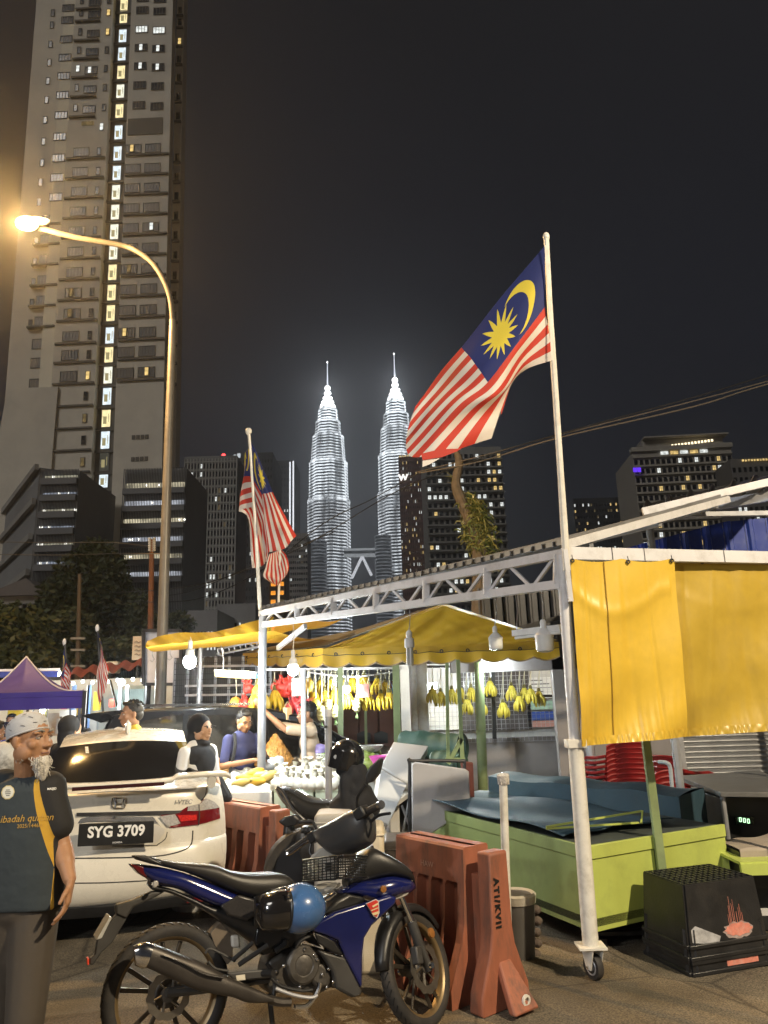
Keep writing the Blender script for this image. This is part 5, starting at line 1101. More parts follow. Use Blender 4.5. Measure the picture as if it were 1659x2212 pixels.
# women in headscarves
def hijab(label, x, ytop, Y, yaw, scarf, sleeve_m, panel=None):
    hd = P(x, ytop, Y); s = hd.z / 1.66; t = thing('person', label, 'person', (hd.x, Y, 0)); R3 = Mx.Rotation(yaw, 4, 'Z'); base = V((hd.x, Y, 0)); W_ = lambda p: base + R3 @ (V(p) * s)
    mb = MB(); hm = head(mb, W_((0, -.012, 1.53)), yaw, s * .97, 0, W_((0, .02, 1.38)))
    for k in (-1, 1): w = W_((k * .20, -.16, .90)); mb.cap(W_((k * .2, 0, 1.1)), w, .035, .026, 10); hand(mb, w, R3 @ V((0, -.3, -1)), R3 @ V((-k * .5, 0, 0)), .9, .4, k)
    fuse(mb, 'body', sk3, t, .0085, 2, .4); face_bits(t, hm)
    mb = MB(); c3 = R3.to_3x3()
    for z, a, b in ((1.30, .17, .105), (1.15, .175, .115), (1.0, .17, .12), (.82, .185, .13), (.6, .2, .145), (.38, .215, .155), (.2, .22, .16)): mb.ell(W_((0, .02, z)), (a * s, b * s, .16 * s), 16, 10, c3)
    mb.cap(W_((0, .02, .25)), W_((0, .02, .06)), .2 * s, .2 * s, 16)
    for k in (-1, 1): mb.cap(W_((k * .18, .02, 1.33)), W_((k * .25, .02, 1.08)), .062 * s, .052 * s, 10); mb.cap(W_((k * .25, .02, 1.08)), W_((k * .20, -.16, .92)), .052 * s, .042 * s, 10)
    fuse(mb, 'robe', sleeve_m, t, .014, 4, .5)
    mb = MB()
    mb.ell(W_((0, .022, 1.565)), (.098 * s, .122 * s, .115 * s), 20, 14, c3); mb.ell(W_((0, .05, 1.45)), (.092 * s, .085 * s, .13 * s), 18, 12, c3); mb.ell(W_((0, -.02, 1.41)), (.082 * s, .085 * s, .05 * s), 18, 12, c3); mb.ell(W_((0, .02, 1.30)), (.20 * s, .135 * s, .12 * s), 18, 12, c3); mb.ell(W_((0, .06, 1.16)), (.19 * s, .12 * s, .16 * s), 18, 12, c3); mb.ell(W_((0, -.08, 1.24)), (.12 * s, .06 * s, .13 * s), 16, 10, c3)
    sc = mb; fuse(sc, 'headscarf', scarf, t, .010, 4, .5)
    # the face shows in the scarf's opening
    mb = MB(); mb.ell(W_((0, -.072, 1.535)), (.062 * s, .040 * s, .083 * s), 18, 12, c3); mb.ell(W_((0, -.115, 1.52)), (.012 * s, .014 * s, .026 * s), 10, 8, c3); mb.ell(W_((0, -.085, 1.475)), (.035 * s, .03 * s, .03 * s), 12, 8, c3); fuse(mb, 'face', sk3, t, .006, 3, .5)
    for k in (-1, 1): mb = MB(); mb.ell(W_((k * .027, -.109, 1.548)), .009 * s, 8, 6); mb.build('eye', mat('eye_dark', (.03, .02, .018), .3), t)
    return t, W_
t, W_ = hijab('woman in a long black headscarf and white sleeved top beside the car', 434, 1545, 7.05, R_(62), dark_cloth, shirt_w)
mb = MB(); mb.blade([W_((.10, -.1, 1.56)), W_((.1, -.02, 1.57))], [W_((.1, -.1, 1.55)), W_((.1, -.02, 1.56))], [.004, .004], None, 6); mb.build('glasses_arm', black_plastic, t)
for k in (-1, 1): mb = MB(); mb.cap(W_((k * .25, .02, 1.08)), W_((k * .20, -.17, .90)), .058, .05, 10); mb.build('black_sleeve', dark_cloth, t)
hijab('woman in a black headscarf, only her scarf showing over the car roof', 154, 1548, 8.0, R_(150), dark_cloth, dark_cloth)
blue_cloth = mat('bright_blue_cloth', (.02, .04, .32), .85); red_cloth = mat('maroon_cloth', (.12, .02, .02), .85)
figure('seated diner in a black top under the purple tent', 25, 1545, 13.2, R_(10), dark_cloth, denim, sk2, [((-.26, -.08, 1.12), (-.12, -.3, 1.08)), ((.26, -.08, 1.12), (.12, -.3, 1.08))], black_hair, seated=True)
figure('seated diner in a bright blue shirt seen from behind under the purple tent', 14, 1564, 11.2, R_(170), blue_cloth, denim, sk2, [((-.26, -.08, 1.12), (-.12, -.3, 1.08)), ((.26, -.08, 1.12), (.12, -.3, 1.08))], black_hair, seated=True)
figure('seated diner in a maroon shirt cut off by the left edge', -6, 1560, 10.2, R_(150), red_cloth, denim, sk2, [((-.26, -.08, 1.12), (-.12, -.3, 1.08)), ((.26, -.08, 1.12), (.12, -.3, 1.08))], black_hair, seated=True)
figure('distant dark haired man between the tent and the black car', 172, 1546, 14.5, R_(0), dark_cloth, denim, sk2, [((-.26, .0, 1.12), (-.24, -.1, .88)), ((.26, 0, 1.12), (.24, -.1, .88))], black_hair)

# ================================================================ awning on the wheeled corner post
CY = 5.11; FYT = 8.3
t = thing('awning_frame', 'white steel awning frame with zigzag truss and corner post on a caster wheel', 'awning', G(1282, 2116))
def tube_px(pts, Y, r, name, m, par, n=12, Ys=None):
    mb = MB(); mb.tube([P(x, y, (Ys[i] if Ys else Y)) for i, (x, y) in enumerate(pts)], r, n); return mb.build(name, m, par)
po = tube_px([(1276, 2042), (1243, 1610)], CY, .050, 'post', cream_paint, t, 16)
tube_px([(1243, 1612), (1213, 1200)], CY, .040, 'post', white_paint, t, 16)
mb = MB(); a = P(1243, 1606, CY); mb.box(a, (.125, .11, .055)); mb.build('clamp', cream_paint, t, bevel=.004)
mb = MB(); mb.bar(P(1220, 1188, CY - .06), P(1232, 1300, CY - .06), .055, .03); mb.build('bracket', white_paint, t)
hub = P(1282, 2087, CY)
mb = MB(); mb.box(P(1276, 2043, CY), (.17, .15, .012)); mb.build('caster_plate', cream_paint, t)
mb = MB()
for s_ in (-1, 1):
    ax = V((cos(R_(25)), sin(R_(25)), 0)); q0 = hub + ax * (.04 * s_); tpz = P(1276, 2044, CY).z
    mb.prism([q0 + V((0, 0, -.015)) + V((-ax.y, ax.x, 0)) * .02, q0 + V((0, 0, -.015)) - V((-ax.y, ax.x, 0)) * .02, V((q0.x, q0.y, tpz)) - V((-ax.y, ax.x, 0)) * .06, V((q0.x, q0.y, tpz)) + V((-ax.y, ax.x, 0)) * .06], ax * .006)
mb.build('fork', cream_paint, t)
wm_ = basis(hub, V((-sin(R_(25)), cos(R_(25)), 0)), V((0, 0, 1)), V((cos(R_(25)), sin(R_(25)), 0)))
mb = MB(); rr = hub.z; mb.lathe([(rr * .66, -.022), (rr * .95, -.022), (rr, -.012), (rr, .012), (rr * .95, .022), (rr * .66, .022)], wm_, 28); w_ = mb.build('wheel', rubber, t)
mb = MB(); mb.lathe([(.012, -.026), (rr * .4, -.02), (rr * .62, -.024), (rr * .68, -.02), (rr * .68, .02), (rr * .62, .024), (rr * .4, .02), (.012, .026)], wm_, 24); mb.build('rim', grey_steel, w_)
mb = MB(); mb.tube([wm_ @ V((0, 0, -.05)), wm_ @ V((0, 0, .05))], .009, 8); mb.build('axle', chrome, w_)
def tl(f, top):    # point on the truss chords; f is the picture x
    s_ = (1212 - f) / (1212 - 565)
    y = (1197 + (1325 - 1197) * s_) if top else (1262 + (1350 - 1262) * s_)
    # depth along a straight chord in space
    ra, rb = 1 / CY, 1 / FYT
    return P(f, y, 1 / (ra + (rb - ra) * s_))
mb = MB(); mb.bar(tl(563, 1), tl(1224, 1), .06, .06); mb.build('top_chord', white_paint, t)
mb = MB(); mb.bar(tl(568, 0), tl(1214, 0), .06, .06); mb.build('bottom_chord', white_paint, t)
vx = [568, 642, 721, 812, 920, 1052, 1205]
for x in vx: mb = MB(); mb.bar(tl(x, 0), tl(x, 1), .045, .06, V((1, 0, 0))); mb.build('upright', white_paint, t)
for a, b in zip(vx, vx[1:]):
    x1, x2 = a + (b - a) * .30, a + (b - a) * .64
    for p, q_ in ((tl(a + 3, 0), tl(x1, 1)), (tl(x1, 1), tl(x2, 0)), (tl(x2, 0), tl(b - 3, 1))): mb = MB(); mb.bar(p, q_, .022, .022); mb.build('diagonal', white_paint, t)
far = tl(568, 0); mb = MB(); mb.tube([V((far.x, far.y, 0)), far + V((0, 0, .1))], .045, 12); mb.build('post', grey_steel, t)
mb = MB(); mb.bar(P(600, 1400, FYT - .02), P(660, 1352, FYT - .6), .035, .05); mb.build('brace', grey_steel, t)
mb = MB(); a, b = P(1216, 1196, CY - .02), P(1700, 1206, 5.5); mb.bar(a, b, .06, .088); mb.build('front_beam', white_paint, t)
mb2 = MB(); mb2.tube([b, (b.x, b.y, 0)], .045, 12); mb2.build('post', white_paint, t)
for x in (1314, 1381, 1553): mb = MB(); p = a.lerp(b, (x - 1216) / 484); mb.bar(p + V((0, -.034, .045)), p + V((0, -.034, -.045)), .003, .004); mb.build('beam_joint', seam_m, t)
# corrugated roof sheets lying on it
roof_m = mat('roof_sheet', (0.20, 0.20, 0.205), 0.5, metal=.25, var=.15, scale=2, dirt=((.10, .09, .08), .6, 3))
A_, B_ = tl(563, 1) + V((0, 0, .05)), tl(1222, 1) + V((0, 0, .06)); C_, D_ = P(1572, 1072, 6.9), P(1015, 1232, 10.3)
t = thing('awning_roof', 'grey corrugated metal roof lying on the white truss', 'roof', (A_ + B_) / 2)
npan = 14
for k in range(npan):
    mb = MB()
    def fn(u, v):
        s_ = (k + u * .985) / npan; p = A_.lerp(B_, s_).lerp(D_.lerp(C_, s_), v); r_ = (u * 3) % 1
        return p + V((0, 0, .035 * (1 if r_ < .28 else 0) * (1 if 0 < u < 1 else .4)))
    us = [0, .02, .09, .10, .33, .34, .42, .43, .66, .67, .75, .76, .98, 1.0]
    vs = [V(fn(u, v)) for v in (0, .5, 1) for u in us]; w = len(us)
    mb.add(vs, [(j * w + i, j * w + i + 1, (j + 1) * w + i + 1, (j + 1) * w + i) for j in range(2) for i in range(w - 1)]); o = mb.build('roof_panel', roof_m, t, smooth=None)
    so_m = o.modifiers.new('Solidify', 'SOLIDIFY'); so_m.thickness = .006
for f_ in (.12, .5, .9): mb = MB(); mb.bar(A_.lerp(D_, f_) + V((0, 0, -.05)), B_.lerp(C_, f_) + V((0, 0, -.05)), .05, .06); mb.build('purlin', grey_steel, t)
mb = MB(); mb.bar(B_ + V((.0, 0, .0)), C_ + V((0, 0, -.03)), .04, .06); mb.build('edge_rafter', white_paint, t)
# second higher roof at the right with its light fascia, and the blue cladding under it
t = thing('rear_roof', 'second higher metal roof with pale fascia at the right above the blue cladding', 'roof', P(1540, 1100, 7.4))
mb = MB(); mb.bar(P(1388, 1106, 7.2), P(1720, 1028, 7.0), .05, .075); mb.build('fascia', white_paint, t)
mb = MB(); mb.bar(P(1394, 1113, 7.3), P(1720, 1108, 7.0), .05, .045); mb.build('gutter_rail', grey_steel, t)
mb = MB(); mb.bar(P(1545, 1092, 7.6), P(1720, 1062, 7.2), .05, .1); mb.build('inner_beam', grey_steel, t)
for x, y, Y in ((1716, 1108, 7.0), (1400, 1113, 7.3), (1712, 1120, 8.5)): q0 = P(x, y, Y); mb = MB(); mb.tube([(q0.x, Y, 0), q0], .04, 8); mb.build('post', grey_steel, t)
for k in range(7):
    mb = MB(); p0, p1 = P(1392 + k * 47, 1100 - k * 11, 7.25 - .03 * k), P(1392 + (k + .97) * 47, 1100 - (k + .97) * 11, 7.25 - .03 * k); q0, q1 = p0 + V((.9, 2.2, .33)), p1 + V((.9, 2.2, .33))
    mb.grid(lambda u, v: p0.lerp(p1, u).lerp(q0.lerp(q1, u), v) + V((0, 0, .05 + .04 * (1 if .0 < u < .3 else 0))), 9, 2); mb.build('roof_panel', roof_m, t, smooth=None)
blue_m = mat('blue_sheet', (0.018, 0.045, 0.30), .35, var=.15, scale=3, dirt=((.10, .13, .28), .5, 6))
t = thing('blue_cladding', 'wall of ribbed blue metal sheets under the higher roof', 'wall', P(1560, 1180, 8.4))
for k in range(9):
    mb = MB(); x0 = 1330 + k * 46; x1 = x0 + 45
    def fb_(u, v):
        x = x0 + (x1 - x0) * u; yt = 1190 - 62 * min(1, max(0, (x - 1330) / 230)) - 16 * max(0, (x - 1560) / 160); p = P(x, yt, 8.4); b = P(x, 1205, 8.4); q_ = p.lerp(V((p.x, p.y, b.z)), v); return q_ + V((0, -.03 if .1 < u < .35 else 0, 0))
    mb.grid(fb_, 12, 1); mb.build('cladding_panel', blue_m, t, smooth=None)
# hanging yellow tarpaulins
def tarp(label, x0, x1, Y0, Y1, yb0, yb1, xb0, xb1, seed, folds, group='yellow tarpaulins on the front beam'):
    t = thing('tarpaulin', label, 'tarpaulin', P((x0 + x1) / 2, 1210, (Y0 + Y1) / 2), 0, group); r = random.Random(seed)
    fs = [(r.uniform(.05, .95), r.uniform(.012, .035), r.uniform(.02, .055), r.uniform(-.15, .15)) for _ in range(folds)]
    rings = [0.015] + [.22, .5, .78] + [.985] if x1 - x0 > 300 else [0.015, .55, .97]
    def fn(u, v):
        sag = 7 * (abs(sin(pi * (u - rings[0]) * (len(rings) - 1) / (rings[-1] - rings[0])))) * (1 - v)
        p = P(x0 + (x1 - x0) * u + (xb0 + (xb1 - xb0) * u - x0 - (x1 - x0) * u) * v, 1209 + sag + (yb0 + (yb1 - yb0) * u - 1209) * v, Y0 + (Y1 - Y0) * u)
        d = 0
        for c_, w, a, sl_ in fs: d += .20 * a * math.exp(-((u - c_ - sl_ * (v - .3)) / (w * (1 + 1.2 * v))) ** 2) * (.35 + .65 * min(1, v * 1.5)) * (1 if a > .035 else -1)
        d += .035 * sin(u * 7 + v * 5 + seed) * v + .012 * sin(v * 14 + u * 5) * v
        d -= .012 * math.exp(-((v - .16 - .13 * sin(pi * min(1, u * 1.2))) / .04) ** 2) * (1 if seed == 1 else .4) * (.8 if u < .95 else 0)
        d += .002 * sin(u * 90 + sin(v * 9) * 2) * max(0, (v - .62) / .38) ** .8
        return p + V((0, d - .04, 0))
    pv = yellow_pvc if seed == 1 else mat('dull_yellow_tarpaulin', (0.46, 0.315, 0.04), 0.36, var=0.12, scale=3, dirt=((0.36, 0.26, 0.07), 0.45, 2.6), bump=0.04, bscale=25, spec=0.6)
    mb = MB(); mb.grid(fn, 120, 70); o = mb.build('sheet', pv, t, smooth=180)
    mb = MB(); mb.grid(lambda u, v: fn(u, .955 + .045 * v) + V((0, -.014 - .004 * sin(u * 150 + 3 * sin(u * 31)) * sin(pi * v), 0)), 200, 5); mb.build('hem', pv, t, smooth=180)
    for u in rings:
        p = fn(u, .012); mb = MB(); mb.tube([p + V((  .011 * cos(k * pi / 6), -.012, .011 * sin(k * pi / 6))) for k in range(12)], .005, 6, closed=True); e_ = mb.build('eyelet', dark_steel, t)
        mb = MB(); mb.tube([p + V((0, -.012, .0)), p + V((0, -.015, .02)), p + V((0, -.01, .04))], .003, 5); mb.build('tie', dark_steel, e_)
    return t, fn
t, fn1 = tarp('warm yellow tarpaulin next to the corner post, with a sagging fold near its top', 1229, 1452, CY - .03, 5.27, 1612, 1590, 1254, 1481, 1, 9)
mb = MB(); mb.tube([fn1(.32, v / 20) + V((0, -.006, 0)) for v in range(21)], .003, 5); mb.build('seam', mat('seam_thread', (.30, .17, .01), .7), t)
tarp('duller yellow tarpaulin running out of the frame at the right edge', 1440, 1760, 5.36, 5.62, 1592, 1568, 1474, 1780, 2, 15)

# hanging lamps
def cord(p, top, r=.004): mb = MB(); mb.tube([p, p.lerp(top, .5) + V((.01, 0, 0)), top], r, 5); return mb
lampw = mat('lamp_white_plastic', (.62, .62, .62), .35); glassw = mat('lamp_frosted', (.66, .68, .68), .2, coat=.5)
def bulb(label, x, y0, y1, Y, top, r_):
    a, b = P(x, y0, Y), P(x, y1, Y); h = a.z - b.z; t = thing('hanging_bulb', label, 'bulb', b, 0, 'unlit lamps hanging from the truss')
    m_ = Mx.Translation(b) @ Mx.Scale(h, 4)
    k = r_ / h
    mb = MB(); mb.lathe([(k * .4, 0), (k * .85, .04), (k * .97, .12), (k, .25), (k, .45)], m_, 20); mb.build('diffuser', glassw, t)
    mb = MB(); mb.lathe([(k * 1.02, .45), (k * 1.02, .52), (k * .75, .62), (k * .36, .72), (k * .3, .74)], m_, 20); mb.build('heat_sink', lampw, t)
    mb = MB(); mb.lathe([(k * .3, .72), (k * .34, .78), (k * .34, .93), (k * .2, 1.0)], m_, 14); mb.build('socket', lampw, t)
    cord(m_ @ V((0, 0, 1)), top).build('cord', grey_steel, t); return t
bulb('small unlit globe bulb hanging in the middle below the truss', 1072, 1352, 1405, 5.9, tl(1072, 0), .055)
bulb('large unlit globe bulb nearest the corner post', 1178, 1338, 1409, 5.35, tl(1168, 0), .066)
a, b = P(885, 1362, 6.6), P(886, 1437, 6.6); t = thing('hanging_lamp', 'unlit long stick lamp hanging left of the globe bulbs', 'lamp', b)
m_ = Mx.Translation(b) @ Mx.Scale(a.z - b.z, 4)
mb = MB(); mb.lathe([(.07, .78), (.09, .82), (.09, .94), (.05, 1.0)], m_, 12); mb.build('socket', lampw, t)
mb = MB(); mb.lathe([(.13, .50), (.145, .52), (.145, .66), (.14, .68), (.135, .76), (.07, .79)], m_, 16); mb.build('ballast', lampw, t)
for k in range(4): mb = MB(); c_, s_ = cos(k * pi / 2 + .4) * .075, sin(k * pi / 2 + .4) * .075; mb.tube([m_ @ V((c_, s_, .52)), m_ @ V((c_, s_, .03)), m_ @ V((c_ * .5, s_ * .5, .0))], .035 * (a.z - b.z), 8); mb.build('glass_tube', glassw, t)
cord(m_ @ V((0, 0, 1)), tl(884, 0)).build('cord', grey_steel, t)
t = thing('tube_light_fitting', 'unlit white tube light fitting beside the large globe bulb', 'lamp', P(1160, 1370, 5.6))
mb = MB(); mb.bar(P(1111, 1368, 5.7), P(1214, 1356, 5.25), .05, .045); mb.build('casing', lampw, t)
mb = MB(); mb.tube([P(1114, 1378, 5.68), P(1212, 1366, 5.22)], .013, 10); mb.build('glass_tube', glassw, t)
cord(P(1116, 1364, 5.7), tl(1113, 0)).build('cord', grey_steel, t)

# ================================================================ yellow gabled canopy in the middle
GY = 9.2
t = thing('gabled_canopy', 'yellow gabled canopy with scalloped valance and pale green posts', 'canopy', P(900, 1600, GY))
Lc, Ap, Rc = P(697, 1402, GY), P(960, 1308, GY), P(1206, 1388, GY + .1); BL = P(525, 1413, 13.0); BA = V((Ap.x - 1.2, 13.0, Ap.z + .05))
def gable(u, v):
    x = u; topz = Lc.lerp(Ap, x / .52) if x < .52 else Ap.lerp(Rc, (x - .52) / .48); bot = Lc.lerp(Rc, u); p = bot.lerp(V((bot.x, bot.y, topz.z)), v)
    return p + V((0, -.05 * sin(u * 34 - v * 9) * (v * (1.1 - v)) * 2.2 + .03 * sin(u * 60 + v * 18) * v * (1 - v) - .02, 0))
mb = MB(); mb.grid(gable, 70, 20); mb.build('gable_front', yellow_canvas, t, smooth=180)
roof_top = mat('canopy_top_dark', (.13, .115, .08), .7, var=.2, scale=3)  # left slope dark grey-brown, the right one in canvas yellow
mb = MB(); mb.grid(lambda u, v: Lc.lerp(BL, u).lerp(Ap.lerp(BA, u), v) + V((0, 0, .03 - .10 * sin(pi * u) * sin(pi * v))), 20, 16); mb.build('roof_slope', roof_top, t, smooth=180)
mb = MB(); mb.grid(lambda u, v: Rc.lerp(V((Rc.x - .9, 13, Rc.z)), u).lerp(Ap.lerp(BA, u), v) + V((0, 0, .03)), 10, 8); mb.build('roof_slope', yellow_canvas, t, smooth=180)
def valance(a, b, n, h0, h1, name):
    def f(u, v):
        p = a.lerp(b, u); h = (h0 + (h1 - h0) * u) * (.80 + .20 * abs(sin(pi * u * n)) ** .8 * 1.0); return p + V((0, -.012 - .02 * v * sin(u * n * pi * 2 + 1), .012 - h * v))
    mb = MB(); mb.grid(f, n * 12, 6); o = mb.build(name, yellow_canvas, t, smooth=180)
    mb = MB(); mb.tube([f(k / (n * 12), 1) for k in range(n * 12 + 1)], .008, 5); mb.build('piping', mat('valance_piping', (.42, .30, .18), .7), o)
    mb = MB(); mb.tube([f(k / 20, .42) + V((0, -.012, 0)) for k in range(21)], .004, 4); mb.build('hem_cord', dark_steel, o)
    for k in range(n):
        p = f((k + .5) / n, .34) + V((0, -.012, 0)); mb = MB(); mb.tube([p + V((.018 * cos(j * pi / 5), 0, .018 * sin(j * pi / 5))) for j in range(10)], .006, 5, closed=True); mb.build('eyelet', dark_steel, o)
valance(Lc, Rc, 9, .24, .22, 'valance'); valance(BL, Lc, 6, .2, .24, 'side_valance')
for x0, y0, x1, y1, Y, r_ in ((735, 1432, 735, 1660, 9.3, .032), (855, 1432, 863, 1812, 9.3, .042), (788, 1440, 791, 1612, 11, .018)):
    mb = MB(); p, q_ = P(x0, y0, Y), P(x1, y1, Y); mb.bar((q_.x, q_.y, min(q_.z, 0.0) if y1 > 1650 else q_.z), p + V((0, 0, .1)), r_ * 2, r_ * 2, V((0, 1, 0))); mb.build('post', green_paint, t)
mb = MB(); mb.bar(Lc + V((0, .05, -.05)), Rc + V((0, .05, -.05)), .05, .05); mb.build('eave_bar', green_paint, t)
t = thing('angle_stand', 'pale green angle frame with a diagonal brace behind the leaning boards', 'frame', P(1010, 1640, 8.2))
for p, q_, w in (((965, 1432), (968, 1640), .035), ((989, 1425), (999, 1645), .04), ((968, 1650), (997, 1596), .04), ((962, 1640), (1005, 1640), .03)):
    mb = MB(); mb.bar(P(*p, 8.2), P(*q_, 8.2), w, w, V((0, 1, 0))); mb.build('bar', green_paint, t)
t = thing('green_pole', 'round pale green pole standing before the grey wall', 'pole', P(1043, 1726, 10.8)); mb = MB(); a, b = P(1034, 1430, 10.8), P(1044, 1724, 10.8); mb.tube([V((b.x, b.y, 0)), b, a], [.07, .07, .065], 14); mb.build('shaft', green_paint, t)

# yellow sheet roof of the fruit stall
yellow_thin = bpy.data.materials.new('thin_yellow_sheet'); yellow_thin.use_nodes = True; n2 = yellow_thin.node_tree; b2 = n2.nodes['Principled BSDF']; b2.inputs['Base Color'].default_value = (.62, .43, .04, 1); b2.inputs['Roughness'].default_value = .5
trn = n2.nodes.new('ShaderNodeBsdfTranslucent'); trn.inputs[0].default_value = (.72, .52, .06, 1); mxs = n2.nodes.new('ShaderNodeMixShader'); mxs.inputs[0].default_value = .45; n2.links.new(b2.outputs[0], mxs.inputs[1]); n2.links.new(trn.outputs[0], mxs.inputs[2]); n2.links.new(mxs.outputs[0], n2.nodes['Material Output'].inputs[0])
t = thing('sheet_roof', 'sloping yellow sheet roof over the fruit stall, lit from below', 'awning', P(450, 1390, 10))
def shr(u, v):
    a = P(314, 1399, 8.6).lerp(P(585, 1362, 8.3), u); b = P(318, 1384, 8.65).lerp(P(590, 1337, 8.35), u); p = a.lerp(b, v); return p + V((0, -.03 * sin(u * 11) - .02 * sin(u * 37 + v * 4), .03 * sin(u * 8) * v))
mb = MB(); mb.grid(shr, 60, 8); mb.build('front_flap', yellow_thin, t, smooth=180)
mb = MB(); mb.grid(lambda u, v: shr(u, .05).lerp(P(345, 1402, 13.2).lerp(P(720, 1380, 12.4), u), v) + V((0, 0, -.05 * sin(pi * v))), 30, 12); mb.build('sheet', yellow_thin, t, smooth=180)
mb = MB(); mb.grid(lambda u, v: P(578, 1384, 8.9).lerp(P(735, 1338, 9.6), u).lerp(P(600, 1345, 11.5).lerp(P(742, 1335, 11.8), u), v) + V((0, 0, .04 * sin(u * 6))), 20, 10); mb.build('side_sheet', yellow_thin, t, smooth=180)
for x in (330, 368, 478, 560): mb = MB(); p = P(x, 1400 - (x - 330) * .08, 10.2); mb.tube([p, p + V((0, 0, -.1)), p + V((.03, 0, -.15)), p + V((0, 0, -.18)), p + V((-.03, 0, -.16))], .008, 6); mb.build('hook', grey_steel, t)
for a, b in (((470, 1402, 10.4), (560, 1385, 10)), ((470, 1414, 10.4), (575, 1394, 10))): mb = MB(); mb.tube([P(*a), P(*b)], .015, 6); mb.build('rail', grey_steel, t)
for k in range(9): mb = MB(); mb.tube([P(470 + k * 12, 1402 - k * 2.2, 10.35), P(470 + k * 12 + 2, 1414 - k * 2.5, 10.35)], .008, 5); mb.build('rung', grey_steel, t)
for x, yb in ((565, 1640), (433, 1700)): mb = MB(); p = P(x, 1395, 10.5); mb.tube([p, (p.x, p.y, 0)], .03, 8); mb.build('post', grey_steel, t)

# ---- lit lamps of the stall
hot = emit('bulb_glow', (0.9, 1.0, 1.0), 14.0); hot_t = emit('tube_glow', (1.0, .80, .42), 2.6)
def lit_bulb(label, x, y, Y, top, r_, w):
    p = P(x, y, Y); t = thing('lit_bulb', label, 'bulb', p, 0, 'bright bulbs of the stalls')
    mb = MB(); mb.ell(p, (r_, r_, r_ * 1.1), 16, 10); mb.build('globe', hot, t)
    mb = MB(); mb.lathe([(r_ * .75, r_ * .8), (r_ * .6, r_ * 1.7), (r_ * .35, r_ * 1.9), (r_ * .35, r_ * 3), (r_ * .2, r_ * 3.2)], Mx.Translation(p), 14); mb.build('socket', lampw, t)
    cord(p + V((0, 0, r_ * 3)), top).build('cord', white_paint, t)
    lamp('bulb_light', p + V((0, -.0, -r_ * 1.6)), w, (.90, .98, 1.0), .06)
lit_bulb('bright white bulb hanging under the yellow sheet roof near the grey sign', 410, 1429, 8.5, P(411, 1376, 8.5), .075, 140)
lit_bulb('bright white bulb above the hanging red bags', 633, 1446, 7.35, tl(633, 0), .058, 85)
t = thing('lit_tube_lamp', 'glowing warm tube lamp hung above the fruit seller', 'lamp', P(505, 1455, 9.6)); mb = MB(); mb.tube([P(467, 1454, 8.3), P(540, 1459, 8.2)], .04, 12); mb.build('tube', hot_t, t)
mb = MB(); mb.bar(P(465, 1449, 8.3), P(553, 1454, 8.18), .06, .03); mb.build('casing', lampw, t); mb = MB(); mb.bar(P(541, 1459, 8.2), P(555, 1460, 8.17), .05, .05); mb.build('end_cap', mat('cap_blue', (.2, .4, .7), .4), t); cord(P(482, 1450, 8.3), P(480, 1400, 8.4)).build('cord', white_paint, t)
lamp('tube_light', P(505, 1470, 8.1), 60, (1, .84, .52), .15)
lit_bulb('bright white bulb glowing among the hanging bananas', 748, 1489, 9.45, P(748, 1447, 9.45), .05, 50); lamp('rear_bulb_light', P(965, 1476, 12.5), 110, (.9, 1, 1), .08)
t = thing('lit_batten', 'white glowing batten lamp behind the wire mesh', 'lamp', P(930, 1482, 12.6)); mb = MB(); mb.tube([P(924, 1482, 12.6), P(944, 1481, 12.6)], .05, 10); mb.build('tube', hot, t)

# ================================================================ walls and racks behind the stalls
t = thing('stall_wall', 'grey lit cage wall with racks behind the fruit stall', 'wall', P(460, 1600, 12.6))
wallm = mat('cage_wall_panel', (.09, .088, .085), .7, var=.15, scale=3)
mb = MB(); a, b = P(372, 1640, 12.8), P(585, 1415, 12.8); mb.box(((a.x + b.x) / 2, 12.9, b.z / 2), (b.x - a.x, .1, b.z)); mb.build('panel', wallm, t)
for k in range(8): x = a.x + (b.x - a.x) * k / 7; mb = MB(); mb.bar((x, 12.75, 0), (x, 12.75, b.z), .04, .04); mb.build('upright', grey_steel, t)
mb = MB()
for k in range(26): z = .2 + k * .09; mb.bar((a.x, 12.72, z), (b.x, 12.72, z), .008, .008)
for k in range(50): x = a.x + (b.x - a.x) * k / 49; mb.bar((x, 12.72, .2), (x, 12.72, 2.4), .006, .006)
tag(mb.build('wire_mesh', dark_steel, t, smooth=None), kind='stuff')
for y_ in (1440, 1482, 1502): mb = MB(); mb.bar(P(400, y_, 12.6), P(590, y_ - 3, 12.6), .05, .035); mb.build('shelf_rail', white_paint, t)
t = thing('brown_cupboard', 'reddish brown double cupboard behind the hanging bananas', 'cupboard', P(800, 1640, 11.6))
brn = mat('cupboard_brown', (.105, .040, .026), .5, var=.15, scale=3)
a, b = P(690, 1650, 11.6), P(858, 1470, 11.6); mb = MB(); mb.box(((a.x + b.x) / 2, 11.9, b.z / 2), (b.x - a.x, .5, b.z)); mb.build('body', brn, t)
for k in range(4): mb = MB(); w = (b.x - a.x) / 4; mb.box((a.x + w * (k + .5), 11.63, b.z / 2), (w - .02, .03, b.z - .06)); mb.build('door', brn, t, bevel=.008)
for x in (786, 823): mb = MB(); q_ = P(x, 1590, 11.6); mb.blade([q_ + V((-.10, -.02, .04)), q_ + V((0, -.02, .08)), q_ + V((.10, -.02, .04))], [q_ + V((-.10, -.02, -.10)), q_ + V((0, -.02, -.10)), q_ + V((.10, -.02, -.10))], [.01, .012, .01], None, 10); mb.build('vent_panel', dark_steel, t)
t = thing('mesh_wall', 'grey low wall topped by wire mesh with a black frame, behind the hanging bananas', 'wall', P(1090, 1700, 12.0))
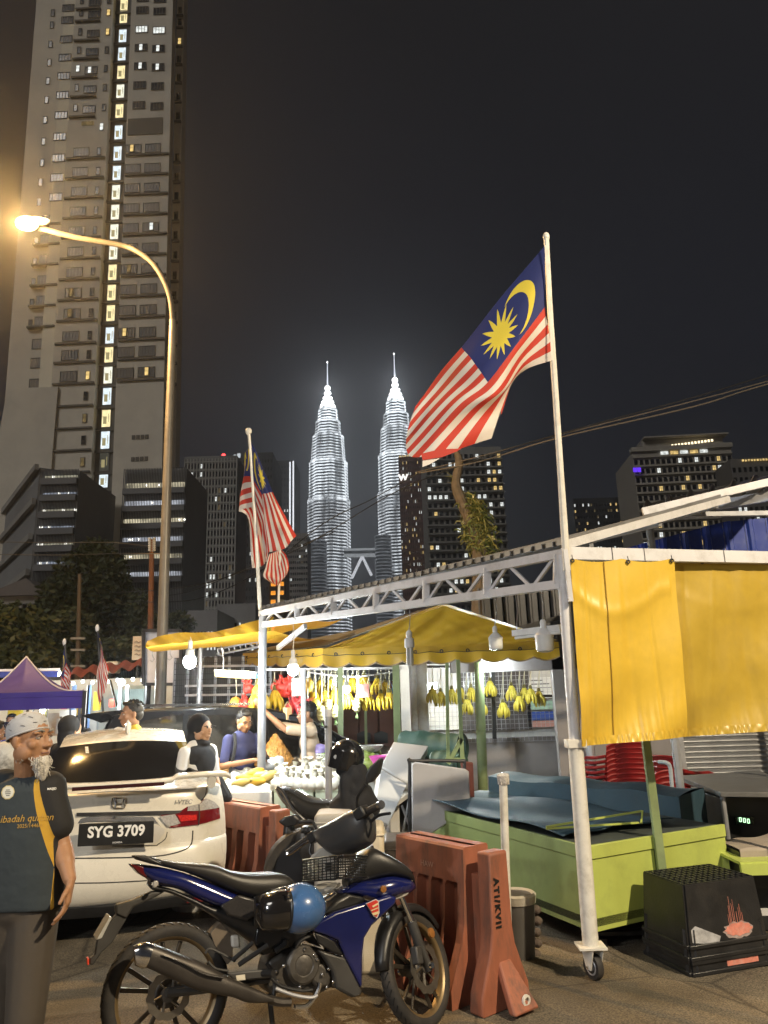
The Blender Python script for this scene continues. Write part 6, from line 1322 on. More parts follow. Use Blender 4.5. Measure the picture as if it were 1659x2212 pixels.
a, b = P(1000, 1700, 12), P(1215, 1590, 12); wl_ = mat('low_wall_plaster', (.27, .25, .25), .8, var=.12, scale=2, dirt=((.15, .13, .13), .5, 2))
mb = MB(); mb.box(((a.x + 4.6) / 2, 12.1, b.z / 2), (4.6 - a.x, .2, b.z)); mb.build('wall', wl_, t)
m0, m1 = P(912, 1580, 12), P(1215, 1438, 12); mb = MB(); bz = P(1000, 1590, 12).z
for k in range(34): x = m0.x + (m1.x - m0.x) * k / 33; mb.bar((x, 11.98, bz - .1), (x, 11.98, m1.z), .007, .007)
for k in range(18): z = bz - .1 + (m1.z - bz + .1) * k / 17; mb.bar((m0.x, 11.97, z), (m1.x, 11.97, z), .006, .006)
tag(mb.build('wire_mesh', grey_steel, t, smooth=None), kind='stuff')
for p, q_ in (((912, 1440), (1222, 1442)), ((912, 1506), (1215, 1503))): mb = MB(); mb.bar(P(*p, 11.9), P(*q_, 11.9), .05, .04); mb.build('black_rail', black_plastic, t)
mb = MB(); mb.bar(P(1064, 1440, 11.9), P(1068, 1596, 11.9), .06, .06); mb.build('black_upright', black_plastic, t)
for x, w in ((892, .07), (908, .10), (1206, .12)): mb = MB(); p = P(x, 1430, 11.7); mb.tube([(p.x, p.y, .0), p], w, 14); mb.build('column', white_paint, t)
# things hung and standing behind the mesh
t = thing('backroom', 'brightly lit back room wall with posters seen through the wire mesh', 'wall', P(1060, 1600, 15))
a, b = P(870, 1640, 15), P(1235, 1425, 15); mb = MB(); mb.box(((a.x + b.x) / 2, 15.1, b.z / 2), (b.x - a.x, .1, b.z)); mb.build('wall', mat('backroom_wall', (.45, .46, .45), .7, var=.15, scale=2), t)
for nm, x0, x1, y0, y1, c_ in (('dark_shutter', 998, 1140, 1446, 1580, (.05, .045, .045)), ('white_board', 1142, 1200, 1462, 1512, (.62, .64, .64)), ('blue_panel', 1140, 1204, 1536, 1556, (.03, .08, .36)), ('green_panel', 1140, 1204, 1512, 1534, (.35, .55, .45)), ('white_panel', 918, 992, 1524, 1578, (.6, .62, .6)), ('pink_panel', 1140, 1200, 1556, 1572, (.45, .25, .22))):
    p, q_ = P(x0, y1, 14.95), P(x1, y0, 14.95); mb = MB(); mb.box(((p.x + q_.x) / 2, 14.96, (p.z + q_.z) / 2), (q_.x - p.x, .06, q_.z - p.z)); o = mb.build(nm, mat(nm + '_m', c_, .6, var=.1), t)
    if nm == 'white_board':
        for k in range(6): mb = MB(); z = q_.z - .06 - k * .07; mb.bar((p.x + .05, 14.925, z), (p.x + .3 + .12 * ((k * 7) % 3), 14.925, z), .004, .015); mb.build('scribble', dark_steel, o)
lamp('backroom_and_fill_light', P(960, 1450, 13.6), 60, (.93, 1, 1), .1); lamp('backroom_and_fill_light', P(1060, 1450, 10.7), 55, (.9, 1, 1), .1)  # second lamp is added before the mesh to brighten the bananas
for x, y in ((918, 1470), (962, 1458), (1005, 1462), (1038, 1460)): pass
t = thing('dark_cladding', 'dark ribbed metal wall under the roof behind the hanging lamps', 'wall', P(1140, 1340, 10.5))
for k in range(7):
    p, q_ = P(1040 + k * 26, 1420, 10.6), P(1040 + (k + .96) * 26, 1270, 10.6); mb = MB(); mb.grid(lambda u, v: V((p.x + (q_.x - p.x) * u, 10.6 - (.05 if .1 < u < .4 else 0), p.z + (q_.z - p.z) * v)), 10, 1); mb.build('cladding_panel', mat('dark_sheet', (.07, .07, .075), .4, metal=.3), t, smooth=None)
mb = MB(); mb.bar(P(1000, 1390, 10.3), P(1225, 1330, 10.2), .06, .06); mb.build('beam', dark_steel, t)
mb = MB(); mb.box(P(1130, 1432, 10.9), (2.1, .15, .22)); mb.build('grey_lintel', wl_, t)
# roller shutter and grey wall at the right
t = thing('roller_shutter', 'grey slatted roller shutter at the right edge under the tarpaulin', 'shutter', P(1600, 1690, 9.6))
a, b = P(1482, 1692, 9.6), P(1700, 1575, 9.4); shm_ = mat('shutter_steel', (.30, .31, .33), .35, metal=.5, var=.1)
mb = MB(); mb.grid(lambda u, v: V((0, .028 * sin(pi * v) * -1, .06 * (v - .5))) + V((u * (b.x - a.x), 0, 0)), 1, 6); me_sl = mb.mesh('slat', shm_, None, 180)
ns = int((b.z - .05) / .062)
for k in range(ns): place(me_sl, 'slat', Mx.Translation((a.x, 9.6, .08 + k * .062)), t)
mb = MB(); mb.bar((a.x - .03, 9.55, 0), (a.x - .03, 9.55, 2.2), .06, .08); mb.build('guide_rail', grey_steel, t)
t = thing('side_wall', 'dim grey wall between the mesh wall and the roller shutter', 'wall', P(1370, 1690, 10.6)); mb = MB(); a, b = P(1215, 1700, 10.8), P(1490, 1560, 10.8); mb.box(((a.x + b.x) / 2, 10.9, 1.2), (b.x - a.x, .15, 2.4)); mb.build('wall', wl_, t)
mb = MB(); a = P(1283, 1700, 10.5); mb.tube([(a.x, 10.5, 0), (a.x, 10.5, 2.3)], .06, 10); mb.build('column', grey_steel, t)
# ceiling strip above the shop, to close the roofed area

# ================================================================ fruit
ban_m = mat('banana_yellow', (.62, .42, .025), .5, var=.15, scale=9, dirt=((.35, .30, .03), .5, 7)); ban_g = mat('banana_green_yellow', (.58, .46, .05), .5, var=.15, scale=9, dirt=((.28, .33, .04), .5, 7)); stem_m = mat('fruit_stem', (.14, .12, .03), .8)
mb = MB(); pth = smooth_path([(0, 0, 0), (.025, 0, -.05), (.03, 0, -.105), (.012, 0, -.16)], 3); mb.tube(pth, [.006, .010, .015, .0175, .018, .0178, .0165, .014, .009, .004], 7); me_ban = mb.mesh('banana', ban_m, None, 60)
string_m = mat('pale_string', (.6, .58, .45), .8)
def bunch(label, x, y, Y, top, s, n, m, seed, group):
    n += 5
    c = P(x, y, Y); r = random.Random(seed); t = thing('banana_bunch', label, 'bananas', c, 0, group)
    h = .10 * s
    mb = MB(); mb.cap(c + V((0, 0, h)), c + V((0, 0, h * .2)), .02 * s, .03 * s, 8); mb.build('stalk', stem_m, t)
    if top is not None: mb = MB(); mb.tube([c + V((.006, 0, h)), top.lerp(c, .1), top], .006, 4); mb.tube([c + V((-.03 * s, 0, h * .7)), top.lerp(c, .12), top], .004, 4); mb.build('string', string_m, t)
    for k in range(n):
        a = -pi / 2 + (k - (n - 1) / 2) / n * 5.2 + r.uniform(-.1, .1); row = k % 2; m_ = Mx.Translation(c + V((0, 0, h * (.75 - .55 * row)))) @ Mx.Rotation(a, 4, 'Z') @ Mx.Rotation(R_(2 - 13 * row + r.uniform(-5, 5)), 4, 'Y') @ Mx.Translation((.012 + .012 * row, 0, 0)) @ Mx.Scale(s * r.uniform(.92, 1.08), 4)
        place(me_ban, 'banana', m_, t, m)
    return t
rowA = [(669, 1482), (693, 1481), (715, 1480), (741, 1482), (762, 1476), (786, 1470), (815, 1478), (832, 1486)]; rowB = [(680, 1507), (701, 1505), (721, 1503), (752, 1508), (775, 1510), (797, 1511), (823, 1510), (841, 1508)]
for k, (x, y) in enumerate(rowA): bunch('ripe banana bunch, %s in the upper hanging row of the fruit stall' % NTH[k], x, y, 9.9 + .05 * (k % 3), P(x + 1, 1445, 9.9), 1.02, 12, ban_m, k, 'upper row of hanging banana bunches')
for k, (x, y) in enumerate(rowB): bunch('ripe banana bunch, %s in the lower hanging row of the fruit stall' % NTH[k], x, y, 9.75, P(x, 1447, 9.75), 1.02, 12, ban_m, k + 20, 'lower row of hanging banana bunches')
bunch('largest yellow banana bunch hanging over the man in the navy shirt', 559, 1500, 9.2, P(558, 1452, 9.2), 1.75, 13, ban_m, 41, 'bananas over the customer')
bunch('small dense banana bunch below the largest one', 559, 1540, 9.25, P(559, 1452, 9.25), 1.15, 14, ban_m, 42, 'bananas over the customer')
bunch('banana bunch right of the front grey post, half behind the red bags', 594, 1506, 9.4, P(593, 1452, 9.4), 1.25, 9, ban_m, 43, 'bananas over the customer')
mesh_b = sorted(((934, 1498), (952, 1505), (976, 1500), (993, 1496), (1018, 1496), (1039, 1524), (1059, 1482), (1087, 1529), (1105, 1492), (1122, 1515), (1133, 1497), (1147, 1499), (1165, 1505), (1008, 1522)))
for k, (x, y) in enumerate(mesh_b):
    bunch('greenish banana bunch before the wire mesh, %s' % (NTH[k] if k < 9 else NTH[13 - k].replace('leftmost', 'rightmost').replace('left', 'right') if k > 9 else 'tenth from the left'), x, y, 11.4 + .1 * (k % 2), P(x, 1442, 11.5), 1.1, 13, ban_g, k + 60, 'bananas hanging before the wire mesh')
mb = MB(); mb.bar(P(560, 1447, 9.8), P(870, 1443, 9.9), .03, .03); o = mb.build('hanging_rail', white_paint); tag(o, 'white rail from which the fruit stall bananas hang', 'rail')
mb = MB(); mb.tube(smooth_path([P(665, 1452, 9.8), P(760, 1462, 9.7), P(850, 1452, 9.8)], 6), .012, 5); tag(mb.build('sagging_cable', white_paint), 'white cable sagging over the hanging bananas', 'cable')
pin_m = mat('pineapple_skin', (.52, .47, .24), .8, var=.35, scale=45, bump=.6, bscale=60); leaf_m = mat('pineapple_leaf', (.10, .17, .05), .7)
for k, (x, y, s) in enumerate(((695, 1541, 1.0), (709, 1523, .75), (725, 1537, .85), (771, 1524, .85))):
    c = P(x, y, 9.6); t = thing('pineapple', 'pale pineapple hanging crown down under the bananas, %s of the four' % NTH[k], 'pineapple', c, 0, 'hanging pineapples')
    mb = MB(); vs = []; nu, nv = 14, 12
    for j in range(nv + 1):
        for i in range(nu):
            a = 2 * pi * (i + .5 * (j % 2)) / nu; b = pi * j / nv; bmp = 1 + (.07 if j % 2 else -.03); vs.append(c + V((.062 * s * sin(b) ** .7 * cos(a) * bmp, .062 * s * sin(b) ** .7 * sin(a) * bmp, .10 * s * cos(b))))
    mb.add(vs, [(j * nu + i, j * nu + (i + 1) % nu, (j + 1) * nu + (i + 1) % nu, (j + 1) * nu + i) for j in range(nv) for i in range(nu)]); mb.build('fruit', pin_m, t, smooth=None)
    mb = MB()
    for q_ in range(9): a = q_ * .7; d = V((cos(a) * .03, sin(a) * .03, -.09)); p0 = c + V((0, 0, -.095 * s)); mb.add([p0 + V((cos(a + 1.5) * .01, sin(a + 1.5) * .01, 0)), p0 - V((cos(a + 1.5) * .01, sin(a + 1.5) * .01, 0)), p0 + d], [(0, 1, 2)])
    mb.build('crown', leaf_m, t, smooth=None); mb = MB(); mb.tube([c + V((0, 0, .09)), P(x, 1447, 9.6)], .006, 4); mb.build('string', string_m, t)
redbag = mat('red_net_bag', (.62, .045, .03), .5, var=.35, scale=25, bump=.5, bscale=50); pinkbag = mat('red_plastic_bag', (.60, .06, .07), .35, var=.3, scale=14, bump=.6, bscale=22)
for k, (x, y, rx, rz, m_, lab) in enumerate(((537, 1486, .09, .10, redbag, 'upper red net bag left of the largest bananas'), (528, 1523, .10, .11, redbag, 'lower red net bag beside the hanging melon'), (607, 1486, .14, .12, redbag, 'large red net bag under the bright bulb, left one'), (626, 1478, .13, .11, redbag, 'large red net bag under the bright bulb, right one'), (632, 1525, .09, .12, pinkbag, 'red plastic bag the seller reaches for, left one'), (648, 1527, .10, .13, pinkbag, 'red plastic bag the seller reaches for, right one'), (665, 1530, .06, .10, pinkbag, 'narrow red bag beside the white post'))):
    c = P(x, y, 9.45); t = thing('fruit_bag', lab, 'bag', c, 0, 'red bags of fruit'); r = random.Random(k)
    mb = MB(); 
    for q_ in range(6): mb.ell(c + V((r.uniform(-.5, .5) * rx, r.uniform(-.4, .4) * rx, r.uniform(-.55, .35) * rz)), (rx * .58, rx * .58, rz * .55), 10, 8)
    mb.cap(c + V((0, 0, rz * .5)), c + V((0, 0, rz * 1.25)), rx * .35, rx * .12, 8); fuse(mb, 'bag', m_, t, .012, 2, .4)
    mb = MB(); mb.tube([c + V((0, 0, rz)), P(x, 1448, 9.45)], .006, 4); mb.build('string', string_m, t)
    mb = MB()
    for q_ in range(5): d = V((r.gauss(0, .05), -.02, r.uniform(.03, .1))); p0 = c + V((r.uniform(-.4, .4) * rx, -rx * .6, rz * .4)); mb.tube([p0, p0 + d * .6, p0 + d], [.012, .008, .002], 5)
    mb.build('knot', m_, t)
for k, (x, y, rx, rz, m_, lab) in enumerate(((509, 1524, .085, .11, mat('melon_orange', (.55, .30, .05), .5, var=.2, scale=9), 'orange yellow melon hanging at the left end of the fruit row'), (681, 1522, .07, .07, mat('pomelo_yellow', (.62, .52, .08), .5, var=.12), 'round yellow pomelo hanging under the bananas'), (667, 1480, .06, .09, mat('papaya_orange', (.52, .33, .05), .5, var=.15), 'papaya hanging at the left of the upper row'))):
    c = P(x, y, 9.5); t = thing('hanging_fruit', lab, 'fruit', c); mb = MB(); mb.ell(c, (rx, rx, rz), 18, 12); mb.build('fruit', m_, t, smooth=180); mb = MB(); mb.tube([c + V((0, 0, rz * .9)), c + V((.01, 0, rz * 1.2)), P(x, 1450, 9.5)], .006, 4); mb.build('string', string_m, t)
def bag_px(label, x, y, Y, w, h, m_): 
    c = P(x, y, Y); mb = MB(); mb.blade([c + V((-w / 2, 0, h / 2)), c + V((0, 0, h / 2)), c + V((w / 2, 0, h / 2))], [c + V((-w / 2, 0, -h / 2)), c + V((0, 0, -h / 2)), c + V((w / 2, 0, -h / 2))], [.01, .04, .01], None, 10, .5); t = thing('hanging_bag', label, 'bag', c); mb.build('bag', m_, t); mb = MB(); mb.tube([c + V((-.04, 0, h / 2)), c + V((0, 0, h * .9)), c + V((.04, 0, h / 2))], .006, 5); mb.build('handle', m_, t)
bag_px('brown paper bag hanging beside the seller, with a small print', 621, 1544, 9.1, .10, .17, mat('paper_bag', (.50, .33, .17), .8)); bag_px('blue plastic bag under the paper bag', 622, 1573, 9.3, .14, .18, mat('blue_bag', (.04, .22, .52), .35, var=.2)); bag_px('light blue bag hung at the right end of the bananas', 843, 1506, 10.2, .16, .24, mat('skyblue_bag', (.10, .25, .65), .35, var=.2)); bag_px('white bag with red mark between the banana rows', 784, 1492, 9.6, .15, .17, mat('whitered_bag', (.6, .25, .22), .4, var=.5, scale=7)); bag_px('clear white bag hung beside the red bags', 641, 1484, 9.3, .12, .22, mat('clear_bag', (.65, .65, .66), .3, var=.2))

# tables, crates and heaps
foam = mat('foam_box', (.50, .56, .42), .7, var=.06, bump=.15, bscale=120); foam_w = mat('foam_white', (.62, .60, .55), .7, var=.06, bump=.15, bscale=120); foam_c = mat('foam_cream', (.60, .52, .38), .7, var=.08, bump=.15, bscale=120)
def table(name, label, a, b, depth, top, m, leg=True):
    a, b = V(a), V(b); d = (b - a).normalized(); n = V((-d.y, d.x, 0)); t = thing(name, label, 'table', (a + b) / 2)
    mb = MB(); pts = [a, b, b + n * depth, a + n * depth]; mb.prism([V((p.x, p.y, top)) for p in pts], (0, 0, -.05)); mb.build('top', m, t, bevel=.006)
    if leg:
        for p in pts: q_ = p.lerp((a + b) / 2 + n * depth / 2, .08); mb = MB(); mb.tube([(q_.x, q_.y, 0), (q_.x, q_.y, top - .05)], .022, 8); mb.build('leg', grey_steel, t)
    return t
TY = 7.9; TT = .70
a, b = P(470, 1712, TY + .4), P(850, 1725, TY)
table('fruit_table', 'long low table carrying the white wrapped fruit and papayas', (a.x, a.y, 0), (b.x, b.y, 0), 1.7, TT - .02, foam_w)
for k in range(5):
    x0, x1 = 590 + k * 30, 590 + (k + .95) * 30; p, q_ = P(x0, 1725, TY - .1), P(x1, 1725, TY - .1); tp = P(x0, 1709, TY - .1).z; c = ((p.x + q_.x) / 2, TY + .15, tp - .12)
    mb = MB(); w = (q_.x - p.x) - .012; mb.box(c, (w, .5, .24)); t = thing('foam_crate', 'pale green foam crate under the wrapped fruit, %s' % NTH[k], 'crate', (c[0], c[1], tp - .24), 0, 'row of foam crates'); mb.build('tray', foam, t, bevel=.012); mb = MB(); mb.box((c[0], c[1], tp + .005), (w + .01, .51, .03)); mb.build('rim', foam, t, bevel=.006)
p, q_ = P(474, 1712, TY), P(590, 1716, TY); tpz = P(500, 1700, TY).z
t = thing('display_tray', 'white sheet covered tray of papayas behind the far barrier', 'tray', ((p.x + q_.x) / 2, TY + .4, tpz - .12)); mb = MB(); mb.grid(lambda u, v: V((p.x + (q_.x - p.x) * u, TY - .1 + .9 * v, tpz + .015 * sin(u * 23 + v * 9) + .12 * v - (.08 if v == 0 else 0))), 30, 12); mb.build('sheet', mat('plastic_sheet', (.55, .57, .56), .25, var=.1, bump=.3, bscale=20), t, smooth=180); mb = MB(); mb.box(((p.x + q_.x) / 2, TY + .35, tpz - .12), (q_.x - p.x, .9, .16)); mb.build('tray', foam_w, t, bevel=.01)
wrapm = mat('white_wrapped_fruit', (.74, .71, .60), .45, var=.15, scale=14, bump=.5, bscale=26)
mb = MB(); rg = [(0.001, -.065), (.045, -.062), (.066, -.035), (.070, .0), (.062, .028), (.036, .05), (.014, .062), (.022, .085), (.030, .098), (.008, .094)]
n_ = 12; vs = [V((r_ * cos(2 * pi * j / n_) * (1 + .06 * sin(j * 3.1 + i)), r_ * sin(2 * pi * j / n_) * (1 + .06 * cos(j * 2.3 + i)), z)) for i, (r_, z) in enumerate(rg) for j in range(n_)]
mb.add(vs, [(i * n_ + j, i * n_ + (j + 1) % n_, (i + 1) * n_ + (j + 1) % n_, (i + 1) * n_ + j) for i in range(len(rg) - 1) for j in range(n_)]); me_wr = mb.mesh('wrapped_fruit', wrapm, None, 60)
r = random.Random(12); spots = []
for row, (y, x0, x1, n, Y) in enumerate(((1692, 600, 738, 9, 7.85), (1680, 596, 735, 9, 7.95), (1668, 604, 730, 8, 8.05), (1657, 655, 728, 5, 8.12))):
    for k in range(n): spots.append((x0 + (x1 - x0) * (k + .5 * (row % 2)) / n + r.uniform(-2, 2), y + r.uniform(-2, 2), Y))
for x, y, Y in spots:
    o = place(me_wr, 'wrapped_fruit', Mx.Translation(P(x, y, Y)) @ rotm(r.uniform(-.4, .4), r.uniform(-.4, .4), r.uniform(0, 6)) @ Mx.Scale(r.uniform(.92, 1.12), 4)); tag(o, 'white wrapped fruit knotted in plastic on the foam crates', 'fruit', 'white wrapped fruit')
pap = [mat('papaya_yellow', (.55, .33, .03), .45, var=.2, scale=8), mat('papaya_pale', (.55, .42, .12), .45, var=.2, scale=8)]
for k, (x, y, a_, s) in enumerate(((547, 1672, .3, 1), (560, 1678, .2, 1.1), (533, 1684, -.2, 1), (575, 1680, .5, 1), (552, 1688, .05, .9), (520, 1690, .2, .8))):
    c = P(x, y, 8.05 - .03 * k); mb = MB(); mb.ell(c, (.125 * s, .05 * s, .048 * s), 16, 10, rotm(0, -a_, r.uniform(-.4, .4)).to_3x3()); t = thing('papaya', 'long yellow papaya on the white sheet, %s of the six' % NTH[(2, 4, 1, 5, 3, 0)[k]], 'papaya', c, 0, 'papayas on the white sheet'); mb.build('fruit', pap[k % 2], t, smooth=180); mb = MB(); mb.cap(c + V((.115 * s, 0, .06 * a_)), c + V((.16 * s, 0, .07 * a_)), .012, .008, 6); mb.build('stalk', stem_m, t)
lon = mat('longan_brown', (.42, .21, .05), .6, var=.3, scale=20); duk = mat('dark_fruit', (.055, .035, .015), .7, var=.4, scale=20)
def heap(name, label, x, ytop, ybot, Y, hw, rad, m, n, seed, cat='fruit heap', base=True):
    c = P(x, ybot, Y); h = P(x, ytop, Y).z - c.z; r = random.Random(seed); mb = MB(); w = (P(x + hw, ybot, Y).x - c.x)
    for _ in range(n):
        u = r.random() ** .6; a = r.uniform(0, 2 * pi); z = h * (1 - u); q_ = c + V((w * u * cos(a), w * .8 * u * sin(a), z + r.uniform(-.01, .012))); mb.ell(q_, rad * r.uniform(.85, 1.15), 7, 5)
    mb.lathe([(w * .8, 0), (w * .4, h * .4), (.02, h * .8)], Mx.Translation(c) @ Mx.Scale(.8, 4, V((0, 1, 0))), 14); o = mb.build(name, m, None, smooth=180); return tag(o, label, cat, kind='stuff')
heap('longan_heap', 'tall cone of golden brown longans beside the seller', 594, 1590, 1650, 8.75, 40, .027, lon, 900, 1); heap('longan_heap', 'low heap of longans behind the headscarf woman', 472, 1641, 1672, 8.9, 26, .02, lon, 350, 2); heap('dark_fruit_heap', 'small heap of dark brown fruit among the white wrapped fruit', 638, 1642, 1664, 8.2, 17, .022, duk, 130, 3)
mg = mat('green_mango', (.26, .34, .08), .45, var=.25, scale=8)
for k, (x, y, Y) in enumerate(((689, 1612, 9.2), (700, 1615, 9.2), (710, 1621, 9.1), (722, 1622, 9.1), (694, 1624, 9), (733, 1628, 9), (788, 1638, 8.6), (797, 1630, 8.7), (806, 1638, 8.6), (790, 1650, 8.5), (802, 1652, 8.5), (814, 1628, 8.8), (455, 1634, 9.1), (466, 1640, 9.1), (482, 1638, 9.1))):
    c = P(x, y, Y); mb = MB(); mb.ell(c, (.075, .055, .055), 14, 9, rotm(.2, .3 * sin(k), k).to_3x3()); mb.cap(c + V((0, 0, .05)), c + V((.004, 0, .065)), .006, .004, 5); tag(mb.build('green_mango', mg, None, smooth=180), ('green mango left of the scale on the rear table', 'green mango heaped beside the scale and pink basin', 'green mango on the low longan heap')[(k > 5) + (k > 11)], 'mango', 'loose green mangoes')
mb = MB(); a, b = P(440, 1700, 8.4), P(505, 1676, 8.4); mb.box(((a.x + b.x) / 2, 8.7, (a.z + b.z) / 2), (b.x - a.x, .5, b.z - a.z)); tag(mb.build('foam_crate', foam_c, None, bevel=.02), 'cream foam crate under the low longan heap', 'crate')
mb = MB(); a, b = P(600, 1690, 8.5), P(860, 1650, 8.5); mb.box(((a.x + b.x) / 2, 9.3, b.z / 2 + .05), (b.x - a.x, 1.1, b.z + .0)); tag(mb.build('back_table', foam_w, None, bevel=.02), 'white rear table under the longan cone and mangoes', 'table')
c = P(803, 1625, 8.7); t = thing('kitchen_scale', 'green weighing scale with a shiny steel pan', 'scale', c + V((0, 0, -.18)))
mb = MB(); mb.lathe([(.02, 0), (.07, .012), (.12, .05), (.135, .075), (.13, .075), (.115, .055), (.06, .02), (.01, .012)], Mx.Translation(c + V((0, 0, .0))), 24); mb.build('pan', mat('bright_steel', (.6, .6, .6), .3, metal=.4), t); mb = MB(); mb.box(c + V((0, 0, -.10)), (.17, .16, .17)); mb.build('housing', mat('scale_green', (.25, .42, .35), .4), t, bevel=.015); mb = MB(); mb.lathe([(.06, 0), (.06, .01)], basis(c + V((0, -.082, -.1)), (1, 0, 0), (0, 0, 1), (0, -1, 0)), 18); mb.build('dial', letter_white, t)
c = P(822, 1642, 8.4); mb = MB(); mb.lathe([(.07, -.05), (.12, .03), (.125, .045), (.115, .04), (.065, -.04)], Mx.Translation(c), 20); tag(mb.build('pink_basin', mat('pink_plastic', (.60, .10, .42), .4), None), 'pink plastic basin beside the weighing scale', 'basin')
for k, (x, y, Y, s, m_, lab) in enumerate(((748, 1650, 8.2, .1, wrapm, 'crumpled clear bag near the far white post'), (596, 1652, 8.5, .13, mat('clear_bag', (.65, .65, .66), .3, var=.2), 'crumpled clear plastic bag beside the papayas'), (692, 1618, 8.8, .11, mat('lilac_bag', (.35, .28, .62), .35, var=.3), 'lilac plastic bag behind the seller'), (630, 1622, 9.3, .11, mat('clear_bag', (.65, .65, .66), .3), 'white bag between the longans and the seller'))):
    c = P(x, y, Y); rr = random.Random(k); mb = MB()
    for q_ in range(7): mb.ell(c + V((rr.uniform(-.6, .6) * s, rr.uniform(-.4, .4) * s, rr.uniform(-.4, .4) * s)), (s * .5, s * .45, s * .42), 9, 7)
    o = fuse(mb, 'plastic_bag', m_, None, .018, 1, .4); tag(o, lab, 'bag')
t = thing('grass_basket', 'white wire basket of green vegetables behind the grey pole', 'basket', P(720, 1650, 8.4))
for k in range(6):
    mb = MB(); z = P(720, 1645 - k * 3.4, 8.4).z; q0 = P(720, 1645, 8.4); mb.tube([V((q0.x + .19 * cos(a), 8.4 + .14 * sin(a), z)) for a in [j * pi / 10 for j in range(20)]], .004, 4, closed=True); mb.build('wire', white_paint, t)
mb = MB(); rr = random.Random(2); mb.cur = 0; leaves(mb, [((q0.x, 8.4, P(720, 1634, 8.4).z), (.16, .12, .05))], 200, .05, rr); mb.build('greens', [mat('veg_a', (.16, .28, .06), .6), mat('veg_b', (.22, .33, .08), .6), mat('veg_c', (.3, .38, .12), .6)], t, smooth=None)
t = thing('white_post', 'thin white post in front of the fruit seller', 'post', P(657, 1660, 8.6)); tube_px([(655, 1445), (657, 1690)], 8.6, .028, 'shaft', white_paint, t)
t = thing('grey_post', 'short grey steel post with a bolted top in front of the stall', 'post', P(711, 1760, 7.0)); q0 = P(710, 1765, 7.0); mb = MB(); mb.tube([(q0.x, q0.y, 0), P(709, 1545, 7.0)], .032, 12); mb.build('shaft', grey_steel, t); mb = MB(); mb.tube([P(709, 1548, 7.0), P(709, 1532, 7.0)], .036, 12); mb.build('sleeve', white_paint, t); mb = MB(); mb.tube([P(704, 1570, 6.97), P(704, 1570, 6.93)], .014, 8); mb.build('bolt', dark_steel, t)

# ================================================================ counter, boards, furniture of the closed stall
nc = V((1.30, 5.42, 0)); rc_ = V((2.53, 6.10, 0)); lc_ = V((.32, 7.55, 0)); TZC = P(1268, 1828, 5.42).z
t = thing('stall_counter', 'lime green painted stall counter with a bright front panel', 'counter', nc)
zb = .17
def slab(a, b, z0, z1, th, nm, m, n=None, off=0):
    d = (b - a).normalized(); nn = V((d.y, -d.x, 0)) if n is None else n; mb = MB(); mb.prism([V((a.x, a.y, z0)) + nn * off, V((b.x, b.y, z0)) + nn * off, V((b.x, b.y, z1)) + nn * off, V((a.x, a.y, z1)) + nn * off], nn * th); return mb.build(nm, m, t, bevel=.003)
nf = V((.484, -.875, 0)); nl = V((-.908, -.418, 0)); mid = nc.lerp(rc_, .46)
slab(nc, mid - (rc_ - nc).normalized() * .012, zb, TZC - .085, .02, 'front_panel', lime_paint, nf, -.02); slab(mid + (rc_ - nc).normalized() * .012, rc_, zb + .12, TZC - .085, .02, 'front_panel', lime_paint, nf, -.022)
slab(nc, lc_, zb, TZC - .085, .02, 'side_panel', mat('lime_paint_shaded', (.22, .28, .10), .5, var=.12, scale=3, dirt=((.12, .13, .06), .6, 2.5)), nl, -.02)  # shade of the side turned from the lamp, painted as darker green
slab(nc, rc_, TZC - .085, TZC, .03, 'top_rail', lime_paint, nf, -.02); slab(nc, lc_, TZC - .085, TZC + .0, .03, 'top_rail', mat('lime_paint_shaded', (.22, .28, .10), .5), nl, -.02)
bl_ = lc_ + (rc_ - nc); mb = MB(); ins = lambda p: p + (nc.lerp(bl_, .5) - p) * .02; mb.prism([V((p.x, p.y, TZC - .01)) for p in map(ins, (nc, rc_, bl_, lc_))], (0, 0, -.03)); mb.build('top', mat('counter_top_dark', (.05, .06, .055), .6), t)
mb = MB(); mb.prism([V((p.x, p.y, zb + .08)) for p in (nc, rc_, bl_, lc_)], (0, 0, -.05)); mb.build('bottom', black_plastic, t)
for p in (nc, rc_, bl_, lc_): q_ = p.lerp(nc.lerp(bl_, .5), .06); mb = MB(); mb.bar((q_.x, q_.y, 0), (q_.x, q_.y, zb + .1), .05, .05); mb.build('leg', dark_steel, t)
mb = MB(); mb.bar(mid + nf * .03 + V((0, 0, zb + .1)), mid + nf * .03 + V((0, 0, TZC - .09)), .012, .012); mb.build('panel_gap', seam_m, t)
q0 = mid + nf * .05; tpp = P(1400, 1598, q0.y - .05); mb = MB(); mb.bar((q0.x, q0.y, .1), (tpp.x, q0.y + .02, tpp.z + .25), .055, .045, V((0, 1, 0))); mb.build('upright', green_paint, t)
tarp_b = mat('blue_tarp', (.028, .066, .098), .55, var=.18, scale=4, bump=.3, bscale=22, dirt=((.05, .075, .09), .5, 3))
zt_ = TZC + .006; t = thing('blue_sheet', 'dark blue sheet spread over the lime green counter', 'tarpaulin', nc.lerp(bl_, .4) + V((0, 0, zt_)))
def bs(u, v):
    p = (nc + nl * .0).lerp(lc_, .12 + .9 * v).lerp((rc_).lerp(bl_, .12 + .9 * v), .02 + .80 * u - .12 * v); return V((p.x, p.y, zt_ + .018 + .07 * v * (1 - .3 * u) + .012 * sin(u * 15 + v * 4) + .02 * sin(v * 10 + u * 3)))
mb = MB(); mb.grid(bs, 40, 40); o = mb.build('sheet', tarp_b, t, smooth=180); s_ = o.modifiers.new('Solidify', 'SOLIDIFY'); s_.thickness = .008
t = thing('folded_stand', 'thin lime green metal frame lying on the counter top under the sheet edge', 'frame', P(1280, 1782, 5.9)); 
